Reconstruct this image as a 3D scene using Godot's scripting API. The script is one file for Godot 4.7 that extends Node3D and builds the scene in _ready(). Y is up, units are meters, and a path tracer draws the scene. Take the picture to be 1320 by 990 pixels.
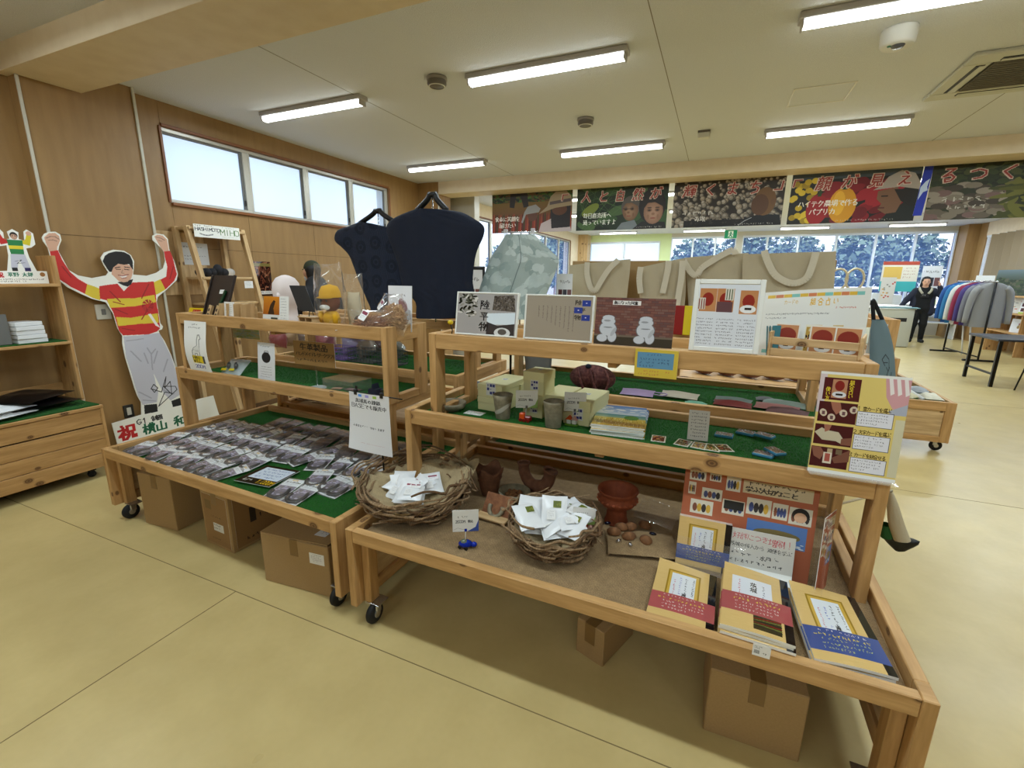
extends Node3D
# A farm-produce shop: stepped timber display stands with souvenirs, seen from standing height.

const EYE := Vector3(0, 1.6, 0)
const FOCAL := 592.0
const CEIL := 3.2
var cam_basis := Basis()
var rng := RandomNumberGenerator.new()
var mats := {}
var meshes := {}
var glyph := {}
var sheet: Image
var skyline := PackedInt32Array()
var cells := {}
var used_names := {}

# ---------------------------------------------------------------- measuring: where a sight line meets a real plane
func ray(p: Vector2) -> Vector3:
	return cam_basis * Vector3((p.x - 660.0) / FOCAL, -(p.y - 495.0) / FOCAL, -1.0)

func on_y(x: float, y: float, h: float) -> Vector3:
	var d := ray(Vector2(x, y))
	return EYE + d * ((h - EYE.y) / d.y)

func on_plane(p: Vector2, o: Vector3, n: Vector3) -> Vector3:
	var d := ray(p)
	return EYE + d * ((o - EYE).dot(n) / d.dot(n))

func on_x(x: float, y: float, v: float) -> Vector3:
	return on_plane(Vector2(x, y), Vector3(v, 0, 0), Vector3(1, 0, 0))

func on_z(x: float, y: float, v: float) -> Vector3:
	return on_plane(Vector2(x, y), Vector3(0, 0, v), Vector3(0, 0, 1))

# ---------------------------------------------------------------- nodes
func thing(called: String, label: String, category: String, at := Vector3.ZERO, turn := 0.0, group := "") -> Node3D:
	var o := Node3D.new()
	o.name = numbered(called)
	o.position = at
	o.rotation.y = turn
	tag(o, label, category, group)
	add_child(o, true)
	return o

func numbered(called: String) -> String:
	var n: int = used_names.get(called, 0)
	used_names[called] = n + 1
	return called if n == 0 else "%s_%03d" % [called, n]

func tag(o: Node3D, label: String, category: String, group := "") -> void:
	o.set_meta("label", label)
	o.set_meta("category", category)
	if group != "":
		o.set_meta("group", group)

func part(parent: Node3D, called: String, mesh: Mesh, m: Material, xf := Transform3D()) -> MeshInstance3D:
	var o := MeshInstance3D.new()
	var used := {}
	for c in parent.get_children():
		used[String(c.name)] = true
	var nm := called
	var k := 0
	while used.has(nm):
		k += 1
		nm = "%s_%03d" % [called, k]
	o.name = nm
	o.mesh = mesh
	o.material_override = m
	o.transform = xf
	o.cast_shadow = GeometryInstance3D.SHADOW_CASTING_SETTING_ON
	parent.add_child(o, true)
	return o

func single(called: String, label: String, category: String, mesh: Mesh, m: Material, xf := Transform3D(), group := "") -> MeshInstance3D:
	var o := MeshInstance3D.new()
	o.name = numbered(called)
	o.mesh = mesh
	o.material_override = m
	o.transform = xf
	tag(o, label, category, group)
	add_child(o, true)
	return o

func struct(called: String, mesh: Mesh, m: Material, xf := Transform3D()) -> MeshInstance3D:
	var o := MeshInstance3D.new()
	o.name = numbered(called)
	o.mesh = mesh
	o.material_override = m
	o.transform = xf
	o.set_meta("kind", "structure")
	add_child(o, true)
	return o

func dup(src: Node3D, label: String, at: Transform3D, base := "") -> Node3D:
	var c: Node3D = src.duplicate()
	c.name = numbered(base if base != "" else String(src.name))
	add_child(c, true)
	c.transform = at
	c.set_meta("label", label)
	return c

func T(x: float, y: float, z: float, turn := 0.0) -> Transform3D:
	return Transform3D(Basis(Vector3.UP, turn), Vector3(x, y, z))

func XF(at: Vector3, e: Vector3) -> Transform3D:
	return Transform3D(Basis.from_euler(e), at)

# ---------------------------------------------------------------- meshes
func quad(st: SurfaceTool, a: Vector3, b: Vector3, c: Vector3, d: Vector3, ua := Vector2.ZERO, ub := Vector2.ZERO, uc := Vector2.ZERO, ud := Vector2.ZERO) -> void:
	# a b c d seen clockwise from the front
	st.set_uv(ua); st.add_vertex(a)
	st.set_uv(ub); st.add_vertex(b)
	st.set_uv(uc); st.add_vertex(c)
	st.set_uv(ua); st.add_vertex(a)
	st.set_uv(uc); st.add_vertex(c)
	st.set_uv(ud); st.add_vertex(d)

func begin(smooth := false) -> SurfaceTool:
	var st := SurfaceTool.new()
	st.begin(Mesh.PRIMITIVE_TRIANGLES)
	st.set_smooth_group(0 if smooth else -1)
	return st

func done(st: SurfaceTool) -> ArrayMesh:
	st.generate_normals()
	return st.commit()

# a chamfered box; the texture runs along its longest side
func bx(st: SurfaceTool, c: Vector3, s: Vector3, r := 0.003, shift := Vector2.ZERO, xf := Transform3D()) -> void:
	var h := s * 0.5
	r = minf(r, minf(h.x, minf(h.y, h.z)) * 0.6)
	var long := 0
	if s.y > s.x and s.y >= s.z: long = 1
	elif s.z > s.x and s.z > s.y: long = 2
	var put := func(p: Vector3, axis: int) -> void:
		var o := [0, 1, 2]
		o.erase(axis)
		if o[1] == long: o.reverse()
		st.set_uv(Vector2(p[o[0]], p[o[1]]) + shift)
		st.add_vertex(xf * (c + p))
	var corner := func(sx: float, sy: float, sz: float, axis: int) -> Vector3:
		var p := Vector3(sx * h.x, sy * h.y, sz * h.z)
		for k in 3:
			if k != axis: p[k] -= signf(p[k]) * r
		return p
	for axis in 3:
		var u := (axis + 1) % 3
		var v := (axis + 2) % 3
		for sg in [-1.0, 1.0]:
			var q := []
			for k in [[-1, -1], [1, -1], [1, 1], [-1, 1]]:
				var e := Vector3.ZERO
				e[axis] = sg; e[u] = k[0]; e[v] = k[1]
				q.append(corner.call(e.x, e.y, e.z, axis))
			if sg > 0: q.reverse()
			for k in [0, 1, 2, 0, 2, 3]: put.call(q[k], axis)
		if r <= 0.0004: continue
		# the four edges that run along this axis
		for su in [-1.0, 1.0]:
			for sv in [-1.0, 1.0]:
				var lo := Vector3.ZERO
				lo[axis] = -1; lo[u] = su; lo[v] = sv
				var hi := lo
				hi[axis] = 1
				var a0: Vector3 = corner.call(lo.x, lo.y, lo.z, u)
				var a1: Vector3 = corner.call(hi.x, hi.y, hi.z, u)
				var b0: Vector3 = corner.call(lo.x, lo.y, lo.z, v)
				var b1: Vector3 = corner.call(hi.x, hi.y, hi.z, v)
				var q := [a0, b0, b1, a1]
				if su * sv > 0: q.reverse()
				for k in [0, 1, 2, 0, 2, 3]: put.call(q[k], u)
	if r > 0.0004:
		for sx in [-1.0, 1.0]:
			for sy in [-1.0, 1.0]:
				for sz in [-1.0, 1.0]:
					var t := [corner.call(sx, sy, sz, 0), corner.call(sx, sy, sz, 1), corner.call(sx, sy, sz, 2)]
					if sx * sy * sz > 0: t.reverse()
					for k in 3: put.call(t[k], 0)

func box(s: Vector3, r := 0.003, shift := Vector2.ZERO) -> ArrayMesh:
	var key := "%s %s %s" % [s, r, shift]
	if not meshes.has(key):
		var st := begin()
		bx(st, Vector3.ZERO, s, r, shift)
		meshes[key] = done(st)
	return meshes[key]

# a wooden board: every one starts elsewhere in the grain
func board(s: Vector3) -> ArrayMesh:
	return box(s, 0.003, Vector2(rng.randi_range(0, 12) * 0.37, rng.randi_range(0, 9) * 0.113))

# a solid of revolution from (radius, height) pairs
func lathe(pts: Array, n := 24, smooth := true, wob := 0.0) -> ArrayMesh:
	var st := begin(smooth)
	var m := pts.size()
	var ring := func(i: int, k: int) -> Vector3:
		var a := TAU * (k % n) / n
		var w := 1.0 + wob * sin(a * 3.0 + i * 0.7)
		return Vector3(pts[i].x * w * cos(a), pts[i].y, pts[i].x * w * sin(a))
	for i in m - 1:
		for k in n:
			var a: Vector3 = ring.call(i, k)
			var b: Vector3 = ring.call(i, k + 1)
			var c: Vector3 = ring.call(i + 1, k + 1)
			var d: Vector3 = ring.call(i + 1, k)
			quad(st, a, b, c, d, Vector2(float(k) / n, pts[i].y * 4), Vector2((k + 1.0) / n, pts[i].y * 4), Vector2((k + 1.0) / n, pts[i + 1].y * 4), Vector2(float(k) / n, pts[i + 1].y * 4))
	st.index()
	return done(st)

# a tube through points, with a radius at each (or one radius)
func tube(st: SurfaceTool, pts: Array, rad, n := 7, caps := true) -> void:
	var m := pts.size()
	var frames := []
	var up := Vector3(0.31, 0.93, 0.17)
	for i in m:
		var d: Vector3 = (pts[mini(i + 1, m - 1)] - pts[maxi(i - 1, 0)]).normalized()
		if absf(d.dot(up)) > 0.95: up = Vector3(0.9, 0.1, 0.4)
		var s := d.cross(up).normalized()
		var w := s.cross(d).normalized()
		up = w
		frames.append([s, w])
	var at := func(i: int, k: int) -> Vector3:
		var a := TAU * (k % n) / n
		var r: float = rad[i] if rad is Array else rad
		return pts[i] + (frames[i][0] * cos(a) + frames[i][1] * sin(a)) * r
	var run := 0.0
	for i in m - 1:
		var nx: float = run + (pts[i + 1] - pts[i]).length()
		for k in n:
			quad(st, at.call(i, k), at.call(i, k + 1), at.call(i + 1, k + 1), at.call(i + 1, k), Vector2(run, float(k) / n * .1), Vector2(run, (k + 1.0) / n * .1), Vector2(nx, (k + 1.0) / n * .1), Vector2(nx, float(k) / n * .1))
		run = nx
	if caps:
		for k in n:
			st.add_vertex(pts[0]); st.add_vertex(at.call(0, k + 1)); st.add_vertex(at.call(0, k))
			st.add_vertex(pts[m - 1]); st.add_vertex(at.call(m - 1, k)); st.add_vertex(at.call(m - 1, k + 1))

func tube_mesh(pts: Array, rad, n := 7) -> ArrayMesh:
	var st := begin(true)
	tube(st, pts, rad, n)
	return done(st)

# a smooth curve through points
func curve(pts: Array, steps := 6) -> Array:
	var out := []
	for i in pts.size() - 1:
		var p0: Vector3 = pts[maxi(i - 1, 0)]
		var p1: Vector3 = pts[i]
		var p2: Vector3 = pts[i + 1]
		var p3: Vector3 = pts[mini(i + 2, pts.size() - 1)]
		for k in steps:
			out.append(p1.cubic_interpolate(p2, p0, p3, float(k) / steps))
	out.append(pts[-1])
	return out

# a thin flat sheet standing on y = 0, centred on x, print towards +z; bend(u, v) gives an offset
func sheet_mesh(w: float, h: float, cell: Rect2, t := 0.001, nx := 1, ny := 1, bend = null, back := Rect2()) -> ArrayMesh:
	var st := begin(nx > 1 or ny > 1)
	var bk: Rect2 = back if back.size.x > 0 else cells["white"]
	var p := func(i: int, j: int, z: float) -> Vector3:
		var u := float(i) / nx
		var v := float(j) / ny
		var q := Vector3((u - 0.5) * w, v * h, z)
		return q + (bend.call(u, v) if bend != null else Vector3.ZERO)
	var uv := func(i: int, j: int, r: Rect2) -> Vector2:
		return Vector2(r.position.x + r.size.x * i / nx, r.position.y + r.size.y * (1.0 - float(j) / ny))
	for i in nx:
		for j in ny:
			quad(st, p.call(i, j, t), p.call(i, j + 1, t), p.call(i + 1, j + 1, t), p.call(i + 1, j, t), uv.call(i, j, cell), uv.call(i, j + 1, cell), uv.call(i + 1, j + 1, cell), uv.call(i + 1, j, cell))
	st.set_smooth_group(1 if nx > 1 or ny > 1 else -1)
	for i in nx:
		for j in ny:
			quad(st, p.call(i + 1, j, 0.0), p.call(i + 1, j + 1, 0.0), p.call(i, j + 1, 0.0), p.call(i, j, 0.0), uv.call(nx - i - 1, j, bk), uv.call(nx - i - 1, j + 1, bk), uv.call(nx - i, j + 1, bk), uv.call(nx - i, j, bk))
	st.set_smooth_group(-1)
	var e: Vector2 = bk.get_center()
	for i in nx:
		quad(st, p.call(i, 0, 0.0), p.call(i, 0, t), p.call(i + 1, 0, t), p.call(i + 1, 0, 0.0), e, e, e, e)
		quad(st, p.call(i, ny, t), p.call(i, ny, 0.0), p.call(i + 1, ny, 0.0), p.call(i + 1, ny, t), e, e, e, e)
	for j in ny:
		quad(st, p.call(0, j, 0.0), p.call(0, j + 1, 0.0), p.call(0, j + 1, t), p.call(0, j, t), e, e, e, e)
		quad(st, p.call(nx, j, t), p.call(nx, j + 1, t), p.call(nx, j + 1, 0.0), p.call(nx, j, 0.0), e, e, e, e)
	return done(st)

# a closed outline (x, y) extruded along z; the front takes its print from uv(point)
func cutout(poly: PackedVector2Array, t: float, uv = null) -> ArrayMesh:
	var st := begin()
	var tri := Geometry2D.triangulate_polygon(poly)
	var e: Vector2 = cells["white"].get_center() if cells.has("white") else Vector2.ZERO
	for k in range(0, tri.size(), 3):
		var q := [poly[tri[k]], poly[tri[k + 1]], poly[tri[k + 2]]]
		if (q[1] - q[0]).cross(q[2] - q[0]) > 0: q.reverse()
		for v in q:
			st.set_uv(uv.call(v) if uv != null else v)
			st.add_vertex(Vector3(v.x, v.y, t))
		q.reverse()
		for v in q:
			st.set_uv(e if uv != null else v)
			st.add_vertex(Vector3(v.x, v.y, 0))
	var cw := Geometry2D.is_polygon_clockwise(poly)
	for k in poly.size():
		var a := poly[k]
		var b := poly[(k + 1) % poly.size()]
		if cw:
			var s := a
			a = b
			b = s
		if uv != null:
			quad(st, Vector3(b.x, b.y, 0), Vector3(a.x, a.y, 0), Vector3(a.x, a.y, t), Vector3(b.x, b.y, t), e, e, e, e)
		else:
			quad(st, Vector3(b.x, b.y, 0), Vector3(a.x, a.y, 0), Vector3(a.x, a.y, t), Vector3(b.x, b.y, t), b, a, a, b)
	return done(st)

func ball(r: float, n := 16) -> ArrayMesh:
	var s := SphereMesh.new()
	s.radius = r
	s.height = 2 * r
	s.radial_segments = n
	s.rings = n / 2
	return to_array(s)

func to_array(m: Mesh) -> ArrayMesh:
	var a := ArrayMesh.new()
	a.add_surface_from_arrays(Mesh.PRIMITIVE_TRIANGLES, m.surface_get_arrays(0))
	return a

func blob(size: Vector3, n := 14) -> ArrayMesh:
	var s := SphereMesh.new()
	s.radius = 0.5
	s.height = 1.0
	s.radial_segments = n
	s.rings = n / 2
	var st := SurfaceTool.new()
	st.begin(Mesh.PRIMITIVE_TRIANGLES)
	st.append_from(s, 0, Transform3D(Basis.from_scale(size), Vector3.ZERO))
	return st.commit()

func cyl(r0: float, r1: float, h: float, n := 16) -> ArrayMesh:
	return lathe([Vector2(0.0001, h), Vector2(r1 - .0005, h), Vector2(r1, h - .0005), Vector2(r0, 0.0005), Vector2(r0 - .0005, 0), Vector2(0.0001, 0)], n, false)

# ---------------------------------------------------------------- materials
func mat(called: String, c: Color, rough := 0.7, metal := 0.0) -> StandardMaterial3D:
	if not mats.has(called):
		var m := StandardMaterial3D.new()
		m.resource_name = called
		m.albedo_color = c
		m.roughness = rough
		m.metallic = metal
		mats[called] = m
	return mats[called]

func grey_noise(w: int, h: int, freq: float, sd: int, oct := 4) -> Image:
	var n := FastNoiseLite.new()
	n.seed = sd
	n.noise_type = FastNoiseLite.TYPE_SIMPLEX_SMOOTH
	n.frequency = freq
	n.fractal_octaves = oct
	return n.get_seamless_image(w, h)

func ramp_image(src: Image, lo: Color, hi: Color, fine: Image = null, amount := 0.0) -> Image:
	var w := src.get_width()
	var h := src.get_height()
	var out := Image.create(w, h, false, Image.FORMAT_RGB8)
	for y in h:
		for x in w:
			var v := src.get_pixel(x, y).r
			if fine: v = clampf(v + (fine.get_pixel(x, y).r - 0.5) * amount, 0, 1)
			out.set_pixel(x, y, lo.lerp(hi, v))
	return out

func textured(called: String, im: Image, rough: float, scale: Vector2, bump: Image = null, bump_by := 1.0) -> StandardMaterial3D:
	var m := mat(called, Color.WHITE, rough)
	m.albedo_texture = ImageTexture.create_from_image(im)
	m.uv1_scale = Vector3(scale.x, scale.y, 1)
	if bump:
		var b: Image = bump.duplicate()
		b.convert(Image.FORMAT_RGBA8)
		b.bump_map_to_normal_map(bump_by)
		m.normal_enabled = true
		m.normal_texture = ImageTexture.create_from_image(b)
	return m

func tri(m: StandardMaterial3D, s: float, world := true) -> StandardMaterial3D:
	m.uv1_triplanar = true
	m.uv1_world_triplanar = world
	m.uv1_scale = Vector3.ONE * s
	return m

func make_materials() -> void:
	# pine: long grain, a few knots
	for kind in [["pine", Color(.65, .49, .285), Color(.80, .635, .42), 11], ["pale_pine", Color(.70, .57, .39), Color(.84, .72, .54), 23]]:
		var g := grey_noise(64, 256, 0.035, kind[3], 4)
		g.resize(768, 256, Image.INTERPOLATE_CUBIC)
		var f := grey_noise(96, 256, 0.16, kind[3] + 1, 3)
		f.resize(768, 256, Image.INTERPOLATE_CUBIC)
		var im := ramp_image(g, kind[1], kind[2], f, 0.35)
		rng.seed = kind[3]
		for k in 7:
			var c := Vector2(rng.randf() * 768, rng.randf() * 256)
			var r := rng.randf_range(4, 9)
			for y in range(int(-r * 2), int(r * 2)):
				for x in range(int(-r * 2.6), int(r * 2.6)):
					var d := Vector2(x * 0.7, y).length() / r
					if d < 1.6:
						var px := posmod(int(c.x) + x, 768)
						var py := posmod(int(c.y) + y, 256)
						var a := clampf(1.6 - d, 0, 0.8) * (0.75 + 0.25 * sin(d * 9.0))
						im.set_pixel(px, py, im.get_pixel(px, py).lerp(Color(.24, .13, .05), a))
		textured(kind[0], im, 0.55, Vector2(0.7, 2.2))
	var sn := grey_noise(256, 256, 0.02, 3, 4)
	var sf := grey_noise(256, 256, 0.2, 4, 2)
	var col := grey_noise(256, 32, 0.05, 5, 4)
	col.resize(256, 256, Image.INTERPOLATE_CUBIC)
	tri(textured("panel", ramp_image(col, Color(.57, .44, .265), Color(.625, .49, .30), sf, 0.15), 0.5, Vector2.ONE), 0.9)
	tri(textured("beam_paint", ramp_image(sn, Color(.86, .79, .67), Color(.90, .84, .73), sf, 0.2), 0.6, Vector2.ONE), 0.8)
	var fl := textured("vinyl", ramp_image(sn, Color(.72, .638, .428), Color(.775, .693, .478), sf, 0.25), 0.33, Vector2.ONE)
	tri(fl, 0.5)
	var fr := grey_noise(256, 256, 0.03, 31, 3)
	fl.roughness_texture = ImageTexture.create_from_image(ramp_image(fr, Color(.75, .75, .75), Color(1, 1, 1)))
	fl.roughness = 0.36
	var cn := textured("ceiling_board", ramp_image(sf, Color(.81, .82, .835), Color(.88, .89, .905)), 0.9, Vector2.ONE, sf, 2.0)
	tri(cn, 2.5)
	# artificial turf
	var tf := grey_noise(256, 256, 0.35, 7, 2)
	tri(textured("turf", ramp_image(tf, Color(.03, .22, .02), Color(.11, .46, .08)), 0.95, Vector2.ONE, tf, 8.0), 6.0)
	# burlap weave
	var bu := Image.create(256, 256, false, Image.FORMAT_RGB8)
	var bh := Image.create(256, 256, false, Image.FORMAT_RGB8)
	for y in 256:
		for x in 256:
			var a := sin(x * TAU / 8.0)
			var b := sin(y * TAU / 8.0)
			var over := (int(x / 8) + int(y / 8)) % 2 == 0
			var v := clampf(0.5 + 0.3 * (absf(a) if over else absf(b)) - 0.25 + (sf.get_pixel(x, y).r - .5) * 0.7 + (sn.get_pixel(x, y).r - .5) * 0.3, 0, 1)
			bu.set_pixel(x, y, Color(.44, .35, .23).lerp(Color(.76, .64, .47), v))
			bh.set_pixel(x, y, Color(v, v, v))
	tri(textured("burlap", bu, 0.95, Vector2.ONE, bh, 4.0), 4.0, false)
	tri(textured("burlap_lit", ramp_image(bu, Color(.16, .12, .06), Color(1.0, .90, .70)), 0.95, Vector2.ONE, bh, 4.0), 4.0, false)  # paler copy of the burlap: light on the basket lining put into its colour
	tri(textured("card", ramp_image(sf, Color(.62, .50, .33), Color(.66, .54, .36)), 0.8, Vector2.ONE), 2.0)
	tri(textured("canvas", ramp_image(sf, Color(.70, .65, .54), Color(.80, .75, .64)), 0.95, Vector2.ONE, sf, 3.0), 7.0, false)  # toned down for the backlit tote bodies, their shade is in the colour
	tri(textured("canvas_lit_strap", ramp_image(sf, Color(.80, .76, .67), Color(.90, .87, .79)), 0.95, Vector2.ONE, sf, 3.0), 7.0, false)  # same canvas, paler: the light on the tote handles is in the colour
	tri(textured("terracotta", ramp_image(sn, Color(.44, .27, .17), Color(.60, .40, .26), sf, .5), 0.85, Vector2.ONE, sf, 3.0), 5.0, false)
	tri(textured("terracotta_brown", ramp_image(sn, Color(.38, .24, .16), Color(.54, .36, .25), sf, .5), 0.85, Vector2.ONE, sf, 3.0), 5.0, false)
	tri(textured("red_clay", ramp_image(sn, Color(.47, .22, .11), Color(.64, .32, .18), sf, .4), 0.7, Vector2.ONE, sf, 2.0), 5.0, false)
	tri(textured("pebble_brown", ramp_image(sn, Color(.40, .26, .15), Color(.56, .38, .22), sf, .4), 0.8, Vector2.ONE), 9.0, false)
	tri(textured("stoneware", ramp_image(sn, Color(.42, .39, .31), Color(.60, .56, .46), sf, .6), 0.6, Vector2.ONE, sf, 2.0), 6.0, false)
	tri(textured("bark", ramp_image(col, Color(.42, .33, .22), Color(.70, .58, .44), sf, .8), 0.9, Vector2.ONE, sf, 5.0), 8.0, false)
	tri(textured("navy", ramp_image(sf, Color(.055, .08, .145), Color(.09, .125, .205)), 0.95, Vector2.ONE, sf, 3.0), 5.0, false)
	tri(textured("leaves", ramp_image(sf, Color(.16, .24, .22), Color(.40, .50, .46)), 0.9, Vector2.ONE, sf, 3.0), 1.5, false)
	var st := textured("straw", ramp_image(col, Color(.40, .26, .13), Color(.78, .58, .36), sf, .8), 0.85, Vector2(3, 3))
	st.resource_name = "straw"
	for q in [["straw_red", Color(.50, .33, .22), Color(.80, .58, .42)], ["straw_pale", Color(.60, .44, .28), Color(.88, .72, .52)]]:
		tri(textured(q[0], ramp_image(sf, q[1], q[2]), .85, Vector2.ONE), 12.0, false)
	# woven rings on navy cloth
	var np := Image.create(128, 128, false, Image.FORMAT_RGB8)
	for y in 128:
		for x in 128:
			var d := Vector2(x % 64 - 32, y % 64 - 32 + (10 if x > 64 else -4)).length()
			var ring := absf(d - 17.0) < 5.5 or d < 6.0
			np.set_pixel(x, y, Color(.085, .11, .175) if ring else (Color(.14, .175, .25) if (x / 4 + y / 16) % 2 == 0 else Color(.115, .145, .215)))
	tri(textured("navy_pattern", np, .95, Vector2.ONE, sf, 2.0), 3.4, false)
	var pw := grey_noise(128, 128, .06, 17, 2)
	tri(textured("patchwork_cloth", ramp_image(pw, Color(.20, .05, .06), Color(.50, .32, .28), sf, .5), .9, Vector2.ONE), 5.0, false)
	mat("shirt_white", Color(.86, .87, .88), .8)
	mat("black_film", Color(.04, .03, .03), .28)
	mat("knit_grey", Color(.11, .11, .13), .95)
	mat("milky_white", Color(.84, .86, .88), .7)
	mat("dark_wood_panel", Color(.10, .07, .04), .8)
	mat("white", Color(.86, .86, .84), 0.5)
	mat("black", Color(.02, .02, .022), 0.5)
	mat("black_metal", Color(.03, .03, .035), 0.35, 0.3)
	mat("chrome", Color(.75, .75, .76), 0.25, 0.9)
	mat("trim_white", Color(.78, .76, .70), 0.4)
	mat("alu", Color(.78, .77, .73), 0.4, 0.4)
	mat("dark_alu", Color(.20, .19, .17), 0.5, 0.3)
	mat("rubber", Color(.02, .02, .02), 0.7)
	mat("cream_card", Color(.86, .84, .64), 0.7)
	mat("grey_plastic", Color(.42, .42, .41), 0.5)
	var film := mat("film", Color(1, 1, 1, 0.035), 0.08)
	film.transparency = BaseMaterial3D.TRANSPARENCY_ALPHA
	var slv := mat("sleeve", Color(.92, .94, .96, 0.05), 0.12)
	slv.transparency = BaseMaterial3D.TRANSPARENCY_ALPHA
	var acr := mat("acrylic", Color(1, 1, 1, 0.025), 0.05)
	acr.transparency = BaseMaterial3D.TRANSPARENCY_ALPHA
	var milk := mat("milky", Color(.93, .95, .96, 0.32), 0.35)
	milk.transparency = BaseMaterial3D.TRANSPARENCY_ALPHA
	var fro := mat("frosted", Color(.86, .93, .97, 0.45), 0.5)
	fro.transparency = BaseMaterial3D.TRANSPARENCY_ALPHA
	fro.backlight_enabled = true
	fro.backlight = Color(.9, .95, 1.0)
	var tint := mat("blue_pane", Color(.50, .62, .85, 0.16), 0.4)  # pale blue tint in the panes colours the view outside
	tint.transparency = BaseMaterial3D.TRANSPARENCY_ALPHA
	tint.backlight_enabled = true
	tint.backlight = Color(.5, .65, .9)
	var gl := mat("pane", Color(1, 1, 1, 0.05), 0.02)
	gl.transparency = BaseMaterial3D.TRANSPARENCY_ALPHA
	var lamp := mat("lamp_glow", Color(1, 1, 1), 0.5)
	lamp.emission_enabled = true
	lamp.emission = Color(.97, 1.0, .98)
	lamp.emission_energy_multiplier = 6.0
	for m in [["print", 0.6], ["gloss_print", 0.07]]:
		var pm := mat(m[0], Color.WHITE, m[1])
		pm.albedo_texture = ImageTexture.create_from_image(sheet)
		pm.texture_filter = BaseMaterial3D.TEXTURE_FILTER_LINEAR_WITH_MIPMAPS
		pm.texture_repeat = false
	mats["brown_print"] = mats["print"].duplicate()  # browner, darker copy of the print for the rear packet cards
	mats["brown_print"].albedo_color = Color(.52, .42, .36)
	mats["gloss_print"].clearcoat_enabled = true
	mats["gloss_print"].clearcoat = 0.6
	mats["gloss_print"].clearcoat_roughness = 0.04

# ---------------------------------------------------------------- the printed matter, all on one sheet of paper
var pen_rect := Rect2i()      # where on the sheet the current print lies
var pen_px := Vector2.ONE     # its size in pixels

func cell(called: String, w: int, h: int, ground: Color) -> void:
	# the lowest place on the sheet that is wide enough
	if skyline.is_empty(): skyline.resize(256)
	var n := (w + 11) / 8
	var best := 0
	var low := 99999
	for x in 257 - n:
		var top := 0
		for k in n: top = maxi(top, skyline[x + k])
		if top < low:
			low = top
			best = x
	for k in n: skyline[best + k] = low + h + 4
	if low + h > 2044: print("sheet full: ", called)
	var sx := best * 8 + 2
	var sy := low + 2
	pen_rect = Rect2i(sx, sy, w, h)
	pen_px = Vector2(w, h)
	sheet.fill_rect(pen_rect.grow(1), ground)
	cells[called] = Rect2((sx + 0.5) / 2048.0, (sy + 0.5) / 2048.0, (w - 1) / 2048.0, (h - 1) / 2048.0)

func fill(x: float, y: float, w: float, h: float, c: Color) -> void:
	var r := Rect2i(pen_rect.position + Vector2i(roundi(x * pen_px.x), roundi(y * pen_px.y)), Vector2i(maxi(1, roundi(w * pen_px.x)), maxi(1, roundi(h * pen_px.y))))
	sheet.fill_rect(r.intersection(pen_rect), c)

func fade(x: float, y: float, w: float, h: float, a: Color, b: Color) -> void:
	for k in 24:
		fill(x, y + h * k / 24.0, w, h / 24.0 + 0.5 / pen_px.y, a.lerp(b, k / 23.0))

func poly(pts: Array, c: Color) -> void:
	var q := []
	var lo := INF
	var hi := -INF
	for p in pts:
		var v := Vector2(p[0], p[1]) * pen_px if p is Array else Vector2(p) * pen_px
		q.append(v)
		lo = minf(lo, v.y)
		hi = maxf(hi, v.y)
	for y in range(maxi(0, int(lo)), mini(int(pen_px.y) - 1, int(hi)) + 1):
		var xs := []
		for k in q.size():
			var a: Vector2 = q[k]
			var b: Vector2 = q[(k + 1) % q.size()]
			if (a.y <= y + 0.5) != (b.y <= y + 0.5):
				xs.append(a.x + (b.x - a.x) * (y + 0.5 - a.y) / (b.y - a.y))
		xs.sort()
		for k in range(0, xs.size() - 1, 2):
			var r := Rect2i(pen_rect.position + Vector2i(roundi(xs[k]), y), Vector2i(maxi(0, roundi(xs[k + 1]) - roundi(xs[k])), 1))
			sheet.fill_rect(r.intersection(pen_rect), c)

func oval(x: float, y: float, rx: float, ry: float, c: Color, turn := 0.0) -> void:
	var pts := []
	for k in 20:
		var e := Vector2(cos(TAU * k / 20.0) * rx, sin(TAU * k / 20.0) * ry).rotated(turn)
		pts.append(Vector2(x + e.x, y + e.y))
	poly(pts, c)

# a stroke in pixels of the print
func stroke(pts: Array, t: float, c: Color) -> void:
	for k in pts.size() - 1:
		var a: Vector2 = pts[k]
		var b: Vector2 = pts[k + 1]
		var n := maxi(1, int((b - a).length() / maxf(0.5, t * 0.4)))
		for i in n + 1:
			var p := a.lerp(b, float(i) / n)
			var r := Rect2i(pen_rect.position + Vector2i(roundi(p.x - t * 0.5), roundi(p.y - t * 0.4)), Vector2i(maxi(1, roundi(t)), maxi(1, roundi(t * 0.8))))
			sheet.fill_rect(r.intersection(pen_rect), c)

func line(pts: Array, t: float, c: Color) -> void:
	var q := []
	for p in pts: q.append((Vector2(p[0], p[1]) if p is Array else Vector2(p)) * pen_px)
	stroke(q, t, c)

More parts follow.
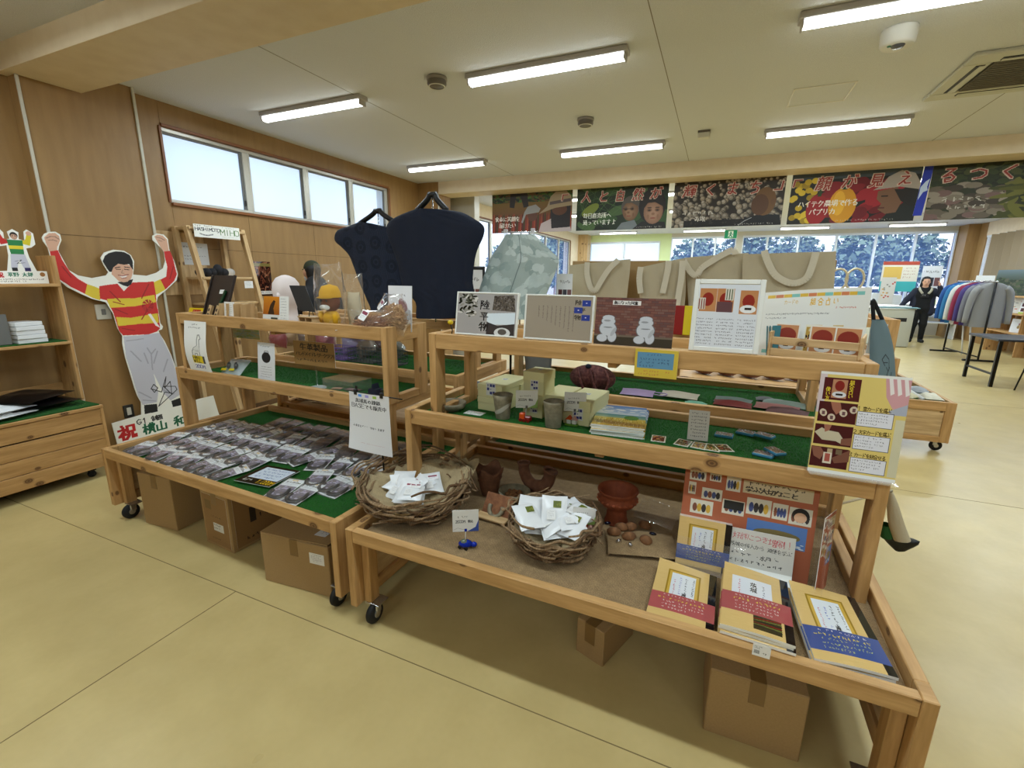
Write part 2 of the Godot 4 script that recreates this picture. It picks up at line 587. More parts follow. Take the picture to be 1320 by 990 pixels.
# lettering: size is the height of a letter as a share of the print's height; pen is the stroke's width as a share of the letter
func write(text: String, x: float, y: float, size: float, c: Color, pen := 0.11, pitch := 1.08, down := false, slant := 0.0, shiver := 0.0) -> void:
	var em := size * pen_px.y
	var at := Vector2(x, y) * pen_px
	for ch in text:
		var wide := 1.0
		if glyph.has(ch):
			wide = 0.78 if ch.unicode_at(0) < 128 else 1.0
			for s in String(glyph[ch]).split(" "):
				var pts := []
				for k in range(0, s.length() - 1, 2):
					var g := Vector2(s.unicode_at(k) - 97, s.unicode_at(k + 1) - 97) / 15.0
					g += Vector2(rng.randf() - .5, rng.randf() - .5) * shiver
					pts.append(at + Vector2(g.x + slant * (1.0 - g.y), g.y + slant * g.x * (0.4 if shiver > 0 else 0.0)) * em)
				stroke(pts, maxf(1.0, pen * em), c)
		elif ch == " ":
			wide = 0.5
		if down: at.y += em * pitch
		else: at.x += em * pitch * wide
# print too fine to read: rows of small ticks
func ticks(x: float, y: float, w: float, rows: int, lead: float, size: float, c: Color, down := false) -> void:
	var em := maxf(2.0, size * pen_px.y)
	for r in rows:
		var run := w * (pen_px.y if down else pen_px.x) * (1.0 if r < rows - 1 or rows == 1 else rng.randf_range(.45, .9))
		var s := 0.0
		while s < run - em:
			var o := Vector2(x * pen_px.x, y * pen_px.y + lead * r * pen_px.y) + Vector2(s, 0)
			if down: o = Vector2(x * pen_px.x - lead * r * pen_px.x, y * pen_px.y + s)
			if rng.randf() < 0.93:
				for k in 3:
					var p := o + Vector2(rng.randf(), rng.randf()) * em * 0.6
					var q := o + Vector2(rng.randf(), rng.randf()) * em * 0.85
					if k == 0: q.x = p.x
					elif k == 1: q.y = p.y
					stroke([p, q], maxf(1.0, em * 0.14), c)
			s += em * 1.05

func speckle(x: float, y: float, w: float, h: float, n: int, rx: float, ry: float, cols: Array, leafy := false) -> void:
	for k in n:
		var p := Vector2(x + rng.randf() * w, y + rng.randf() * h)
		var c: Color = cols[rng.randi() % cols.size()]
		var s := rng.randf_range(0.6, 1.2)
		oval(p.x, p.y, rx * s, ry * s, c, rng.randf() * PI if leafy else 0.0)

func face(x: float, y: float, r: float, skin: Color, hair: Color, look := 0.0) -> void:
	var a := pen_px.y / pen_px.x
	oval(x, y - r * 0.25, r * 0.98 * a, r * 1.08, hair)
	for k in 5: oval(x - look * r * a * .06 * k, y + r * (.08 + .03 * k), r * (0.82 - .13 * k) * a, r * (1.0 - .15 * k), skin.darkened(.12).lerp(skin.lightened(.10), k / 4.0))
	poly([[x - r * .8 * a, y - r * .2], [x - r * .5 * a, y - r * .62], [x + r * .1 * a, y - r * .66], [x + r * .8 * a, y - r * .3], [x + r * .7 * a, y - r], [x, y - r * 1.25], [x - r * .7 * a, y - r]], hair)
	for s in [-1.0, 1.0]:
		var ex: float = x + (s * 0.34 - look * 0.3) * r * a
		oval(ex, y - 0.05 * r, 0.22 * r * a, 0.15 * r, skin.darkened(.2))
		oval(ex, y - 0.24 * r, 0.2 * r * a, 0.05 * r, hair.lerp(skin, .35))
		oval(ex, y - 0.03 * r, 0.12 * r * a, 0.05 * r, Color(.14, .10, .08))
		oval(x + (s * .42 - look * .2) * r * a, y + .5 * r, .1 * r * a, .2 * r, skin.darkened(.12))
	oval(x - look * 0.4 * r * a, y + 0.26 * r, 0.14 * r * a, 0.10 * r, skin.darkened(0.12))
	oval(x - look * 0.3 * r * a, y + 0.60 * r, 0.24 * r * a, 0.06 * r, skin.lerp(Color(.5, .2, .18), .6))

func make_glyphs() -> void:
	var rows := [
	"と fbgg nefielgono|が bfjekgjmhogm fbeibo meoj manc oapc|か bfjekgjmhogm fbeibo meoj|く lbdhlo|ま cdnd dhmh iaimgodnelilno|ち cdnd haeijhmjlnfp|え gajc eflfdohkjnon|る eblbdjjhnklogpfmjm|つ bfhdnfojlmfn|り ebehfi lbljhp|に ccco hene gkhnon|を cdnd hacihhjl nhflfonp|け cbbjco gfof lbljip|た beie fbbo jhoh iljooo|い cdclfm mdoj|へ bjfeom|っ ehiglhmkgn|て bdndhiimmo|す bdod jajjhlgijhjlgp|の idfmckdfidnglmio|で bdndhiimmo lfmh nfoh|も hagljonl dele dili|み dcicdnckol mhkp|ふ gahc hfjihnfl dkbn mknn|ぶ gahc hfjihnfl dkbn mknn nbod paoc|な bdjd fabj ldof lglmiohmnn|ら gajc edejjhmkkofp|せ bgog ecemhono lbljik|さ bdnd gbklfkenlo|き cdmc chng gblkfkenlo",
	"カ benemnjn haghco|ー bhoh|ド fafp fglj kanc maoc|ハ fdbn kdon|イ mbci ifip|テ dcmc bgog igfp|ク gach fdndep|パ fdbn kdon nandpdpana|プ cdmdkkep nandpdpana|リ ebej lbljhp|メ lbco dgmm|レ dbdokh|ザ bene ebek lbljgp oapc|ラ dbmb bfnfjlep|フ bcnclifp|ト fafp fglj|ン bdef bnioof|「 kcccck|」 mcmmem",
	"人 haghbo hfoo|自 hagd dddpmpmddd dhmh dlml|然 eabg ebhbcj deff iepe lakgik lfpk obpc cmbp fmgp jmkp nmpp|輝 eaef bcce hcge agig dgap fgfnin jdjbpbpd kfpfpkkkkf khph jmpm mdmp|顔 eaec bcic cddf gdff bfif cfap ghdj hjdm hmdp jbpb mbld kdpdplklkd kgpg kipi lljp olpp|見 dbmbmkdkdb deme dhmh gkfnbp jkjoooom|食 habf iaof feke eglglkek eili egephn mkim hkop|卓 hahf hclc dfmfmldldf dimi bmom hlhp|笑 dabd dchc kajd kcpc lfeg bjoj hghjbp ijop|届 cbobofcf cbap fininpfpfi jgjp flnl|毎 eabe dcoc fednmn fenemp bjpj|日 dbmbmpdpdb dimi|直 bcoc hahe eememmemee egmg ejmj bebpop|売 bcoc hahf dfmf bkbioiok fkenbp jkjooo|所 abhb behehkbk beap obja jajkhp jgpg mgmp|通 cbed bgegdl bofmpp gbnbke gfofom gfgm gioi kekm|農 dbnbnfdfdb gagf kakf ddnd bhph chap ejnj dlpl flfpin jlpp|場 aege dadl amgk iaoaofifia icoc hhph jjpjnp jhgm ljhp|作 eaai cfcp jagg idpd kdkp khoh klol|収 cbcm hbhm amhk jcocjp kfpp",
	"祝 daec aegeal didp eigk ibobohihib jhjlgp mhmopopm|制 cbbe bdjd agkg fafp cjcn cjijin mcml oaop|覇 bbob cdndngcgcd gbgg jbjg aihi bkgkgmbmbk aoho dhdp jhjp jhohop jkok jmom|横 aege dadp dfal dggj icpc kake nane hepe igogolilig iioi lell jmhp nmpp|山 bgboooog hbho|和 gabc afif ebep egal egik kepepnknke|生 eabh dene djnj bopo iaio|草 bcoc fafe kake eflflkekef ehlh bmom hkhp|野 abgbghahab aege dbdo bkgk aohn jbobme kemg ihphoj mhmoko|太 bfof hahgbp hgop glin|郎 daec bchchjbj bfhf bcbogm fkhn kbkp kbobmfojlk|美 eafc kajc bdod dgmg bjoj hdhj bmom hjhmap imop|浦 bbdd afch aodj fdpd napc ggogop gggp gjoj gmom kakp|馬 dbdk dbnb deme dhmh ibik dkoknplp bmap emeo hmho kmlo|蹄 bbgbgfbfbb dfdo djgj bibo aohn lalc icpc jdkf ndmf iiigpgpi jjjo jjojon lhlp|鉄 eaaf eahe cggg bjhj egeo ckcm gkfm aohn kbjf jeoe iipi mbmiip mjpp|販 bbgbglblbb bege bhgh cmap fmhp icpb jcjjhp jgogjp kipp|中 cdmdmkckcd hahp|牛 eabh dend bkok hahp|革 bcoc fafe kake dgmgmkdkdg bmom hehp feke|製 cabd bdhd afhf eaei kbkg nani bkok hihk hlan elepim ilpp|品 ebkbkgegeb bigigpbpbi jioiopjpji",
	"陸 bbbp bbfbdffick hdod lalg ggpg jghj mgoj hlol lilo gopo|平 ccnc eefh lekh bjoj hchp|物 cbag behe eaep akhi jahg jdpdonmo leik nejo|魚 gacf fclcif dfnfnldldf dini ifil cmbp fmgp jmkp nmpp|河 bbdd afch aodj fcpc ncnoln hgkgklhlhg|童 hahc ccnc fcgf kcjf bfof dhmhmldldh djmj hhhp cnnn bpop|好 dabign geelap afhf jbobmf mfmoko iipi|評 daeb adhd bggg bigi blglgpbpbl icpc jekg oeng ijpj mcmp|増 aege dadl amgk jakc namc idpdpjijid igpg mdmj jlolopjpjl jnon|刷 bbjbjebe bbap dhdn dhjhjn gfgp mcml oaop|！ hahk hnho|茨 bcoc fafe kake cfeg bmei jfgk jhohmk lhljgp ljpp|城 aege dadl amgk gdpd hdhjgp hhkhkmim mamjpp oglp nboc|偉 eaai cfcp hbob gepe hgngnkhkhg hmpm lklp|道 cbed bgegdl bofmpp jakc nand gdpd kdjf hfofomhmhf hioi hkok|徳 eaae fdai cgcp gcpc kake hfofoihihf kfki mfmi hkok hmhp jlkplpnpn|学 cbdd gahc mald bgbeoeog ejkjhl hlhpfp bmom|水 hahpfn bfgfbn nehhoo|戸 cbnb dendnidi deap|円 cccp ccncnpkp hchh chnh|面 bbob hagd cdndnpcpcd gdgp kdkp ghkh gkkk|文 hahd bdod ldjiap ediiop|字 hagc bebcocoe egkghj hjhpfp bkok|選 cbed bgegdl bofmpp gakakcgcgf lapapclclf hhoh jgjk mgmk gkpk jlhn mlon|組 eabegebj ejep bkao gkhn jbobon jbjn jfof jjoj hnpn|合 haag hapg eili dkmkmpdpdk|占 hahg hdnd cgmgmpcpcg|美 eafc kajc bdod dgmg bjoj hdhj bmom hjhmap imop|大 bfof hahgbp hgop|切 afhe cacnhk jcoconlo lchp|こ dcmc cldnnn|使 eaai cfcp gcpc hfofojhjhf kakjgp hkpp|方 hahd bdod gdgiep ghmhlojo|税 gabc afif ebep egal kamc gbie hfofojhjhf jjhp mjmopo|込 cbed bgegdl bofmpp jalfpl jfgl|♪ iaim imfolni iakfof|土 cfmf hahn bnon",
	"H aaap kakp ahkh|A apfakp ckik|S kcgaadggkkhpan|I fafp|M apaafjkakp|O facaacanfpknkcfa|T aaka fafp|B apaahakdhhah hhkkhpap|E kaaaapkp ahih|G kcfaaeakfpklkifi|N apaakpka|x bgjo jgbo|0 facaacanfpknkcfa|1 bdfafp|2 acfakdkgapkp|3 abfakdfhkmfpan|4 iapa iaalkl hahp|5 kabaagghkkgpan|8 fabdfhkdfa fhamfpkmfh|, fnep|L aaapkp|W aadpfghpka|× bdnn ndbn|・ hhih"]
	for r in rows:
		for g in String(r).split("|"):
			glyph[g.substr(0, 1)] = g.substr(2)

const INK := Color(.12, .12, .13)

# a traced point of the jockey board, as a point on its own plane
const STAND_X := -4.88
func jp(z: Array, from_legs := false) -> Vector2:
	var p := Vector2(z[0] / 3.807, 400 + z[1] / 3.807) if from_legs else Vector2(z[0] / 4.4, 230 + z[1] / 4.4)
	var q := on_x(p.x, p.y, STAND_X)
	return Vector2(-q.z, q.y)

var jockey_box := Rect2(1.9, 0.0, 1.55, 2.05)   # the part of that plane which the print covers
func ju(p: Vector2) -> Vector2:
	return Vector2((p.x - jockey_box.position.x) / jockey_box.size.x, 1.0 - (p.y - jockey_box.position.y) / jockey_box.size.y)

func jpoly(pts: Array, c: Color, legs := false) -> void:
	var q := []
	for p in pts: q.append(ju(jp(p, legs)))
	poly(q, c)

func jline(pts: Array, t: float, c: Color, legs := false) -> void:
	var q := []
	for p in pts: q.append(ju(jp(p, legs)))
	line(q, t, c)

func pebble_field(n: int, r: float, cols: Array, y0: float, y1: float) -> void:
	for k in n:
		var y := lerpf(y0, y1, float(k) / n)
		var x := rng.randf()
		var s := r * rng.randf_range(.7, 1.25) * lerpf(.5, 1.3, float(k) / n)
		var c: Color = cols[rng.randi() % cols.size()]
		oval(x, y, s * pen_px.y / pen_px.x, s, c.darkened(.45))
		oval(x - s * .1, y - s * .12, s * .8 * pen_px.y / pen_px.x, s * .8, c)
		oval(x - s * .15, y - s * .3, s * .4 * pen_px.y / pen_px.x, s * .35, c.lightened(.2))

func title(text: String, x: float, y: float, pitch := 1.42) -> void:
	write(text, x - .004, y, .23, Color(.80, .71, .65), .22, pitch, false, .16)
	write(text, x, y + .004, .22, Color(.56, .19, .16), .105, pitch * 1.045, false, .16)

func paint_prints() -> void:
	sheet = Image.create(2048, 2048, false, Image.FORMAT_RGB8)
	sheet.fill(Color(.9, .9, .88))
	make_glyphs()
	rng.seed = 77
	cell("white", 8, 8, Color(.93, .93, .91))
	cell("black", 8, 8, Color(.05, .05, .05))
	cell("board_back", 8, 8, Color(.55, .48, .38))
	paint_banners()
	paint_jockey()
	# ---- small jockey board for the shelf
	cell("small_jockey", 200, 260, Color(.95, .95, .93))
	for s in [[-1, Color(.75, .15, .13)], [1, Color(.85, .78, .15)]]:
		var d: float = s[0]
		poly([[.5 + d * .12, .28], [.5 + d * .26, .31], [.5 + d * .33, .12], [.5 + d * .24, .11], [.5 + d * .2, .2], [.5 + d * .1, .22]], s[1])
		oval(.5 + d * .28, .09, .05, .04, Color(.85, .66, .55))
	poly([[.36, .22], [.64, .22], [.62, .47], [.38, .47]], Color(.16, .50, .28))
	fill(.37, .32, .26, .06, Color(.9, .82, .2))
	poly([[.37, .47], [.63, .47], [.68, .72], [.56, .72], [.5, .56], [.44, .72], [.33, .72]], Color(.78, .78, .84))
	fill(.34, .71, .1, .06, INK); fill(.57, .71, .11, .06, Color(.15, .12, .35))
	face(.5, .155, .055, Color(.83, .64, .53), Color(.08, .06, .05))
	line([[.42, .6], [.55, .57], [.45, .64], [.6, .62]], 1.5, INK)
	write("祝", .05, .80, .085, Color(.75, .12, .14), .2)
	write("草野 太郎", .24, .80, .07, Color(.1, .42, .32), .16, 1.15)
	ticks(.06, .91, .84, 2, .035, .028, INK)
	oval(.88, .83, .05, .04, Color(.62, .42, .22))
	# ---- alpaca price poster
	cell("alpaca", 200, 385, Color(.93, .93, .92))
	ticks(.36, .05, .3, 1, .1, .045, INK)
	ticks(.2, .115, .62, 1, .03, .035, INK)
	for t in [[7.0, Color(.12, .12, .12)], [3.0, Color(.88, .88, .86)]]:
		line([[.62, .27], [.58, .36], [.58, .48], [.42, .53], [.34, .60], [.36, .74], [.44, .74], [.46, .63], [.56, .63], [.6, .74], [.66, .74], [.68, .5], [.68, .36], [.74, .33], [.68, .26], [.62, .27]], t[0], t[1])
	poly([[.42, .53], [.6, .47], [.68, .5], [.66, .62], [.38, .64]], Color(.86, .86, .84))
	for k in 14: line([[.44 + .015 * k, .55 + .012 * (k % 5)], [.46 + .015 * k, .57 + .01 * (k % 4)]], 1, Color(.5, .5, .5))
	fill(.30, .68, .46, .15, Color(.90, .80, .12)); fill(.76, .68, .09, .15, Color(.3, .3, .28))
	write("HANI", .33, .69, .06, Color(.35, .3, .1), .2, .95)
	write("WILL", .33, .76, .06, INK, .22, .95)
	write("200円", .33, .87, .065, Color(.2, .2, .6), .16)
	# ---- sales notice on the clip stand
	cell("notice", 400, 580, Color(.86, .86, .87))
	fill(.25, .02, .09, .045, Color(.35, .58, .9)); fill(.43, .02, .09, .045, Color(.62, .60, .86)); fill(.62, .02, .09, .045, Color(.60, .74, .30))
	write("美浦馬の蹄鉄", .17, .10, .066, INK, .12, 1.10)
	write("BASEでも販売中", .07, .19, .070, INK, .13, 1.06)
	write("ふるさと", .1, .56, .035, INK, .17)
	ticks(.33, .56, .18, 1, .03, .035, INK)
	write("でも", .52, .56, .035, INK, .17); ticks(.63, .56, .06, 1, .03, .035, INK)
	write("えます", .70, .56, .035, INK, .17)
	ticks(.3, .85, .55, 1, .02, .018, Color(.7, .45, .45))
	# ---- handwritten leather sign
	cell("leather", 420, 255, Color(.56, .43, .24))
	write("牛革製品", .16, .10, .26, Color(.1, .07, .05), .14, 1.1, false, .05, .05)
	write("ハンドメイドレザークラフト", .05, .46, .15, Color(.12, .09, .06), .12, .82, false, .05, .05)
	ticks(.05, .72, .86, 1, .1, .14, Color(.15, .11, .07))
	# ---- maker's board
	cell("maker", 480, 150, Color(.92, .92, .90))
	ticks(.03, .06, .42, 1, .1, .14, INK); ticks(.6, .08, .3, 1, .1, .11, Color(.45, .55, .4))
	write("HASHIMOTO", .03, .24, .24, Color(.16, .18, .22), .17, 1.0)
	for k in 13: oval(.12 + .022 * k, .72 + .1 * sin(PI * k / 12.0), .008, .06, Color(.2, .22, .26))
	write("×", .48, .42, .2, Color(.4, .4, .4), .1)
	write("MIHO", .56, .26, .44, Color(.36, .50, .30), .12, 1.0)
	ticks(.58, .82, .36, 1, .05, .07, Color(.5, .5, .5))
	# ---- memo on the wall behind
	cell("memo", 160, 170, Color(.86, .87, .88))
	ticks(.12, .16, .76, 1, .1, .08, Color(.3, .3, .33)); ticks(.4, .42, .3, 1, .1, .07, Color(.35, .35, .38)); ticks(.12, .58, .8, 2, .13, .07, Color(.35, .35, .38))
	# ---- framed boards on the top shelf
	cell("rikuhei_photo", 300, 210, Color(.63, .61, .60))
	for k in 60:
		var p := Vector2(.05 + .28 * rng.randf(), .05 + .5 * rng.randf())
		oval(p.x, p.y, .02, .05, [Color(.12, .13, .10), Color(.3, .3, .25), Color(.8, .78, .75), Color(.55, .53, .5)][rng.randi() % 4], rng.randf() * 3)
	poly([[.62, .06], [.93, .04], [.97, .42], [.60, .40]], Color(.34, .31, .29))
	speckle(.62, .08, .33, .3, 120, .012, .02, [Color(.25, .22, .2), Color(.45, .42, .4), Color(.38, .34, .3)])
	poly([[.52, .48], [.97, .44], [.97, .72], [.6, .74], [.52, .66]], Color(.83, .87, .90))
	poly([[.52, .68], [.7, .76], [.97, .70], [.97, .99], [.52, .99]], Color(.24, .22, .22))
	oval(.78, .92, .13, .12, Color(.82, .82, .82)); oval(.78, .9, .07, .07, Color(.35, .33, .32))
	write("陸平物", .40, .18, .2, INK, .11, 1.3, true, 0.0, .06)
	cell("rikuhei_text", 300, 240, Color(.60, .56, .50))
	for k in 9: ticks(.72 - .065 * k, .24, .6 - .04 * k, 1, .1, .028, Color(.30, .27, .24), true)
	write("陸", .74, .09, .11, INK, .11); write("平", .83, .26, .08, INK, .1); write("物", .74, .42, .11, INK, .11)
	for p in [[.84, .09], [.73, .25], [.84, .41]]:
		fill(p[0], p[1], .12, .13, Color(.18, .25, .56)); fill(p[0] + .05, p[1] + .05, .02, .02, Color(.8, .8, .9))
	cell("kappa", 320, 210, Color(.40, .24, .22))
	for r in 15:
		for k in 13:
			fill((k - .5 * (r % 2)) / 12.0, r * .053, .078, .044, [Color(.41, .28, .26), Color(.46, .31, .29), Color(.38, .28, .28), Color(.45, .34, .32)][rng.randi() % 4])
	fill(0, .8, 1, .2, Color(.22, .20, .18)); fill(0, .78, 1, .04, Color(.42, .38, .33))
	for x in [.18, .66]:
		var g := Color(.76, .77, .80)
		for s in [1.26, 1.14]:
			var c: Color = g.darkened(.45) if s > 1.2 else g
			oval(x, .66, .095 * s, .13 * s, c); oval(x, .50, .078 * s, .075 * s, c); oval(x, .43, .068 * s, .05 * s, c)
			oval(x - .07, .86, .06 * s, .07 * s, c); oval(x + .06, .82, .05 * s, .1 * s, c)
		oval(x - .015, .49, .045, .02, g.darkened(.25)); oval(x, .63, .06, .012, g.darkened(.35)); oval(x + .075, .72, .025, .1, g.darkened(.12), .3)
	fill(.22, .06, .36, .09, Color(.88, .87, .86)); write("魚になった河童", .235, .072, .065, INK, .14, 1.02)
	cell("framed_cards", 210, 230, Color(.83, .84, .87))
	for p in [[.06, .1], [.33, .1], [.68, .12]]:
		fill(p[0], p[1], .26, .34, Color(.72, .50, .33))
		oval(p[0] + .13, p[1] + .16, .09, .1, Color(.55, .18, .15))
	fill(.03, .24, .13, .17, Color(.8, .78, .74)); fill(.45, .1, .13, .17, Color(.82, .80, .76)); fill(.34, .29, .24, .15, Color(.38, .26, .28))
	for k in 3: fill(.05 + .04 * k, .25, .015, .15, Color(.5, .2, .15)); fill(.47 + .04 * k, .11, .015, .15, Color(.3, .35, .25))
	oval(.81, .39, .12, .06, Color(.88, .88, .88)); fill(.76, .37, .1, .03, INK)
	for k in 3:
		for r in 9: ticks(.04 + .32 * k, .54 + .046 * r, .27, 1, .1, .026, Color(.35, .35, .38))
	cell("leaflet", 330, 170, Color(.88, .88, .86))
	for k in 12: fill(.04 + .075 * k, .055, .072, .045, [Color(.85, .70, .30), Color(.80, .50, .35), Color(.85, .70, .30), Color(.50, .74, .72)][k % 4])
	write("カードの", .2, .14, .06, Color(.80, .66, .38), .14); write("組合占い", .44, .13, .09, Color(.86, .68, .30), .14, 1.5)
	ticks(.68, .25, .2, 1, .1, .03, Color(.75, .35, .3)); ticks(.04, .33, .6, 1, .06, .028, Color(.4, .4, .4)); ticks(.04, .39, .2, 1, .06, .028, Color(.5, .5, .5))
	for k in 3: fill(.28 + .2 * k, .5, .1, .22, Color(.82, .72, .52)); oval(.33 + .2 * k, .6, .035, .06, Color(.5, .25, .2)); fill(.3 + .2 * k, .52, .03, .1, Color(.3, .33, .28))
	for k in 12: fill(.04 + .075 * k, .88, .072, .05, [Color(.50, .74, .72), Color(.85, .70, .30), Color(.88, .88, .86), Color(.80, .50, .35)][k % 4])
	cell("kuji_note", 150, 100, Color(.80, .70, .24))
	fill(.06, .12, .84, .56, Color(.36, .55, .68)); ticks(.3, .16, .4, 1, .1, .1, Color(.12, .2, .35)); ticks(.12, .32, .74, 3, .12, .1, Color(.12, .2, .35)); ticks(.1, .75, .8, 2, .11, .09, Color(.72, .36, .24))
	# ---- how-to poster
	paint_howto()
	# ---- price cards, labels, tickets
	for c in [["price_blue", Color(.22, .32, .62)], ["price_green", Color(.58, .70, .38)]]:
		cell(c[0], 150, 115, Color(.88, .88, .87))
		poly([[1, .45], [.88, .8], [.55, 1], [1, 1]], c[1])
		ticks(.18, .28, .6, 1, .1, .11, INK); write("2000円(税込)", .12, .47, .12, INK, .16, 1.0)
		line([[.05, .9], [.2, .82], [.4, .9], [.52, .86]], 1, Color(.5, .5, .5))
	cell("label_red", 64, 80, Color(.90, .90, .90)); fill(.1, .12, .8, .3, Color(.52, .16, .26)); ticks(.18, .2, .66, 1, .1, .14, Color(.85, .75, .78)); ticks(.14, .54, .7, 3, .13, .09, Color(.35, .35, .38))
	cell("label_olive", 64, 64, Color(.36, .40, .10)); for k in 9: oval(rng.randf(), rng.randf(), .13, .07, Color(.50, .52, .16), rng.randf() * 3)
	ticks(.2, .35, .6, 2, .2, .14, Color(.14, .17, .05))
	cell("label_plain", 64, 80, Color(.89, .89, .88)); ticks(.12, .12, .76, 5, .15, .09, Color(.4, .4, .43))
	cell("crate_logo", 60, 70, Color(.86, .86, .84)); for p in [[.38, .1], [.66, .1], [.1, .38], [.38, .68], [.66, .66]]: fill(p[0], p[1], .24, .22, Color(.2, .21, .48))
	fill(.14, .12, .14, .2, Color(.5, .5, .6)); fill(.44, .44, .1, .1, Color(.5, .5, .6))
	cell("ticket", 90, 60, Color(.86, .86, .85)); ticks(.1, .35, .8, 1, .1, .22, Color(.35, .33, .33))
	cell("tag_barcode", 90, 64, Color(.92, .92, .92)); for k in 12: fill(.1 + .026 * k, .5, .012, .3, INK)
	ticks(.1, .16, .5, 2, .14, .1, INK); ticks(.55, .6, .3, 1, .1, .2, INK)
	cell("letter_card", 74, 110, Color(.87, .86, .83)); for r in 8: ticks(.14, .08 + .108 * r, .76, 1, .1, .06, Color(.3, .3, .3))
	for k in 5:
		cell("picture_card_%d" % k, 74, 104, Color(.86, .84, .76))
		fill(.1, .08, .8, .84, [Color(.42, .13, .12), Color(.36, .35, .26), Color(.66, .54, .26), Color(.38, .42, .22), Color(.30, .28, .20)][k])
		speckle(.14, .12, .7, .75, 26, .09, .05, [Color(.75, .55, .3), Color(.2, .15, .15), Color(.6, .25, .18), Color(.8, .75, .6)], true)
	cell("red_card", 80, 90, Color(.86, .84, .80)); fill(.06, .06, .88, .86, Color(.74, .52, .36)); oval(.5, .40, .38, .26, Color(.52, .19, .16)); oval(.55, .76, .3, .12, Color(.86, .86, .85)); fill(.42, .72, .2, .06, INK)
	cell("foil_card", 90, 60, Color(.46, .42, .40)); speckle(0, 0, 1, 1, 60, .06, .05, [Color(.6, .6, .62), Color(.35, .3, .3), Color(.5, .42, .38), Color(.75, .78, .8)], true)
	cell("booklet", 200, 150, Color(.50, .62, .78))
	fade(0, 0, 1, .45, Color(.36, .52, .76), Color(.80, .85, .88)); speckle(.0, .1, 1, .3, 40, .09, .03, [Color(.85, .88, .9), Color(.6, .7, .82)])
	fade(0, .45, 1, .2, Color(.32, .55, .60), Color(.62, .70, .52)); fade(0, .62, 1, .38, Color(.82, .72, .34), Color(.74, .60, .22)); oval(.72, .58, .14, .1, Color(.28, .52, .25))
	speckle(0, .66, 1, .3, 120, .006, .04, [Color(.62, .48, .16), Color(.9, .82, .5)])
	# ---- books in paper bands
	for b in [["book_red", Color(.68, .34, .34)], ["book_photo", Color(.66, .33, .33)], ["book_blue", Color(.26, .33, .56)]]:
		cell(b[0], 190, 250, Color(.84, .71, .46))
		for k in 90: fill(rng.randf(), rng.randf(), .12, .004, [Color(.87, .74, .49), Color(.81, .67, .42)][k % 2])
		fill(.88, 0, .12, 1, Color(.08, .08, .09))
		if b[0] != "book_photo":
			fill(.2, .13, .54, .56, Color(.60, .48, .16)); fill(.225, .15, .49, .53, Color(.80, .66, .30)); fill(.27, .18, .4, .5, Color(.86, .88, .90))
			ticks(.62, .22, .36, 1, .1, .032, INK, true); ticks(.5, .24, .4, 1, .1, .04, INK, true); write("道徳", .47, .52, .05, INK, .13, 1.0, true); ticks(.41, .24, .34, 1, .1, .034, Color(.3, .36, .7), true); ticks(.32, .3, .3, 1, .1, .026, Color(.75, .3, .35), true)
		else:
			fill(.14, .16, .6, .4, Color(.87, .88, .90)); write("茨城", .42, .22, .075, INK, .13, 1.1, true); ticks(.6, .2, .3, 1, .1, .04, INK, true); ticks(.24, .2, .28, 1, .1, .034, Color(.75, .3, .35), true)
			fill(.46, .74, .38, .2, Color(.25, .22, .14)); for k in 6: poly([[.46, .78 + .02 * k], [.84, .74 + .03 * k], [.84, .76 + .03 * k], [.46, .79 + .02 * k]], [Color(.5, .16, .12), Color(.42, .42, .2), Color(.2, .2, .15)][k % 3])
		fill(0, .58 if b[0] != "book_photo" else .44, 1, .3, b[1])
		var y: float = .6 if b[0] != "book_photo" else .46
		ticks(.2, y, .64, 1, .05, .042, Color(.92, .90, .86)); ticks(.12, y + .055, .76, 1, .05, .045, Color(.88, .80, .30)); ticks(.2, y + .11, .66, 3, .052, .036, Color(.9, .88, .84) if b[0] != "book_blue" else Color(.80, .84, .4))
	cell("reprint_note", 460, 300, Color(.80, .79, .76))
	write("好評につき", .06, .10, .16, Color(.75, .22, .28), .07, 1.05, false, .05, .1); write("増刷！", .60, .12, .18, Color(.75, .22, .28), .07, 1.1, false, .05, .1)
	write("茨城の偉人から", .03, .36, .11, INK, .09, 1.06, false, .02, .12); write("道徳を学ぶ", .60, .37, .105, INK, .09, 1.06, false, .02, .12)
	ticks(.05, .60, .36, 1, .1, .12, INK); write("・水戸", .42, .60, .12, INK, .1, 1.1, false, .02, .12); ticks(.64, .60, .2, 1, .1, .12, INK); ticks(.05, .79, .88, 1, .1, .12, INK)
	# ---- orange book poster
	cell("orange_poster", 420, 460, Color(.67, .37, .25))
	fill(.46, .05, .5, .13, Color(.80, .74, .60)); write("学ぶ大切なこと", .48, .11, .05, Color(.25, .22, .2), .16, .98); ticks(.5, .06, .42, 1, .1, .04, Color(.3, .25, .2))
	for p in [[.04, .02, .13, .12], [.2, .03, .09, .09], [.33, .04, .11, .15], [.04, .16, .06, .13], [.15, .2, .16, .12], [.07, .34, .18, .15], [.32, .28, .17, .15], [.5, .22, .18, .17], [.69, .23, .11, .16], [.81, .24, .16, .17]]:
		fill(p[0], p[1], p[2], p[3], Color(.84, .82, .76))
		for k in 4: oval(p[0] + p[2] * (.2 + .2 * k), p[1] + p[3] * .55, p[2] * .1, p[3] * .3, [Color(.25, .3, .5), Color(.8, .65, .25), Color(.2, .18, .18), Color(.5, .3, .22)][rng.randi() % 4])
	fill(.33, .29, .15, .09, Color(.12, .13, .13)); oval(.89, .31, .06, .07, Color(.1, .08, .08)); oval(.89, .335, .045, .05, Color(.85, .68, .55))
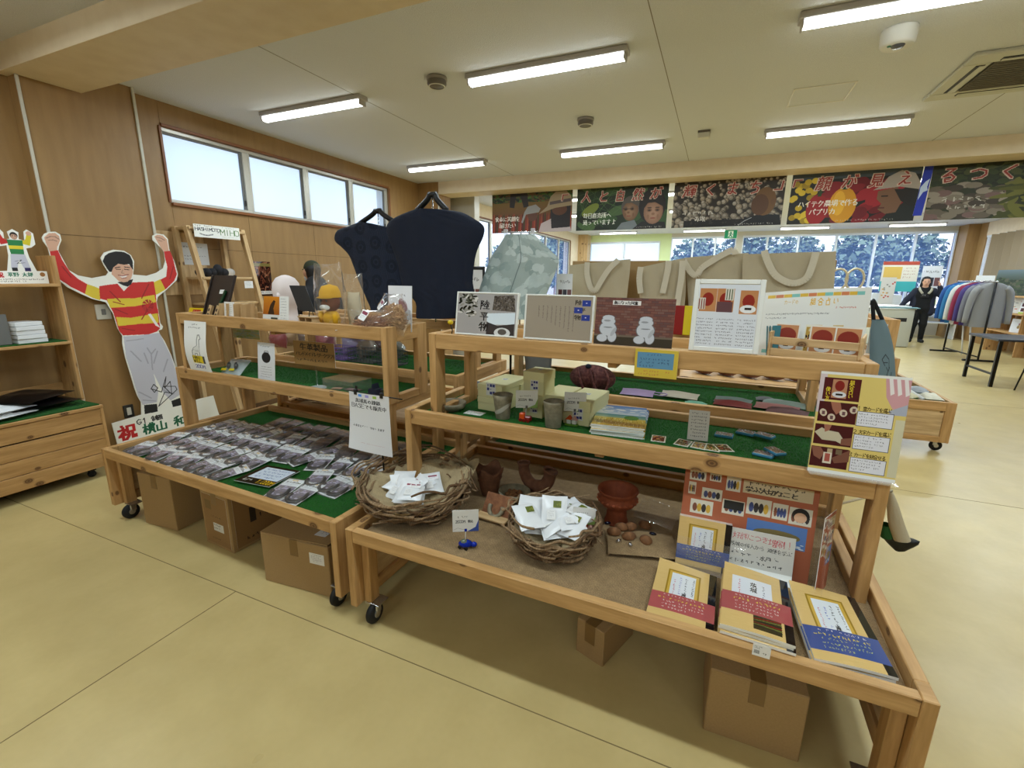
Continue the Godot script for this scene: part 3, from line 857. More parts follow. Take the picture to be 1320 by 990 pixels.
	fill(.52, .43, .43, .23, Color(.34, .48, .72)); oval(.74, .55, .17, .05, Color(.48, .42, .25)); speckle(.54, .6, .4, .05, 30, .02, .006, [Color(.8, .85, .9)])
	# ---- horseshoe packet card
	cell("shoe_card", 100, 190, Color(.87, .88, .88))
	fill(.32, .03, .3, .06, Color(.80, .62, .30)); write("美浦", .36, .035, .05, Color(.95, .9, .75), .16, 1.0); write("馬の蹄鉄", .1, .12, .07, Color(.3, .3, .3), .13, 1.3); fill(.76, .15, .16, .035, Color(.40, .46, .38))
	ticks(.12, .23, .76, 2, .035, .022, Color(.55, .53, .6)); fade(.04, .33, .92, .62, Color(.50, .47, .52), Color(.36, .32, .35)); speckle(.1, .38, .8, .5, 40, .09, .03, [Color(.4, .34, .42), Color(.7, .66, .74), Color(.45, .4, .36)])
	ticks(.1, .82, .8, 2, .04, .02, Color(.6, .6, .6))
	cell("price_board", 270, 150, Color(.05, .05, .05))
	fill(.12, .1, .84, .62, Color(.84, .88, .93)); ticks(.22, .16, .66, 4, .14, .1, Color(.25, .35, .6))
	ticks(.12, .78, .3, 1, .1, .16, Color(.85, .85, .82)); write("1,000円", .52, .76, .17, Color(.92, .74, .15), .16, 1.0)
	# ---- others
	cell("brown_photo", 110, 170, Color(.22, .12, .09)); speckle(0, .05, 1, .85, 90, .16, .025, [Color(.30, .15, .10), Color(.45, .25, .17), Color(.14, .08, .07), Color(.60, .40, .30)], true); fill(0, .05, 1, .09, Color(.5, .45, .25)); fill(.05, .86, .9, .1, Color(.85, .82, .8)); ticks(.1, .885, .8, 1, .1, .05, INK)
	cell("dog_photo", 100, 120, Color(.86, .86, .84)); fade(.0, .0, 1, .62, Color(.80, .50, .12), Color(.62, .34, .1)); poly([[.3, .62], [.42, .3], [.6, .12], [.72, .16], [.62, .4], [.7, .62]], Color(.16, .10, .08)); fill(.5, .72, .4, .22, Color(.2, .24, .22))
	cell("slip", 60, 150, Color(.88, .88, .87)); ticks(.14, .08, .7, 9, .09, .035, Color(.5, .5, .52))
	cell("pouch_sign", 110, 220, Color(.86, .87, .88)); oval(.5, .36, .26, .13, Color(.15, .16, .17)); line([[.34, .3], [.42, .2], [.6, .2], [.66, .3]], 2.5, Color(.2, .2, .2)); ticks(.16, .08, .6, 1, .1, .03, INK); ticks(.16, .58, .7, 5, .06, .024, Color(.45, .45, .47))
	cell("route_map", 200, 110, Color(.84, .86, .80)); speckle(0, 0, 1, 1, 40, .1, .1, [Color(.70, .80, .60), Color(.85, .82, .6), Color(.75, .84, .86)]); line([[0, .3], [.3, .5], [.6, .4], [1, .7]], 4, Color(.88, .7, .5)); line([[.2, 1], [.4, .5], [.5, 0]], 4, Color(.7, .78, .86))
	cell("white_card", 90, 130, Color(.88, .88, .89)); ticks(.2, .18, .6, 1, .1, .06, Color(.45, .42, .42)); oval(.62, .42, .2, .12, Color(.55, .32, .34), .5); oval(.5, .55, .16, .1, Color(.62, .52, .32), 2)
	cell("yellow_book", 120, 50, Color(.80, .68, .10)); fill(.25, .2, .5, .4, Color(.66, .16, .1)); ticks(.3, .3, .4, 1, .2, .25, Color(.9, .85, .6))
	cell("photo_sheet", 110, 110, Color(.86, .87, .88)); for k in 6: fill(.08 + .3 * (k % 3), .3 + .32 * (k / 3), .26, .22, [Color(.30, .12, .14), Color(.2, .2, .25), Color(.45, .3, .3)][k % 3])
	ticks(.1, .12, .8, 1, .1, .08, INK); fill(0, .88, 1, .12, Color(.68, .76, .35))
	cell("landscape", 220, 110, Color(.18, .22, .16)); fade(0, 0, 1, .4, Color(.36, .42, .45), Color(.22, .27, .22)); speckle(0, .35, 1, .6, 120, .05, .04, [Color(.12, .18, .1), Color(.22, .28, .16), Color(.3, .3, .22)], true)
	cell("red_chart", 120, 140, Color(.84, .83, .80)); for k in 14: fill(.1 + .8 * rng.randf(), .1 + .75 * rng.randf(), .12, .05, [Color(.72, .25, .2), Color(.55, .55, .52), Color(.8, .6, .3)][k % 3])
	cell("teal_poster", 170, 150, Color(.90, .88, .82)); fill(0, 0, 1, .12, Color(.70, .28, .2)); fill(.05, .18, .5, .4, Color(.86, .72, .36)); fill(0, .66, 1, .34, Color(.25, .70, .72)); ticks(.6, .2, .34, 4, .1, .06, Color(.6, .3, .2))
	cell("exit_sign", 80, 60, Color(.10, .60, .42)); fill(.3, .12, .4, .76, Color(.90, .95, .92)); oval(.5, .28, .06, .08, Color(.1, .55, .4)); line([[.5, .38], [.48, .6], [.36, .82]], 6, Color(.1, .55, .4)); line([[.48, .6], [.62, .8]], 6, Color(.1, .55, .4)); line([[.36, .5], [.5, .42], [.64, .54]], 5, Color(.1, .55, .4))
	cell("blue_flag", 60, 200, Color(.12, .20, .66)); poly([[.1, .45], [.5, .35], [.9, .3], [.8, .45], [.95, .52], [.5, .55], [.1, .7]], Color(.75, .82, .92)); fill(0, 0, 1, .06, Color(.92, .92, .95))
	cell("box_side", 180, 150, Color(.565, .43, .26)); ticks(.5, .18, .4, 1, .1, .1, Color(.25, .18, .1)); fill(.3, .3, .12, .3, Color(.2, .15, .1)); ticks(.5, .36, .4, 2, .12, .12, Color(.2, .15, .1)); ticks(.2, .85, .3, 1, .1, .1, Color(.25, .18, .1))
	cell("box_end", 110, 150, Color(.565, .43, .26)); fill(.1, .12, .25, .18, Color(.48, .38, .22)); fill(.35, .55, .42, .16, Color(.84, .84, .82)); ticks(.38, .58, .34, 2, .06, .04, INK); ticks(.3, .4, .5, 1, .1, .06, Color(.35, .25, .15)); ticks(.25, .86, .4, 1, .1, .05, Color(.3, .22, .12))
	cell("apron", 220, 330, Color(.64, .70, .69))
	for k in 64:
		var p := Vector2(rng.randf(), rng.randf())
		var a := rng.randf() * PI
		var c: Color = [Color(.75, .80, .79), Color(.58, .65, .64), Color(.71, .77, .76)][k % 3]
		oval(p.x, p.y, .07, .045, c, a); oval(p.x + .07, p.y + .02, .05, .035, c.lightened(.06), a + 1.0)
		line([p + Vector2(-.07, .03), p, p + Vector2(.08, -.04)], 2, c.lightened(.05))
	fill(.485, 0, .012, 1, Color(.42, .48, .48))
	cell("tote_face", 120, 220, Color(.40, .49, .52)); line([[.55, .7], [.45, .62], [.6, .56], [.72, .62], [.7, .74], [.6, .84], [.74, .9], [.78, .8]], 2, Color(.12, .14, .16)); line([[.5, .66], [.66, .66]], 2, Color(.12, .14, .16)); line([[.6, .72], [.66, .78], [.72, .72]], 2, Color(.12, .14, .16))
	cell("patchwork", 120, 80, Color(.36, .17, .16)); speckle(0, 0, 1, 1, 60, .09, .08, [Color(.45, .22, .2), Color(.55, .42, .34), Color(.28, .12, .12), Color(.35, .3, .25), Color(.6, .5, .42)], true)
	cell("red_print", 120, 80, Color(.46, .14, .14)); speckle(0, 0, 1, 1, 30, .07, .06, [Color(.6, .2, .2), Color(.35, .1, .12), Color(.7, .5, .45)], true)
	cell("hoodie", 80, 60, Color(.02, .02, .025)); ticks(.2, .3, .6, 1, .1, .3, Color(.8, .8, .8))

func paint_banners() -> void:
	var leaf := [Color(.12, .22, .07), Color(.20, .33, .10), Color(.27, .40, .13), Color(.08, .14, .06)]
	cell("banner_0", 420, 200, Color(.34, .25, .10))
	speckle(0, 0, 1, .3, 260, .016, .03, leaf, true)
	fade(0, .3, 1, .3, Color(.44, .34, .12), Color(.40, .26, .10))
	for k in 46: poly([[k / 46.0, .55 + .1 * rng.randf()], [k / 46.0 + .012, .55], [k / 46.0 + .02, 1], [k / 46.0 - .01, 1]], [Color(.48, .17, .10), Color(.58, .24, .14), Color(.32, .10, .07), Color(.25, .20, .08)][k % 4])
	poly([[.24, .04], [.45, .04], [.47, .4], [.41, .42], [.37, .15], [.31, .15], [.29, .42], [.23, .4]], Color(.13, .10, .08))
	poly([[.6, 1], [.63, .8], [.75, .7], [.96, .72], [1, 1]], Color(.72, .66, .66)); poly([[.74, .42], [.98, .42], [.98, .9], [.76, .92]], Color(.14, .12, .13))
	oval(.85, .5, .09, .13, Color(.36, .22, .15)); poly([[.60, .58], [.70, .42], [.74, .2], [.80, .1], [.93, .1], [.98, .2], [1, .36], [1, .42], [.8, .46]], Color(.60, .53, .42)); poly([[.73, .32], [.98, .26], [.98, .33], [.73, .39]], Color(.35, .30, .30))
	oval(.52, .62, .06, .12, Color(.36, .22, .16)); poly([[.42, .52], [.46, .40], [.56, .36], [.62, .46], [.6, .54], [.44, .58], [.40, .78], [.38, .76]], Color(.56, .56, .55))
	write("食卓に笑顔を", .04, .62, .105, Color(.88, .86, .82), .13); write("届けたい", .1, .77, .105, Color(.88, .86, .82), .13)
	title("「", .86, .15); ticks(.68, .93, .3, 1, .1, .045, Color(.7, .68, .65))
	cell("banner_1", 420, 200, Color(.10, .16, .09))
	for k in 26: oval(rng.randf(), rng.randf(), .13, .09, [Color(.13, .21, .11), Color(.19, .30, .15), Color(.26, .36, .20), Color(.07, .11, .06)][k % 4], rng.randf() * 3)
	for k in 30: line([[rng.randf() * .5, rng.randf()], [rng.randf() * .6, rng.randf()]], 1.4, Color(.32, .45, .24))
	oval(.16, .55, .07, .16, Color(.45, .50, .20), .5)
	poly([[.46, 1], [.52, .85], [.66, .8], [.72, 1]], Color(.42, .45, .46)); poly([[.64, 1], [.74, .84], [.98, .86], [1, 1]], Color(.09, .08, .08))
	face(.61, .58, .22, Color(.50, .36, .25), Color(.32, .30, .28), .5); line([[.53, .55], [.59, .56], [.64, .55]], 2, Color(.12, .1, .1))
	oval(.84, .52, .14, .36, Color(.10, .07, .06)); face(.855, .62, .26, Color(.60, .44, .34), Color(.12, .09, .08))
	title("人と自然が", .05, .15, 1.74); write("毎日直売所へ", .08, .62, .105, Color(.88, .88, .84), .13); write("通っています♪", .08, .77, .105, Color(.88, .88, .84), .13)
	ticks(.68, .94, .28, 1, .1, .04, Color(.7, .68, .65))
	cell("banner_2", 420, 200, Color(.16, .13, .11))
	pebble_field(330, .055, [Color(.52, .48, .42), Color(.60, .56, .50), Color(.45, .41, .36), Color(.56, .50, .42)], -.02, 1.0)
	fill(.12, .86, .6, .14, Color(.08, .07, .08)); speckle(.12, .84, .6, .12, 60, .012, .02, [Color(.10, .09, .1), Color(.2, .18, .17)])
	poly([[.62, 1], [.68, .86], [.8, .78], [.98, .80], [1, 1]], Color(.07, .07, .09)); oval(.84, .54, .095, .27, Color(.42, .30, .17)); oval(.80, .60, .075, .2, Color(.34, .22, .14)); oval(.91, .55, .022, .06, Color(.40, .28, .18)); line([[.63, .98], [.68, .9], [.74, .84]], 2, Color(.7, .7, .7))
	title("輝くまち」", .09, .15, 1.80); ticks(.1, .68, .3, 1, .1, .1, Color(.80, .78, .74)); write("み収", .22, .78, .1, Color(.80, .78, .74), .13); ticks(.6, .945, .34, 1, .1, .04, Color(.7, .68, .65))
	cell("banner_3", 420, 200, Color(.10, .10, .08))
	fade(0, 0, 1, .2, Color(.30, .36, .42), Color(.22, .26, .28))
	for k in 30: oval(.02 + .24 * rng.randf(), .2 + .8 * rng.randf(), .03, .055, [Color(.74, .62, .12), Color(.82, .70, .18), Color(.60, .50, .1)][k % 3])
	for k in 34: oval(.30 + .6 * rng.randf(), .3 + .65 * rng.randf(), .06, .11, [Color(.50, .08, .12), Color(.40, .05, .09), Color(.60, .12, .16)][k % 3], rng.randf())
	oval(.24, .74, .09, .28, Color(.58, .10, .12)); oval(.44, .68, .11, .32, Color(.80, .56, .10)); oval(.41, .64, .05, .22, Color(.88, .66, .18)); poly([[.42, .4], [.46, .4], [.48, .24], [.45, .24]], Color(.13, .25, .1)); poly([[.23, .5], [.26, .5], [.27, .3], [.25, .3]], Color(.13, .25, .1))
	poly([[.74, 1], [.8, .84], [.92, .72], [.99, .74], [.99, 1]], Color(.09, .11, .1)); poly([[.70, .46], [.84, .4], [.9, .6], [.86, .84], [.78, .86], [.72, .78], [.74, .68], [.70, .6]], Color(.46, .33, .24)); fill(.73, .54, .05, .02, Color(.1, .08, .07)); fill(.72, .74, .05, .025, Color(.34, .18, .15)); poly([[.82, .44], [.97, .44], [.95, .74], [.88, .64]], Color(.10, .08, .07))
	poly([[.66, .44], [.72, .36], [.76, .22], [.85, .12], [.95, .18], [1, .34], [1, .46], [.86, .40]], Color(.64, .60, .56))
	title("「顔が見え", .0, .15, 1.88); write("ハイテク農場で作る", .08, .58, .105, Color(.90, .88, .84), .13); write("パプリカ", .18, .73, .105, Color(.90, .88, .84), .13); ticks(.4, .94, .5, 1, .1, .04, Color(.7, .68, .65))
	cell("banner_4", 420, 200, Color(.16, .18, .08))
	speckle(0, 0, 1, .5, 240, .03, .05, [Color(.13, .18, .07), Color(.20, .25, .10), Color(.26, .29, .13), Color(.10, .13, .05)], true)
	for k in 90: oval(.02 + .52 * rng.randf(), .42 + .56 * rng.randf(), .05, .055, [Color(.48, .44, .38), Color(.38, .34, .28), Color(.56, .52, .46), Color(.24, .20, .16), Color(.44, .34, .32)][k % 5], rng.randf() * 3)
	speckle(.5, .4, .5, .6, 90, .03, .12, [Color(.32, .33, .10), Color(.24, .26, .08), Color(.40, .40, .16)], true); oval(.9, .95, .14, .2, Color(.6, .56, .56))
	title("るつくり", .05, .14, 1.66); ticks(.1, .62, .34, 1, .1, .1, Color(.75, .73, .68)); ticks(.14, .76, .28, 1, .1, .1, Color(.75, .73, .68))

func paint_jockey() -> void:
	cell("jockey", 560, 740, Color(.93, .93, .90))
	var red := Color(.78, .17, .16)
	var yel := Color(.86, .76, .22)
	var skin := Color(.84, .66, .56)
	jpoly([[248, 335], [275, 312], [310, 310], [335, 330], [338, 355], [322, 392], [322, 412], [280, 416], [262, 375]], skin)
	jline([[262, 340], [285, 330], [312, 333], [330, 345]], 3, skin.darkened(.3)); jline([[275, 352], [300, 350], [318, 356]], 3, skin.darkened(.25))
	jpoly([[872, 330], [890, 320], [920, 325], [944, 348], [950, 385], [955, 412], [922, 416], [895, 370]], skin)
	jline([[885, 335], [910, 340], [930, 352]], 3, skin.darkened(.3)); jline([[895, 352], [915, 358]], 3, skin.darkened(.25))
	jpoly([[280, 415], [326, 408], [350, 462], [395, 530], [440, 570], [492, 600], [480, 655], [400, 615], [335, 572], [300, 495]], red)
	jpoly([[492, 600], [530, 612], [568, 628], [566, 692], [520, 676], [480, 655]], yel)
	jpoly([[905, 575], [940, 558], [946, 500], [924, 416], [966, 410], [1000, 545], [984, 582], [934, 632]], red)
	jpoly([[865, 592], [906, 572], [936, 630], [884, 660], [866, 640]], yel)
	jpoly([[560, 612], [610, 604], [664, 598], [700, 640], [750, 590], [830, 588], [868, 584], [880, 650], [884, 700], [895, 760], [905, 850], [888, 868], [840, 884], [695, 890], [672, 862], [640, 760], [604, 692], [565, 682]], red)
	jpoly([[604, 684], [660, 680], [760, 680], [874, 660], [882, 702], [760, 726], [622, 734]], yel)
	jpoly([[655, 786], [740, 790], [892, 764], [898, 818], [780, 826], [668, 838]], yel)
	for l in [[[620, 640], [680, 700]], [[840, 600], [800, 680]], [[650, 740], [720, 770]], [[850, 720], [800, 800]], [[640, 700], [700, 716]], [[690, 850], [760, 862]], [[350, 500], [400, 560]], [[980, 500], [960, 570]]]: jline(l[0] if l[0][0] is Array else l, 2.5, Color(.58, .12, .12))
	for k in 9: jpoly([[835 + 34 * cos(k * .7), 722 + 36 * sin(k * .7)], [835 + 10 * cos(k * .7 + 1.2), 722 + 10 * sin(k * .7 + 1.2)], [835 + 34 * cos(k * .7 + .55), 722 + 36 * sin(k * .7 + .55)]], [Color(.62, .12, .13), Color(.70, .18, .18)][k % 2])
	jpoly([[836, 770], [852, 766], [905, 845], [915, 852], [880, 835]], Color(.92, .90, .88))
	jpoly([[664, 590], [752, 572], [742, 600], [722, 614], [694, 606]], Color(.13, .11, .12))
	jpoly([[630, 520], [650, 488], [700, 478], [745, 500], [752, 530], [742, 566], [722, 586], [700, 590], [672, 584], [650, 562], [632, 545]], skin)
	jpoly([[580, 470], [592, 440], [615, 424], [652, 415], [700, 418], [734, 436], [750, 470], [752, 520], [738, 500], [730, 486], [700, 490], [668, 484], [640, 505], [630, 530], [618, 530], [602, 508]], Color(.09, .08, .09))
	jline([[652, 508], [678, 503]], 3, Color(.14, .1, .1)); jline([[704, 503], [732, 507]], 3, Color(.14, .1, .1)); jline([[658, 517], [680, 516]], 3, Color(.2, .12, .1)); jline([[704, 516], [728, 519]], 3, Color(.2, .12, .1))
	jline([[694, 518], [686, 536], [700, 538]], 2, skin.darkened(.2)); jpoly([[672, 550], [722, 546], [712, 562], [690, 566]], Color(.92, .88, .86)); jline([[668, 549], [690, 553], [724, 545]], 2.5, Color(.55, .25, .22)); jline([[688, 568], [714, 563]], 2.5, Color(.62, .34, .3))
	var pants := Color(.76, .76, .80)
	jpoly([[604, 128], [690, 122], [780, 110], [835, 220], [860, 295], [872, 360], [884, 412], [835, 442], [800, 405], [772, 350], [752, 310], [764, 370], [774, 400], [768, 450], [698, 464], [676, 420], [660, 370], [640, 300], [616, 230]], pants, true)
	for l in [[[740, 220], [746, 290]], [[705, 210], [725, 260]], [[770, 200], [752, 260]], [[640, 200], [690, 250]], [[680, 400], [740, 430]], [[820, 240], [800, 300]], [[700, 440], [760, 444]], [[800, 390], [850, 410]], [[620, 150], [700, 140]], [[720, 185], [740, 215], [760, 190]]]: jline(l, 4, Color(.64, .64, .69), true)
	jpoly([[705, 464], [768, 458], [772, 496], [708, 508]], Color(.1, .1, .11), true); jpoly([[838, 444], [884, 428], [890, 464], [846, 474]], Color(.1, .1, .11), true)
	jline([[738, 385], [752, 362], [772, 380], [756, 402], [742, 385], [790, 400], [812, 325], [806, 380], [832, 348], [842, 412], [800, 372], [858, 372], [866, 388], [776, 470], [806, 400], [830, 405]], 2, INK, true)
	# the congratulation panel, lettered along its slope
	var a := ju(jp([560, 640], true))
	var row := func(text: String, p: Array, size: float, c: Color, pen: float, pitch: float) -> void:
		var at: Vector2 = ju(jp(p, true))
		for ch in text:
			write(ch, at.x, at.y, size, c, pen)
			at += Vector2(size * pitch * pen_px.y / pen_px.x * (.5 if ch == " " else 1.0), 0)
	row.call("G1 制覇", [668, 538], .024, INK, .17, 1.0)
	row.call("祝", [578, 575], .062, Color(.72, .10, .12), .2, 1.0)
	row.call("横山 和生", [698, 562], .046, Color(.05, .36, .24), .17, 1.18)
	for k in 3: oval(.945 + .012 * k, .79 + .01 * k, .03, .018, [Color(.66, .40, .2), Color(.75, .5, .22), Color(.55, .3, .15)][k])

func paint_howto() -> void:
	cell("howto", 510, 600, Color(.85, .76, .45))
	fill(0, 0, .08, .4, Color(.80, .74, .76)); poly([[.72, 0], [1, 0], [1, .36], [.84, .30], [.76, .2]], Color(.80, .60, .62)); for k in 3: poly([[.76 + .08 * k, .02], [.80 + .08 * k, .02], [.84 + .08 * k, .16], [.80 + .08 * k, .18]], Color(.9, .87, .86))
	poly([[.8, .33], [1, .25], [1, .36], [.84, .36]], Color(.66, .68, .74)); fill(0, 0, 1, .025, Color(.88, .88, .87)); fill(0, .965, 1, .035, Color(.88, .88, .87)); fill(.90, .40, .10, .55, Color(.80, .78, .66))
	fill(.05, .055, .42, .215, Color(.30, .09, .12)); fill(.15, .07, .17, .18, Color(.70, .50, .38)); oval(.235, .13, .055, .05, Color(.50, .14, .13)); oval(.24, .215, .08, .03, Color(.82, .82, .84)); fill(.2, .205, .08, .018, INK)
	write("組合占い", .345, .07, .042, Color(.85, .76, .2), .16, 1.05, true); write("使い方", .085, .15, .04, Color(.85, .76, .2), .16, 1.05, true)
	for k in 3:
		var y := .29 + .225 * k
		fill(.03 - .01 * k, y, .44, .2, Color(.27, .08, .11))
		write(["1 面カードを選ぶ", "2 文字カードを選ぶ", "3 カードを組合せる"][k], .475 - .01 * k, y + .018, .038, Color(.28, .22, .1), .15, .98)
		fill(.475, y + .062, .40, .145, Color(.2, .2, .3)); fill(.481, y + .067, .388, .135, Color(.87, .87, .90)); ticks(.495, y + .08, .35, 4, .029, .022, Color(.3, .3, .33))
	var sk := Color(.62, .40, .33)
	poly([[.16, .29], [.27, .29], [.3, .37], [.24, .41], [.19, .36]], sk); for p in [[.06, .37, .4], [.16, .41, 0.1], [.29, .36, .1], [.40, .32, -.1]]: oval(p[0] + .03, p[1] + .03, .045, .035, Color(.80, .74, .66), p[2]); fill(p[0] + .015, p[1] + .015, .035, .035, Color(.4, .28, .3))
	poly([[.02, .60], [.1, .55], [.16, .57], [.3, .58], [.36, .64], [.34, .69], [.28, .67], [.12, .67]], Color(.76, .72, .62)); poly([[.12, .515], [.21, .515], [.19, .57], [.14, .59]], sk); poly([[.34, .64], [.46, .62], [.46, .7], [.34, .70]], sk.darkened(.2))
	poly([[.01, .745], [.12, .745], [.17, .80], [.13, .87], [.05, .84]], sk.darkened(.15)); poly([[.26, .84], [.46, .74], [.46, .86], [.3, .89]], sk.darkened(.25)); fill(.16, .79, .1, .11, Color(.85, .80, .74)); fill(.18, .80, .06, .08, Color(.66, .34, .3)); fill(.2, .75, .06, .04, Color(.7, .62, .5)); fill(.3, .75, .07, .05, Color(.45, .38, .3))

# ---------------------------------------------------------------- the room
func slab(called: String, lo: Vector3, hi: Vector3, m: String) -> MeshInstance3D:
	return struct(called, box((hi - lo).abs(), 0.002), mats[m], T((lo.x + hi.x) / 2, (lo.y + hi.y) / 2, (lo.z + hi.z) / 2))

func add_box(o: Node3D, called: String, lo: Vector3, hi: Vector3, m: Material, r := 0.003) -> MeshInstance3D:
	return part(o, called, box((hi - lo).abs(), r), m, T((lo.x + hi.x) / 2, (lo.y + hi.y) / 2, (lo.z + hi.z) / 2))

func room() -> void:
	var fl := slab("floor", Vector3(-5.3, -.1, -18.4), Vector3(7.2, 0, 4.2), "vinyl")
	var seam := mat("seam", Color(.47, .40, .24), 0.7)
	# welded joints of the vinyl sheets
	part(fl, "seam", box(Vector3(.004, .0014, 3.3), 0), seam, T(-2.13 - .95, .0503, .32 + 7.1))
	for z in [-1.33, -4.3, -8.0]:
		part(fl, "seam", box(Vector3(12.2, .0014, .004), 0), seam, T(0, .0503, z + 7.1))
	var ce := slab("ceiling", Vector3(-5.3, CEIL, -18.4), Vector3(7.2, CEIL + .2, 4.2), "ceiling_board")
	var joint := mat("ceiling_joint", Color(.52, .50, .45), 0.8)
	for x in [-3.2, -.55, 2.1]:
		part(ce, "joint", box(Vector3(.006, .002, 5.0), 0), joint, T(x - .95, -.1005, 7.1 - 4.9))
	# left wall with four high windows, and the back room's lower ones
	slab("wall_left", Vector3(-5.3, 0, -3.07), Vector3(-5.05, CEIL, 4.2), "panel")
	slab("wall_left", Vector3(-5.3, 0, -6.47), Vector3(-5.05, 2.29, -3.07), "panel")
	slab("wall_left", Vector3(-5.3, 2.98, -6.47), Vector3(-5.05, CEIL, -3.07), "panel")
	slab("wall_left", Vector3(-5.3, 0, -9.0), Vector3(-5.05, CEIL, -6.47), "panel")
	slab("wall_left", Vector3(-5.3, 0, -16.7), Vector3(-5.05, .9, -9.0), "beam_paint")
	slab("wall_left", Vector3(-5.3, 2.9, -16.7), Vector3(-5.05, CEIL, -9.0), "beam_paint")
	slab("wall_left", Vector3(-5.3, 0, -18.4), Vector3(-5.05, CEIL, -16.7), "beam_paint")
	var line_m := mat("panel_joint", Color(.36, .25, .12), 0.7)
	for y in [1.86]:
		slab("trim_1", Vector3(-5.05, y, -3.07), Vector3(-5.0485, y + .004, -2.78), "panel_joint")
		slab("trim_2", Vector3(-5.05, y, -6.9), Vector3(-5.0485, y + .004, -3.07), "panel_joint")
	for z in [-3.9, -4.85, -5.8]: slab("trim_3", Vector3(-5.05, .1, z), Vector3(-5.0485, 2.27, z + .003), "panel_joint")
	slab("baseboard_left", Vector3(-5.05, 0, -7.3), Vector3(-5.035, .06, 3.9), "panel_joint")
	window_row("window_1", -5.05, [-3.07, -3.99, -4.84, -5.66, -6.47], 2.29, 2.98, "frosted")
	window_row("window_2", -5.05, [-9.0, -10.3, -11.6, -12.9, -14.2, -15.5, -16.7], .9, 2.9, "blue_pane")
	# the pillar under the near beam, with its white corner strips
	slab("pillar", Vector3(-5.05, 0, -2.80), Vector3(-4.93, CEIL, -2.02), "panel")
	slab("trim_4", Vector3(-4.93, 0, -2.032), Vector3(-4.915, 3.03, -2.012), "trim_white")
	slab("trim_5", Vector3(-4.93, 0, -2.812), Vector3(-4.915, CEIL, -2.790), "trim_white")
	slab("trim_6", Vector3(-4.9299, 1.9, -2.79), Vector3(-4.9285, 1.904, -2.03), "panel_joint")
	slab("beam_near", Vector3(-5.05, 3.03, -2.42), Vector3(6.56, CEIL + .01, -1.95), "beam_paint")
	# the beam that parts the two rooms
	slab("pillar", Vector3(-5.05, 0, -7.7), Vector3(-4.63, CEIL, -7.3), "panel")
	slab("trim_7", Vector3(-4.645, 0, -7.31), Vector3(-4.625, 3.02, -7.295), "trim_white")
	slab("beam_far", Vector3(-4.63, 3.0, -7.72), Vector3(6.56, CEIL + .01, -7.3), "beam_paint")
	slab("pillar", Vector3(-5.05, 0, -8.3), Vector3(-4.35, CEIL, -8.1), "trim_white")
	# right side, far wall, back
	slab("wall_right", Vector3(6.55, 0, -9.5), Vector3(7.2, CEIL, 4.2), "panel")
	slab("wall_right", Vector3(6.55, 0, -17.2), Vector3(7.2, .95, -9.5), "panel")
	slab("wall_right", Vector3(6.55, 2.85, -17.2), Vector3(7.2, CEIL, -9.5), "beam_paint")
	slab("wall_right", Vector3(6.55, 0, -18.4), Vector3(7.2, CEIL, -17.2), "panel")
	slab("wall_back", Vector3(-5.3, 0, 4.0), Vector3(7.2, CEIL, 4.2), "panel")
	var green := mat("green_wall", Color(.80, .88, .60), 0.7)
	slab("wall_far", Vector3(-5.3, 0, -18.4), Vector3(-4.7, CEIL, -18.15), "green_wall")
	slab("wall_far", Vector3(-4.7, 0, -18.4), Vector3(-2.1, .7, -18.15), "green_wall")
	slab("wall_far", Vector3(-4.7, 2.95, -18.4), Vector3(-2.1, CEIL, -18.15), "green_wall")
	slab("wall_far", Vector3(-2.1, 0, -18.4), Vector3(-1.72, CEIL, -18.15), "green_wall")
	slab("wall_far", Vector3(-1.72, 0, -18.4), Vector3(6.26, .55, -18.15), "trim_white")
	slab("wall_far", Vector3(-1.72, 3.07, -18.4), Vector3(6.26, CEIL, -18.15), "trim_white")
	slab("wall_far", Vector3(.40, .55, -18.4), Vector3(.60, 3.07, -18.15), "trim_white")
	slab("wall_far", Vector3(6.26, 0, -18.4), Vector3(7.2, CEIL, -18.15), "panel")
	slab("pillar", Vector3(6.28, 0, -18.14), Vector3(6.56, CEIL, -17.6), "panel")
	var wt := mat("white_frame", Color(.84, .86, .88), 0.4)
	far_window("window_3", [-4.7, -3.4, -2.1], .7, 2.95)
	far_window("window_4", [-1.72, -.98, -.25, .40], .55, 3.07)
	far_window("window_5", [.60, 1.35, 2.25, 3.30, 4.33, 5.31, 6.26], .55, 3.07)
	var side := thing("window_6", "", "", Vector3(6.6, 0, -13.35))
	for m in ["label", "category"]: side.remove_meta(m)
	side.set_meta("kind", "structure")
	for k in 6:
		add_box(side, "mullion", Vector3(-.02, .95, -3.85 + k * 1.54 - .03), Vector3(.06, 2.85, -3.85 + k * 1.54 + .03), wt)
	for k in 5:
		add_box(side, "pane", Vector3(.0, .95, -3.8 + k * 1.54), Vector3(.006, 2.85, -2.36 + k * 1.54), mats["pane"])
	add_box(side, "window_frame", Vector3(-.04, .93, -3.85), Vector3(.08, .99, 3.85), wt)
	add_box(side, "window_frame", Vector3(-.04, 2.80, -3.85), Vector3(.08, 2.86, 3.85), wt)

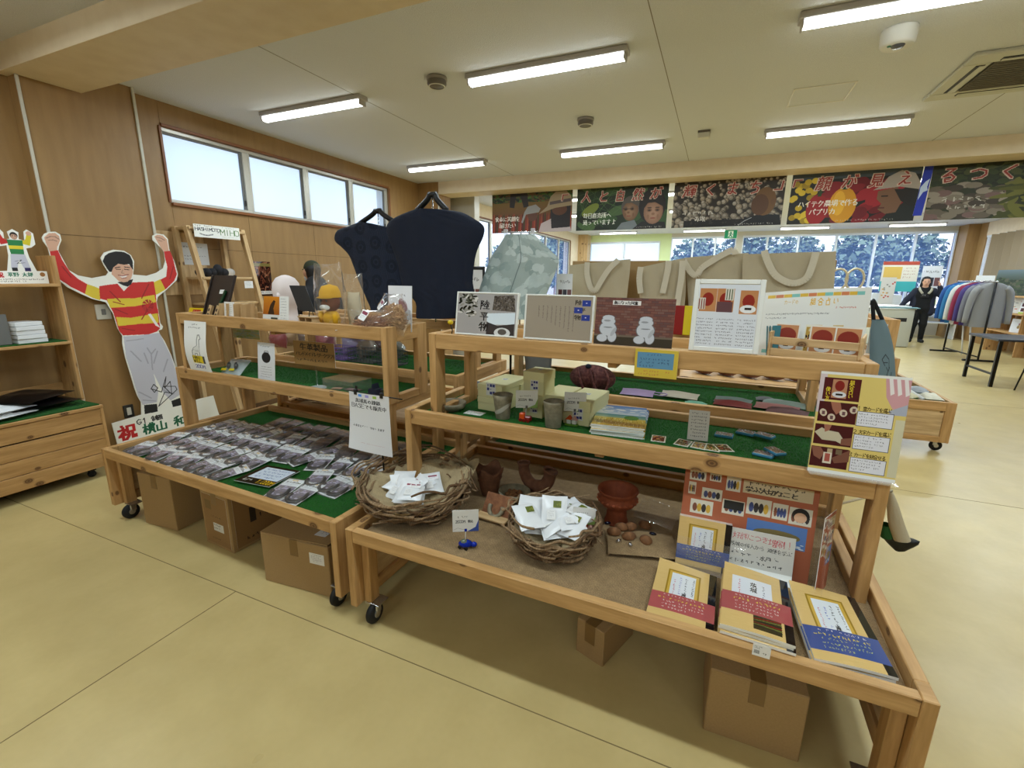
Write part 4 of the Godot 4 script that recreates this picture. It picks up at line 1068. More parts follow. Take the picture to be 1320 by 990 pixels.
func window_row(called: String, x: float, zs: Array, y0: float, y1: float, glass: String) -> void:
	var o := Node3D.new()
	o.name = called
	o.position = Vector3(x, 0, 0)
	o.set_meta("kind", "structure")
	add_child(o, true)
	var wood := mat("window_wood", Color(.50, .30, .14), 0.5)
	var m: Material = mats["alu"]
	var a: float = zs[0]
	var b: float = zs[-1]
	# wooden lining round the opening
	add_box(o, "lining", Vector3(-.2, y1, b), Vector3(.015, y1 + .025, a), wood)
	add_box(o, "lining", Vector3(-.2, y0 - .03, b), Vector3(.03, y0, a), wood)
	add_box(o, "lining", Vector3(-.2, y0, a), Vector3(.015, y1, a + .025), wood)
	add_box(o, "lining", Vector3(-.2, y0, b - .025), Vector3(.015, y1, b), wood)
	for k in zs.size() - 1:
		var z0: float = zs[k]
		var z1: float = zs[k + 1]
		var f := 0.035
		add_box(o, "window_frame", Vector3(-.10, y0, z1), Vector3(-.03, y0 + f, z0), m)
		add_box(o, "window_frame", Vector3(-.10, y1 - f, z1), Vector3(-.03, y1, z0), m)
		add_box(o, "window_frame", Vector3(-.10, y0 + f, z0 - .03), Vector3(-.03, y1 - f, z0), m)
		add_box(o, "window_frame", Vector3(-.10, y0 + f, z1), Vector3(-.03, y1 - f, z1 + .06), m)
		add_box(o, "sash", Vector3(-.075, y0 + f, z1 + .06), Vector3(-.05, y1 - f, z1 + .085), mats["grey_plastic"])
		add_box(o, "sash", Vector3(-.075, y1 - f - .02, z1 + .085), Vector3(-.05, y1 - f, z0 - .03), mats["grey_plastic"])
		add_box(o, "catch", Vector3(-.05, y0 + .08, z1 + .064), Vector3(-.035, y0 + .14, z1 + .08), mats["dark_alu"])
		add_box(o, "pane", Vector3(-.066, y0 + f, z1 + .085), Vector3(-.062, y1 - f - .02, z0 - .03), mats[glass], 0)

func far_window(called: String, xs: Array, y0: float, y1: float) -> void:
	var o := Node3D.new()
	o.name = called
	o.position = Vector3(0, 0, -18.2)
	o.set_meta("kind", "structure")
	add_child(o, true)
	var m: Material = mats["white_frame"]
	add_box(o, "window_frame", Vector3(xs[0], y1 - .06, -.06), Vector3(xs[-1], y1, .06), m)
	add_box(o, "window_frame", Vector3(xs[0], y0, -.06), Vector3(xs[-1], y0 + .06, .06), m)
	for x in xs: add_box(o, "mullion", Vector3(x - .03, y0 + .06, -.05), Vector3(x + .03, y1 - .06, .05), m)
	for k in xs.size() - 1: add_box(o, "pane", Vector3(xs[k] + .03, y0 + .06, -.004), Vector3(xs[k + 1] - .03, y1 - .06, .004), mats["frosted" if called == "window_3" else "blue_pane"], 0)  # window_3 panes are whitened to stand in for the glare outside

func outdoors() -> void:
	slab("ground", Vector3(-60, -.4, -90), Vector3(60, -.12, -18.4), "asphalt")
	slab("ground", Vector3(-60, -.4, -18.4), Vector3(-5.3, -.12, 30), "asphalt")
	slab("ground", Vector3(7.2, -.4, -18.4), Vector3(60, -.12, 30), "asphalt")
	var n := 0
	var where := [[-14, -42], [-22, -48], [-24, -40], [-2, -44], [2, -41], [5.5, -44], [9, -40], [12.5, -43], [16, -40], [20, -44], [-19, -30], [25, -30]]
	var protos := []
	for p in where:
		rng.seed = 500 + n
		var t := thing("street_tree", "", "tree", Vector3(p[0], -.12, p[1]), rng.randf() * 6, "trees across the car park")
		var h := rng.randf_range(5.2, 6.8)
		if n < 4:
			part(t, "trunk", tube_mesh([Vector3(0, 0, 0), Vector3(.05, h * .4, 0), Vector3(0, h * .75, .05)], [.2, .15, .06], 8), mats["bark"])
			var st := SurfaceTool.new()
			st.begin(Mesh.PRIMITIVE_TRIANGLES)
			for k in 1500:
				var d := Vector3(rng.randfn(), rng.randfn(), rng.randfn()).normalized() * pow(rng.randf(), .4)
				var c := Vector3(d.x * 2.3, h * .58 + d.y * h * .44, d.z * 2.1)
				var b := Basis.from_euler(Vector3(rng.randf() * 6, rng.randf() * 6, 0))
				var s := rng.randf_range(.13, .28)
				for v in [Vector3(-s, 0, -s * .6), Vector3(0, s * .3, s), Vector3(s, 0, -s * .6)]: st.add_vertex(c + b * v)
			st.generate_normals()
			part(t, "crown", st.commit(), mats["leaves"])
			protos.append(t)
		else:
			for c in protos[n % 4].get_children(): t.add_child(c.duplicate(), true)
		t.set_meta("label", "leafy tree seen through the shop windows across the car park")
		n += 1
	for k in 3:
		var c := car(Vector3([.8, 5.5, 10.2][k], -.12, -25.5 - k * .6), [.1, -.06, .12][k])
		c.set_meta("label", ["white parked car behind the window left of the standing woman", "white parked car outside right behind the standing woman", "white parked car outside beside the wooden pillar"][k])

func car(at: Vector3, turn: float) -> Node3D:
	var o := thing("parked_car", "", "car", at, turn, "cars outside the far windows")
	var prof := [[-2.1, .35], [-2.15, .75], [-1.9, .92], [-1.1, 1.0], [-.5, 1.45], [1.1, 1.48], [1.75, 1.05], [2.05, .95], [2.1, .4]]
	var pts := PackedVector2Array()
	for p in prof: pts.append(Vector2(p[0], p[1]))
	part(o, "body", cutout(pts, 1.65), mat("car_paint", Color(.86, .87, .88), .25), T(0, 0, -.82))
	for s in [-.835, .828]:
		var w := PackedVector2Array([Vector2(-1.0, 1.0), Vector2(-.45, 1.38), Vector2(1.0, 1.40), Vector2(1.5, 1.04)])
		part(o, "side_window", cutout(w, .02), mat("car_glass", Color(.05, .07, .09), .1), T(0, 0, s))
	for x in [-1.3, 1.3]:
		for z in [-.85, .67]:
			part(o, "wheel", cyl(.32, .32, .2, 18), mats["rubber"], Transform3D(Basis(Vector3.RIGHT, PI / 2), Vector3(x, .32, z)))
	return o

func tube_lamp(x: float, z: float, label: String, power: float, grp := "") -> Node3D:
	var o := thing("ceiling_lamp", label, "ceiling lamp", Vector3(x, CEIL, z), 0, grp)
	var hs := begin()
	bx(hs, Vector3(0, -.02, 0), Vector3(1.30, .04, .115), .006)
	part(o, "housing", done(hs), mat("lamp_housing", Color(.72, .71, .72), .5))
	var st := begin(true)
	var arc := []
	for k in 9: arc.append(Vector2(-.042 * cos(lerpf(-.5, PI + .5, k / 8.0)), -.056 - .026 * sin(lerpf(-.5, PI + .5, k / 8.0))))
	for k in 8:
		quad(st, Vector3(.625, arc[k].y, arc[k].x), Vector3(.625, arc[k + 1].y, arc[k + 1].x), Vector3(-.625, arc[k + 1].y, arc[k + 1].x), Vector3(-.625, arc[k].y, arc[k].x))
	part(o, "diffuser", done(st), mats["lamp_glow"])
	for s in [-.628, .628]: add_box(o, "end_cap", Vector3(s - .006, -.083, -.044), Vector3(s + .006, -.038, .044), mats["lamp_housing"])
	var l := AreaLight3D.new()
	l.name = "tube_light"
	l.area_size = Vector2(1.25, .1)
	l.light_energy = power
	l.light_color = Color(.90, .965, 1.0)
	l.area_range = 30.0
	l.area_attenuation = 2.0
	l.shadow_enabled = true
	l.transform = Transform3D(Basis(Vector3.RIGHT, -PI / 2), Vector3(0, -.088, 0))
	o.add_child(l)
	return o

func ceiling_things() -> void:
	var col := ["by the left wall", "over the navy blouses", "over the right display stand", "over the right floor", "near the right wall"]
	for r in 2:
		for c in 4:
			var z: float = [-3.72, -6.18][r]
			tube_lamp([-3.78, -1.40, .94, 3.30][c], z, "strip lamp in the front room's %s row, %s" % [["near", "far"][r], col[c]], lamp_power, "strip lamps of the front room")
	for r in 2:
		for c in 4:
			tube_lamp([-3.78, -1.40, .94, 3.30][c], [-1.05, 1.9][r], "unseen strip lamp of the front bay, %s, %s" % [["beside the near beam", "by the back wall"][r], col[c]], lamp_power, "unseen strip lamps of the front bay")  # both rows out of view, placed to light the near beam and stands
	for r in 4:
		for c in 4:
			tube_lamp([-3.4, -.6, 2.2, 4.9][c], [-9.6, -12.0, -14.4, -16.9][r], "strip lamp on the back room ceiling, row %s, %s" % [["nearest the beam", "second from the beam", "second from the windows", "nearest the windows"][r], ["by the left windows", "left of the middle", "right of the middle", "by the right wall"][c]], lamp_power * 1.5, "strip lamps of the back room")
	# smoke detectors and the like
	var grey := mat("detector_grey", Color(.42, .40, .38), .4)
	for d in [[563, 100, "round grey heat detector on the ceiling between the two left strip lamps"], [755, 153, "round grey heat detector on the ceiling above the two middle banners"]]:
		var p := on_y(d[0], d[1], CEIL)
		var o := thing("heat_detector", d[2], "detector", p, 0, "round ceiling detectors")
		part(o, "base", lathe([Vector2(.001, -.001), Vector2(.085, -.001), Vector2(.085, -.02), Vector2(.075, -.028)], 28), mat("detector_base", Color(.6, .58, .55), .5))
		part(o, "dome", lathe([Vector2(.078, -.02), Vector2(.08, -.05), Vector2(.07, -.066), Vector2(.001, -.07)], 28), grey)
		part(o, "ring", lathe([Vector2(.07, -.0655), Vector2(.066, -.072), Vector2(.06, -.0685)], 28), mats["white"])
	var e := thing("emergency_light", "white drum-shaped emergency light on the ceiling at the upper right", "emergency light", on_y(1160, 38, CEIL))
	part(e, "drum", lathe([Vector2(.001, 0), Vector2(.098, 0), Vector2(.1, -.01), Vector2(.096, -.085), Vector2(.085, -.1), Vector2(.001, -.1)], 32), mats["white"])
	part(e, "lens", lathe([Vector2(.04, -.098), Vector2(.03, -.112), Vector2(.001, -.114)], 20), mat("lens_grey", Color(.3, .3, .32), .2), T(.0, 0, .02))
	part(e, "test_lamp", lathe([Vector2(.012, -.1), Vector2(.01, -.106), Vector2(.001, -.107)], 10), mat("lens_green", Color(.2, .4, .3), .3), T(-.05, 0, .03))
	var s := thing("speaker_box", "small white square sensor on the ceiling left of the right-hand strip lamp", "sensor", on_y(908, 169, CEIL))
	part(s, "bracket", box(Vector3(.13, .02, .1), .004), grey, T(0, -.01, 0))
	part(s, "cover", box(Vector3(.125, .055, .095), .008), mats["white"], T(0, -.047, 0))
	var h := thing("ceiling_hatch", "square access hatch with thin aluminium frame in the ceiling", "hatch", on_y(1057, 122, CEIL))
	for k in 4:
		var v := k % 2 == 0
		part(h, "frame", box(Vector3(.46 if v else .014, .006, .014 if v else .46), .001), mat("hatch_frame", Color(.82, .81, .77), .35, .2), T(0 if v else (.223 if k == 1 else -.223), -.003, (.223 if k == 0 else -.223) if v else 0))
	part(h, "hatch_panel", box(Vector3(.44, .003, .44), 0), mats["ceiling_board"], T(0, -.0015, 0))
	var ac := thing("ceiling_air_conditioner", "white ceiling cassette air conditioner with grey intake grille at the upper right", "air conditioner", Vector3(1.98, CEIL, -5.2))
	var wp := mat("ac_white", Color(.76, .76, .71), .45)
	for k in 4:
		var v := k % 2 == 0
		var off: float = [.39, .39, -.39, -.39][k]
		part(ac, "frame", box(Vector3(.95 if v else .17, .03, .17 if v else .61), .008), wp, T(0 if v else off, -.015, off if v else 0))
		part(ac, "air_slot", box(Vector3(.56 if v else .055, .006, .055 if v else .56), .002), mats["black"], T(0 if v else off * .93, -.031, off * .93 if v else 0))
		part(ac, "louver", box(Vector3(.55 if v else .035, .006, .035 if v else .55), .002), wp, T(0 if v else off * .90, -.036, off * .90 if v else 0))
	part(ac, "intake_grille", box(Vector3(.58, .02, .58), .004), mat("grille_grey", Color(.33, .31, .28), .7), T(0, -.02, 0))
	for k in 13: part(ac, "grille_bar", box(Vector3(.56, .006, .008), .001), mat("grille_bar", Color(.42, .40, .36), .6), T(0, -.032, -.26 + .0433 * k))

func banners() -> void:
	var xs := [[-3.79, -2.33], [-2.25, -.83], [-.75, .71], [.78, 2.19], [2.29, 3.82]]
	var what := ["leftmost overhead banner, two farmers in sun hats over an orange crop field", "overhead banner with an old couple among dark green leaves", "overhead banner of white mushrooms with a man in profile", "overhead banner of red and yellow peppers with a man in a cap", "rightmost overhead banner of shellfish-grey produce and green leaves"]
	for k in 5:
		var w: float = xs[k][1] - xs[k][0]
		single("photo_banner", what[k], "banner", sheet_mesh(w, .70, cells["banner_%d" % k], .004, 12, 3, func(u, v): return Vector3(0, 0, .006 * sin(u * 9.0 + k) * (1.0 - v))), mats["print"], T((xs[k][0] + xs[k][1]) / 2, 2.36, -7.7255), "overhead photo banners")
	var fl := on_z(1182, 262, -7.85)
	single("blue_flag", "narrow blue and white pennant hanging between two overhead banners", "pennant", sheet_mesh((.09), .62, cells["blue_flag"], .003, 3, 8, func(u, v): return Vector3(.03 * v - .015, 0, .01 * sin(v * 4.0) * (1.0 - v))), mats["print"], T(2.235, 2.42, -7.7255))
	var ex := thing("exit_sign", "green and white emergency exit sign hanging in the back room", "exit sign", on_z(942, 302, -16.0))
	part(ex, "sign_box", box(Vector3(.36, .26, .05), .006), mats["white"])
	part(ex, "sign_face", sheet_mesh(.34, .24, cells["exit_sign"], .002), mats["print"], T(0, -.12, .026))
	part(ex, "hanger", cyl(.01, .01, .2, 8), mats["white"], T(0, .13, 0))

# ---------------------------------------------------------------- the stepped timber stands
var stand_frames := {}

func plank(o: Node3D, called: String, lo: Vector3, hi: Vector3, m := "pine") -> MeshInstance3D:
	# lo and hi as (along, height, depth)
	var a := Vector3(lo.x, lo.y, -lo.z)
	var b := Vector3(hi.x, hi.y, -hi.z)
	return part(o, called, board((b - a).abs()), mats[m], T((a.x + b.x) / 2, (a.y + b.y) / 2, (a.z + b.z) / 2))

func stand(key: String, label: String, x: float, z: float, a: float, L: float, mid: Array, top: Array, T2 := .936, T3 := 1.33, D := 1.2, T1 := .5) -> Node3D:
	var o := thing("display_stand", label, "display stand", Vector3(x, 0, z), -a, "stepped timber display stands")
	stand_frames[key] = o.transform
	var t := .038
	var lg := .105
	# lower tray
	for u in [0.0, L - t]:
		plank(o, "leg", Vector3(u, lg, 0), Vector3(u + t, T1, .075))
		plank(o, "leg", Vector3(u, lg, D - .075), Vector3(u + t, T1, D))
		plank(o, "side_board", Vector3(u, T1 - .085, .0755), Vector3(u + t, T1, D - .0755))
		plank(o, "foot_board", Vector3(u, lg, .0755), Vector3(u + t, lg + .06, D - .0755))
		var inner: float = t + .001 if u == 0.0 else L - t - .041
		for v in [.05, D - .11]: plank(o, "inner_post", Vector3(inner, lg, v), Vector3(inner + .04, T1 - .07, v + .06))
		var pw := plank(o, "side_panel", Vector3(u + .014, lg + .06, .0755), Vector3(u + .024, T1 - .085, D - .0755), "pale_pine")
	plank(o, "front_rail", Vector3(t + .0005, T1 - .062, 0.001), Vector3(L - t - .0005, T1 - .001, .038))
	plank(o, "rear_rail", Vector3(t + .0005, T1 - .085, D - .038), Vector3(L - t - .0005, T1, D))
	plank(o, "tray_bottom", Vector3(t + .0005, T1 - .062, .0385), Vector3(L - t - .0005, T1 - .05, D - .0385), "pale_pine")
	for u in [.085, L - .085]:
		for v in [.085, D - .085]:
			var c := part(o, "castor", box(Vector3(.06, .006, .06), .001), mats["chrome"], T(u, lg - .003, -v))
			c.scale = Vector3.ONE * 1.22
			part(c, "fork", box(Vector3(.036, .04, .03), .004), mats["chrome"], T(0, -.02, .012))
			part(c, "wheel", lathe([Vector2(.001, -.012), Vector2(.036, -.012), Vector2(.041, -.006), Vector2(.041, .006), Vector2(.036, .012), Vector2(.001, .012)], 24), mats["rubber"], Transform3D(Basis(Vector3.FORWARD, PI / 2), Vector3(0, -.041, .02)))
			part(c, "hub", cyl(.016, .016, .034, 12), mats["chrome"], Transform3D(Basis(Vector3.FORWARD, PI / 2), Vector3(-.017, -.041, .02)))
	# upper boxes
	for b in [[mid, T1 - .045, T2], [top, T2 - .04, T3]]:
		var u0: float = b[0][0]
		var u1: float = b[0][1]
		var v0: float = b[0][2]
		var v1: float = b[0][3]
		var lo: float = b[1]
		var hi: float = b[2]
		for s in [[u0, u0 + t], [u1 - t, u1]]:
			for v in [[v0, v0 + .088], [v1 - .088, v1]]:
				plank(o, "upright", Vector3(s[0], lo, v[0]), Vector3(s[1], hi, v[1]))
			plank(o, "side_board", Vector3(s[0], hi - .085, v0 + .0885), Vector3(s[1], hi, v1 - .0885))
			plank(o, "foot_board", Vector3(s[0], lo, v0 + .0885), Vector3(s[1], lo + .045, v1 - .0885))
		plank(o, "front_rail", Vector3(u0 + t + .0005, hi - .075, v0 + .001), Vector3(u1 - t - .0005, hi - .001, v0 + .036))
		plank(o, "rear_rail", Vector3(u0 + t + .0005, hi - .075, v1 - .036), Vector3(u1 - t - .0005, hi, v1))
		plank(o, "shelf_panel", Vector3(u0 + t + .0005, hi - .06, v0 + .0365), Vector3(u1 - t - .0005, hi - .045, v1 - .0365), "pale_pine")
		var cx := (u0 + u1) / 2
		plank(o, "cross_bar", Vector3(cx - .02, hi - .1, v0 + .0365), Vector3(cx + .02, hi - .0605, v1 - .0365))
	return o

func turf(key: String, label: String, u0: float, u1: float, v0: float, v1: float, h: float) -> void:
	var f: Transform3D = stand_frames[key]
	var o := single("turf_mat", label, "turf mat", box(Vector3(u1 - u0, .008, v1 - v0), .002), mats["turf"], f * T((u0 + u1) / 2, h + .004, -(v0 + v1) / 2), "green artificial turf mats")
	# short blades, far too many to count
	var mm := MultiMesh.new()
	mm.transform_format = MultiMesh.TRANSFORM_3D
	var st := begin()
	st.add_vertex(Vector3(-.0012, 0, 0)); st.add_vertex(Vector3(0.0006, .007, .001)); st.add_vertex(Vector3(.0012, 0, 0))
	mm.mesh = done(st)
	var n := int((u1 - u0) * (v1 - v0) * 22000)
	mm.instance_count = n
	rng.seed = 9
	for k in n:
		mm.set_instance_transform(k, Transform3D(Basis.from_euler(Vector3(rng.randf_range(-.6, .6), rng.randf() * TAU, rng.randf_range(-.5, .5))), Vector3((rng.randf() - .5) * (u1 - u0), .003, (rng.randf() - .5) * (v1 - v0))))
	var i := MultiMeshInstance3D.new()
	i.name = "pile"
	i.multimesh = mm
	i.material_override = mats["turf_blade"]
	i.set_meta("kind", "stuff")
	o.add_child(i)

func fr(key: String, u: float, h: float, v: float, turn := 0.0) -> Transform3D:
	var f: Transform3D = stand_frames[key]
	return f * T(u, h, -v, turn)

# where a sight line meets the vertical plane at depth v of a stand
func on_v(key: String, x: float, y: float, v: float) -> Vector3:
	var f: Transform3D = stand_frames[key]
	return on_plane(Vector2(x, y), f * Vector3(0, 0, -v), f.basis.z)

func stands() -> void:
	mat("turf_blade", Color(.10, .48, .06), .8)
	stand("B", "near right stepped timber stand holding baskets, pottery and books", -1.418, -1.397, .008, 2.075, [0.0, 2.02, .46, 1.04], [.134, 1.936, .50, .93])
	stand("A", "near left stepped timber stand covered with horseshoe packets", -3.534, -1.487, .036, 2.045, [-.06, 1.90, .54, 1.10], [-.0, 1.905, .565, .93])
	var fb: Transform3D = stand_frames["B"]
	var p := fb * Vector3(2.06, 0, -2.46)
	stand("D", "timber stand back to back behind the pottery stand, under the tote bags", p.x, p.z, .008 + PI, 2.075, [.03, 2.04, .46, 1.22], [.10, 1.92, .50, .93], .93, 1.28)
	var fa: Transform3D = stand_frames["A"]
	p = fa * Vector3(1.93, 0, -2.50)
	stand("C", "timber stand behind the horseshoe stand, under the navy blouses", p.x, p.z, .036 + PI, 1.95, [.03, 1.92, .46, 1.22], [.06, 1.85, .50, .93], .93, 1.28)
	turf("A", "green turf mat under the horseshoe packets on the left stand's tray", .042, 2.03, .04, 1.16, .45)
	turf("A", "green turf mat on the middle shelf of the left stand", -.02, 1.86, .58, 1.06, .891)
	turf("B", "green turf mat on the middle shelf among cream boxes and cups", .042, 1.98, .50, 1.0, .891)
	turf("D", "green turf mat behind, under the patchwork bag and lilac bag", .07, 2.0, .50, 1.18, .885)
	turf("D", "dark green turf mat on the rear tray behind the pottery", .042, 2.03, .04, 1.16, .45)
	turf("C", "green turf mat behind the left stand's middle shelf", .07, 1.88, .50, 1.18, .885)

# ---------------------------------------------------------------- placing flat goods
# stands a card on the edge p0-p1, as tall as the sight line through tl says, leaning back
func set_up(p0: Vector3, p1: Vector3, tl: Vector2, lean := 0.0) -> Dictionary:
	var x := p1 - p0
	x.y = 0
	var w := x.length()
	x /= w
	var z := x.cross(Vector3.UP)
	var up := Vector3.UP * cos(lean) - z * sin(lean)
	var n := x.cross(up)
	var hit := on_plane(tl, p0, n)
	return {"xf": Transform3D(Basis(x, up, n), (p0 + p1) / 2), "w": w, "h": (hit - p0).dot(up)}

# lays a sheet: a-b its near edge, c its far left corner
func lay(a: Vector3, b: Vector3, c: Vector3) -> Dictionary:
	var x := (b - a).normalized()
	var back := Vector3.UP.cross(x)
	return {"xf": Transform3D(Basis(x, back, Vector3.UP), (a + b) / 2), "w": (b - a).length(), "h": absf((c - a).dot(back))}

func at_y(p: Vector3, h: float) -> Vector3:
	return Vector3(p.x, h, p.z)

func board_card(called: String, label: String, category: String, c: String, d: Dictionary, t := .003, gloss := false, frame := 0.0, group := "") -> Node3D:
	if frame == 0.0:
		return single(called, label, category, sheet_mesh(d.w, d.h, cells[c], t), mats["gloss_print" if gloss else "print"], d.xf, group)
	var o := thing(called, label, category, Vector3.ZERO, 0, group)
	o.transform = d.xf
	part(o, "print", sheet_mesh(d.w - frame, d.h - frame, cells[c], .003), mats["gloss_print" if gloss else "print"], T(0, frame / 2, .004))
	for k in [-1, 1]:
		part(o, "frame_bar", box(Vector3(frame, d.h, .014), .002), mats["white"], T(k * (d.w - frame) / 2, d.h / 2, .002))
		part(o, "frame_bar", box(Vector3(d.w - frame * 2, frame, .014), .002), mats["white"], T(0, d.h / 2 + k * (d.h - frame) / 2, .002))
	part(o, "back_board", box(Vector3(d.w - .004, d.h - .004, .004), .001), mats["white"], T(0, d.h / 2, -.004))
	return o

func acrylic_foot(o: Node3D, w: float, d := .07) -> void:
	part(o, "acrylic_foot", box(Vector3(w, .003, d), .001), mats["acrylic"], T(0, .0015, d * .2))

# a bundled stack of boxes or books: size along, up, deep
func carton(called: String, label: String, p0: Vector3, p1: Vector3, h: float, depth: float, front := "", side := "", lid := 0, group := "cardboard boxes under the stands") -> Node3D:
	var x := (p1 - p0)
	x.y = 0
	var w := x.length()
	x /= w
	var z := x.cross(Vector3.UP)
	var o := thing(called, label, "box", Vector3.ZERO, 0, group)
	o.transform = Transform3D(Basis(x, Vector3.UP, z), (p0 + p1) / 2)
	part(o, "body", box(Vector3(w, h, depth), .004), mats["card"], T(0, h / 2, -depth / 2))
	var tape := mat("parcel_tape", Color(.50, .38, .21), .3)
	part(o, "tape", box(Vector3(.05, .0012, depth * .998), 0), tape, T(0, h + .0004, -depth / 2))
	part(o, "tape", box(Vector3(.05, .09, .0012), 0), tape, T(0, h - .046, .0004))
	if lid == 1:
		var l := box(Vector3(w * .499, .004, depth), .001)
		part(o, "flap", l, mats["card"], T(-w * .25, h + .004, -depth / 2))
		part(o, "flap", l, mats["card"], XF(Vector3(w * .25, h + .009, -depth / 2), Vector3(0, 0, .03)))
	if front != "": part(o, "front_print", sheet_mesh(w * .86, h * .86, cells[front], .0008), mats["print"], T(0, h * .05, .0002))
	if side != "": part(o, "side_print", sheet_mesh(depth * .86, h * .86, cells[side], .0008), mats["print"], Transform3D(Basis(Vector3.UP, PI / 2), Vector3(w / 2 + .0002, h * .05, -depth / 2)))
	if label.contains("label"):
		part(o, "shipping_label", sheet_mesh(.09, .06, cells["label_plain"], .0008), mats["print"], T(w * .33, h * .62, .0002))
		part(o, "packing_slip", sheet_mesh(.11, .1, cells["label_plain"], .0008), mats["gloss_print"], Transform3D(Basis(Vector3.RIGHT, -PI / 2), Vector3(w * .32, h + .0115, -.06)))
	return o

# ---------------------------------------------------------------- goods on the near right stand
func goods_top() -> void:
	var h := 1.3305
	var z := func(x: float, y: float, v: float) -> Vector3: return at_y(on_v("B", x, y, v), h)
	var a := set_up(z.call(587, 429, .527), z.call(666, 435, .527), Vector2(592, 376), .16)
	board_card("photo_board", "glossy board of grey photos with three brush characters, leftmost on the pottery stand's top", "display board", "rikuhei_photo", a, .003, true, .008)
	a = set_up(z.call(675, 435, .527), z.call(763, 441, .527), Vector2(682, 379), .125)
	board_card("text_board", "glossy grey-beige text board with blue squares on the top shelf", "display board", "rikuhei_text", a, .003, true, .008)
	a = set_up(z.call(765, 442, .524), z.call(866, 447, .524), Vector2(770, 383), .115)
	board_card("statue_photo", "glossy photo of two grey stone statues before a brick wall", "photo", "kappa", a, .003, true)
	a = set_up(z.call(887.6, 448, .526), z.call(977, 454.7, .526), Vector2(899, 360), .12)
	board_card("framed_pictures", "white framed sheet with three small pictures over columns of text", "framed picture", "framed_cards", a, .003, true, .018)
	h = 1.2855
	var p0: Vector3 = z.call(980, 430, .80) * Vector3(1, 0, 1) + Vector3(0, h, 0)
	var p1: Vector3 = z.call(1117, 437, .80) * Vector3(1, 0, 1) + Vector3(0, h, 0)
	a = set_up(p0, p1, Vector2(986, 377), .1)
	var o := thing("leaflet_panel", "curved white leaflet panel with a coloured dotted border behind the postcard crate", "leaflet")
	o.transform = a.xf
	part(o, "leaflet", sheet_mesh(a.w, a.h, cells["leaflet"], .002, 16, 1, func(u, v): return Vector3(0, .03 * u * v, .05 * sin(u * PI) - .02)), mats["gloss_print"])
	acrylic_foot(o, a.w * .8)
	# crate of postcards
	p0 = at_y(on_v("B", 991, 447, .68), h)
	p1 = at_y(on_v("B", 1108, 461, .60), h)
	var x := (p1 - p0).normalized()
	var w := p0.distance_to(p1)
	var cr := thing("postcard_crate", "small slatted wooden crate of postcards at the right of the top shelf", "crate")
	cr.transform = Transform3D(Basis(x, Vector3.UP, x.cross(Vector3.UP)), (p0 + p1) / 2)
	for k in 2:
		for s in [0.0, -.16]: part(cr, "slat", board(Vector3(w - .012, .03, .008)), mats["pale_pine"], T(0, .04 + .045 * k, s))
	for s in [-1, 1]: part(cr, "end_panel", board(Vector3(.01, .12, .17)), mats["pale_pine"], T(s * (w / 2 - .001), .06, -.08))
	part(cr, "crate_bottom", board(Vector3(w - .02, .008, .15)), mats["pale_pine"], T(0, .01, -.08))
	var kinds := [[-.10, "red_card", "postcard with a red sun in the crate, behind the teal pack"], [.10, "red_card", "large postcard with a red sun standing at the crate's right"], [-.02, "picture_card_2", "narrow cream card between the two red sun postcards"], [.02, "red_card", "brown-edged card just left of the large postcard"]]
	for k in kinds:
		single("postcard", k[2], "postcard", sheet_mesh(.085 if k[1] == "red_card" else .04, .115, cells[k[1]], .003), mats["gloss_print"], cr.transform * XF(Vector3(k[0], .035, -.05 - .02 * absf(k[0])), Vector3(-.2, .05, 0)), "postcards in the small crate")
	var tp := thing("card_pack", "pack of teal-edged cards at the left end of the crate", "card pack")
	tp.transform = cr.transform * XF(Vector3(-w * .38, .02, -.06), Vector3(-.15, .9, 0))
	for k in 5: part(tp, "card", box(Vector3(.08, .12, .004), .001), mat("teal_card", Color(.22, .46, .50), .4) if k % 2 == 0 else mats["white"], T(0, .06, -.008 * k))
	# note hung on the front rail
	a = set_up(on_v("B", 817, 484.5, .494), on_v("B", 872, 489, .494), Vector2(819, 449), 0)
	board_card("handwritten_note", "blue handwritten note on yellow paper taped to the top rail", "note", "kuji_note", a, .002)
	# how-to poster
	p0 = at_y(on_v("B", 1042, 597, .452), .938)
	p1 = at_y(on_v("B", 1155, 614, .452), .938)
	a = set_up(p0, p1, Vector2(1057, 478), .1)
	var hp := thing("howto_poster", "yellow card-game how-to poster in a clear stand at the shelf's right end", "poster")
	hp.transform = a.xf
	part(hp, "poster_print", sheet_mesh(a.w, a.h, cells["howto"], .002), mats["gloss_print"])
	part(hp, "acrylic_back", box(Vector3(a.w + .006, a.h + .004, .003), .001), mats["acrylic"], T(0, a.h / 2, -.003))
	acrylic_foot(hp, a.w)

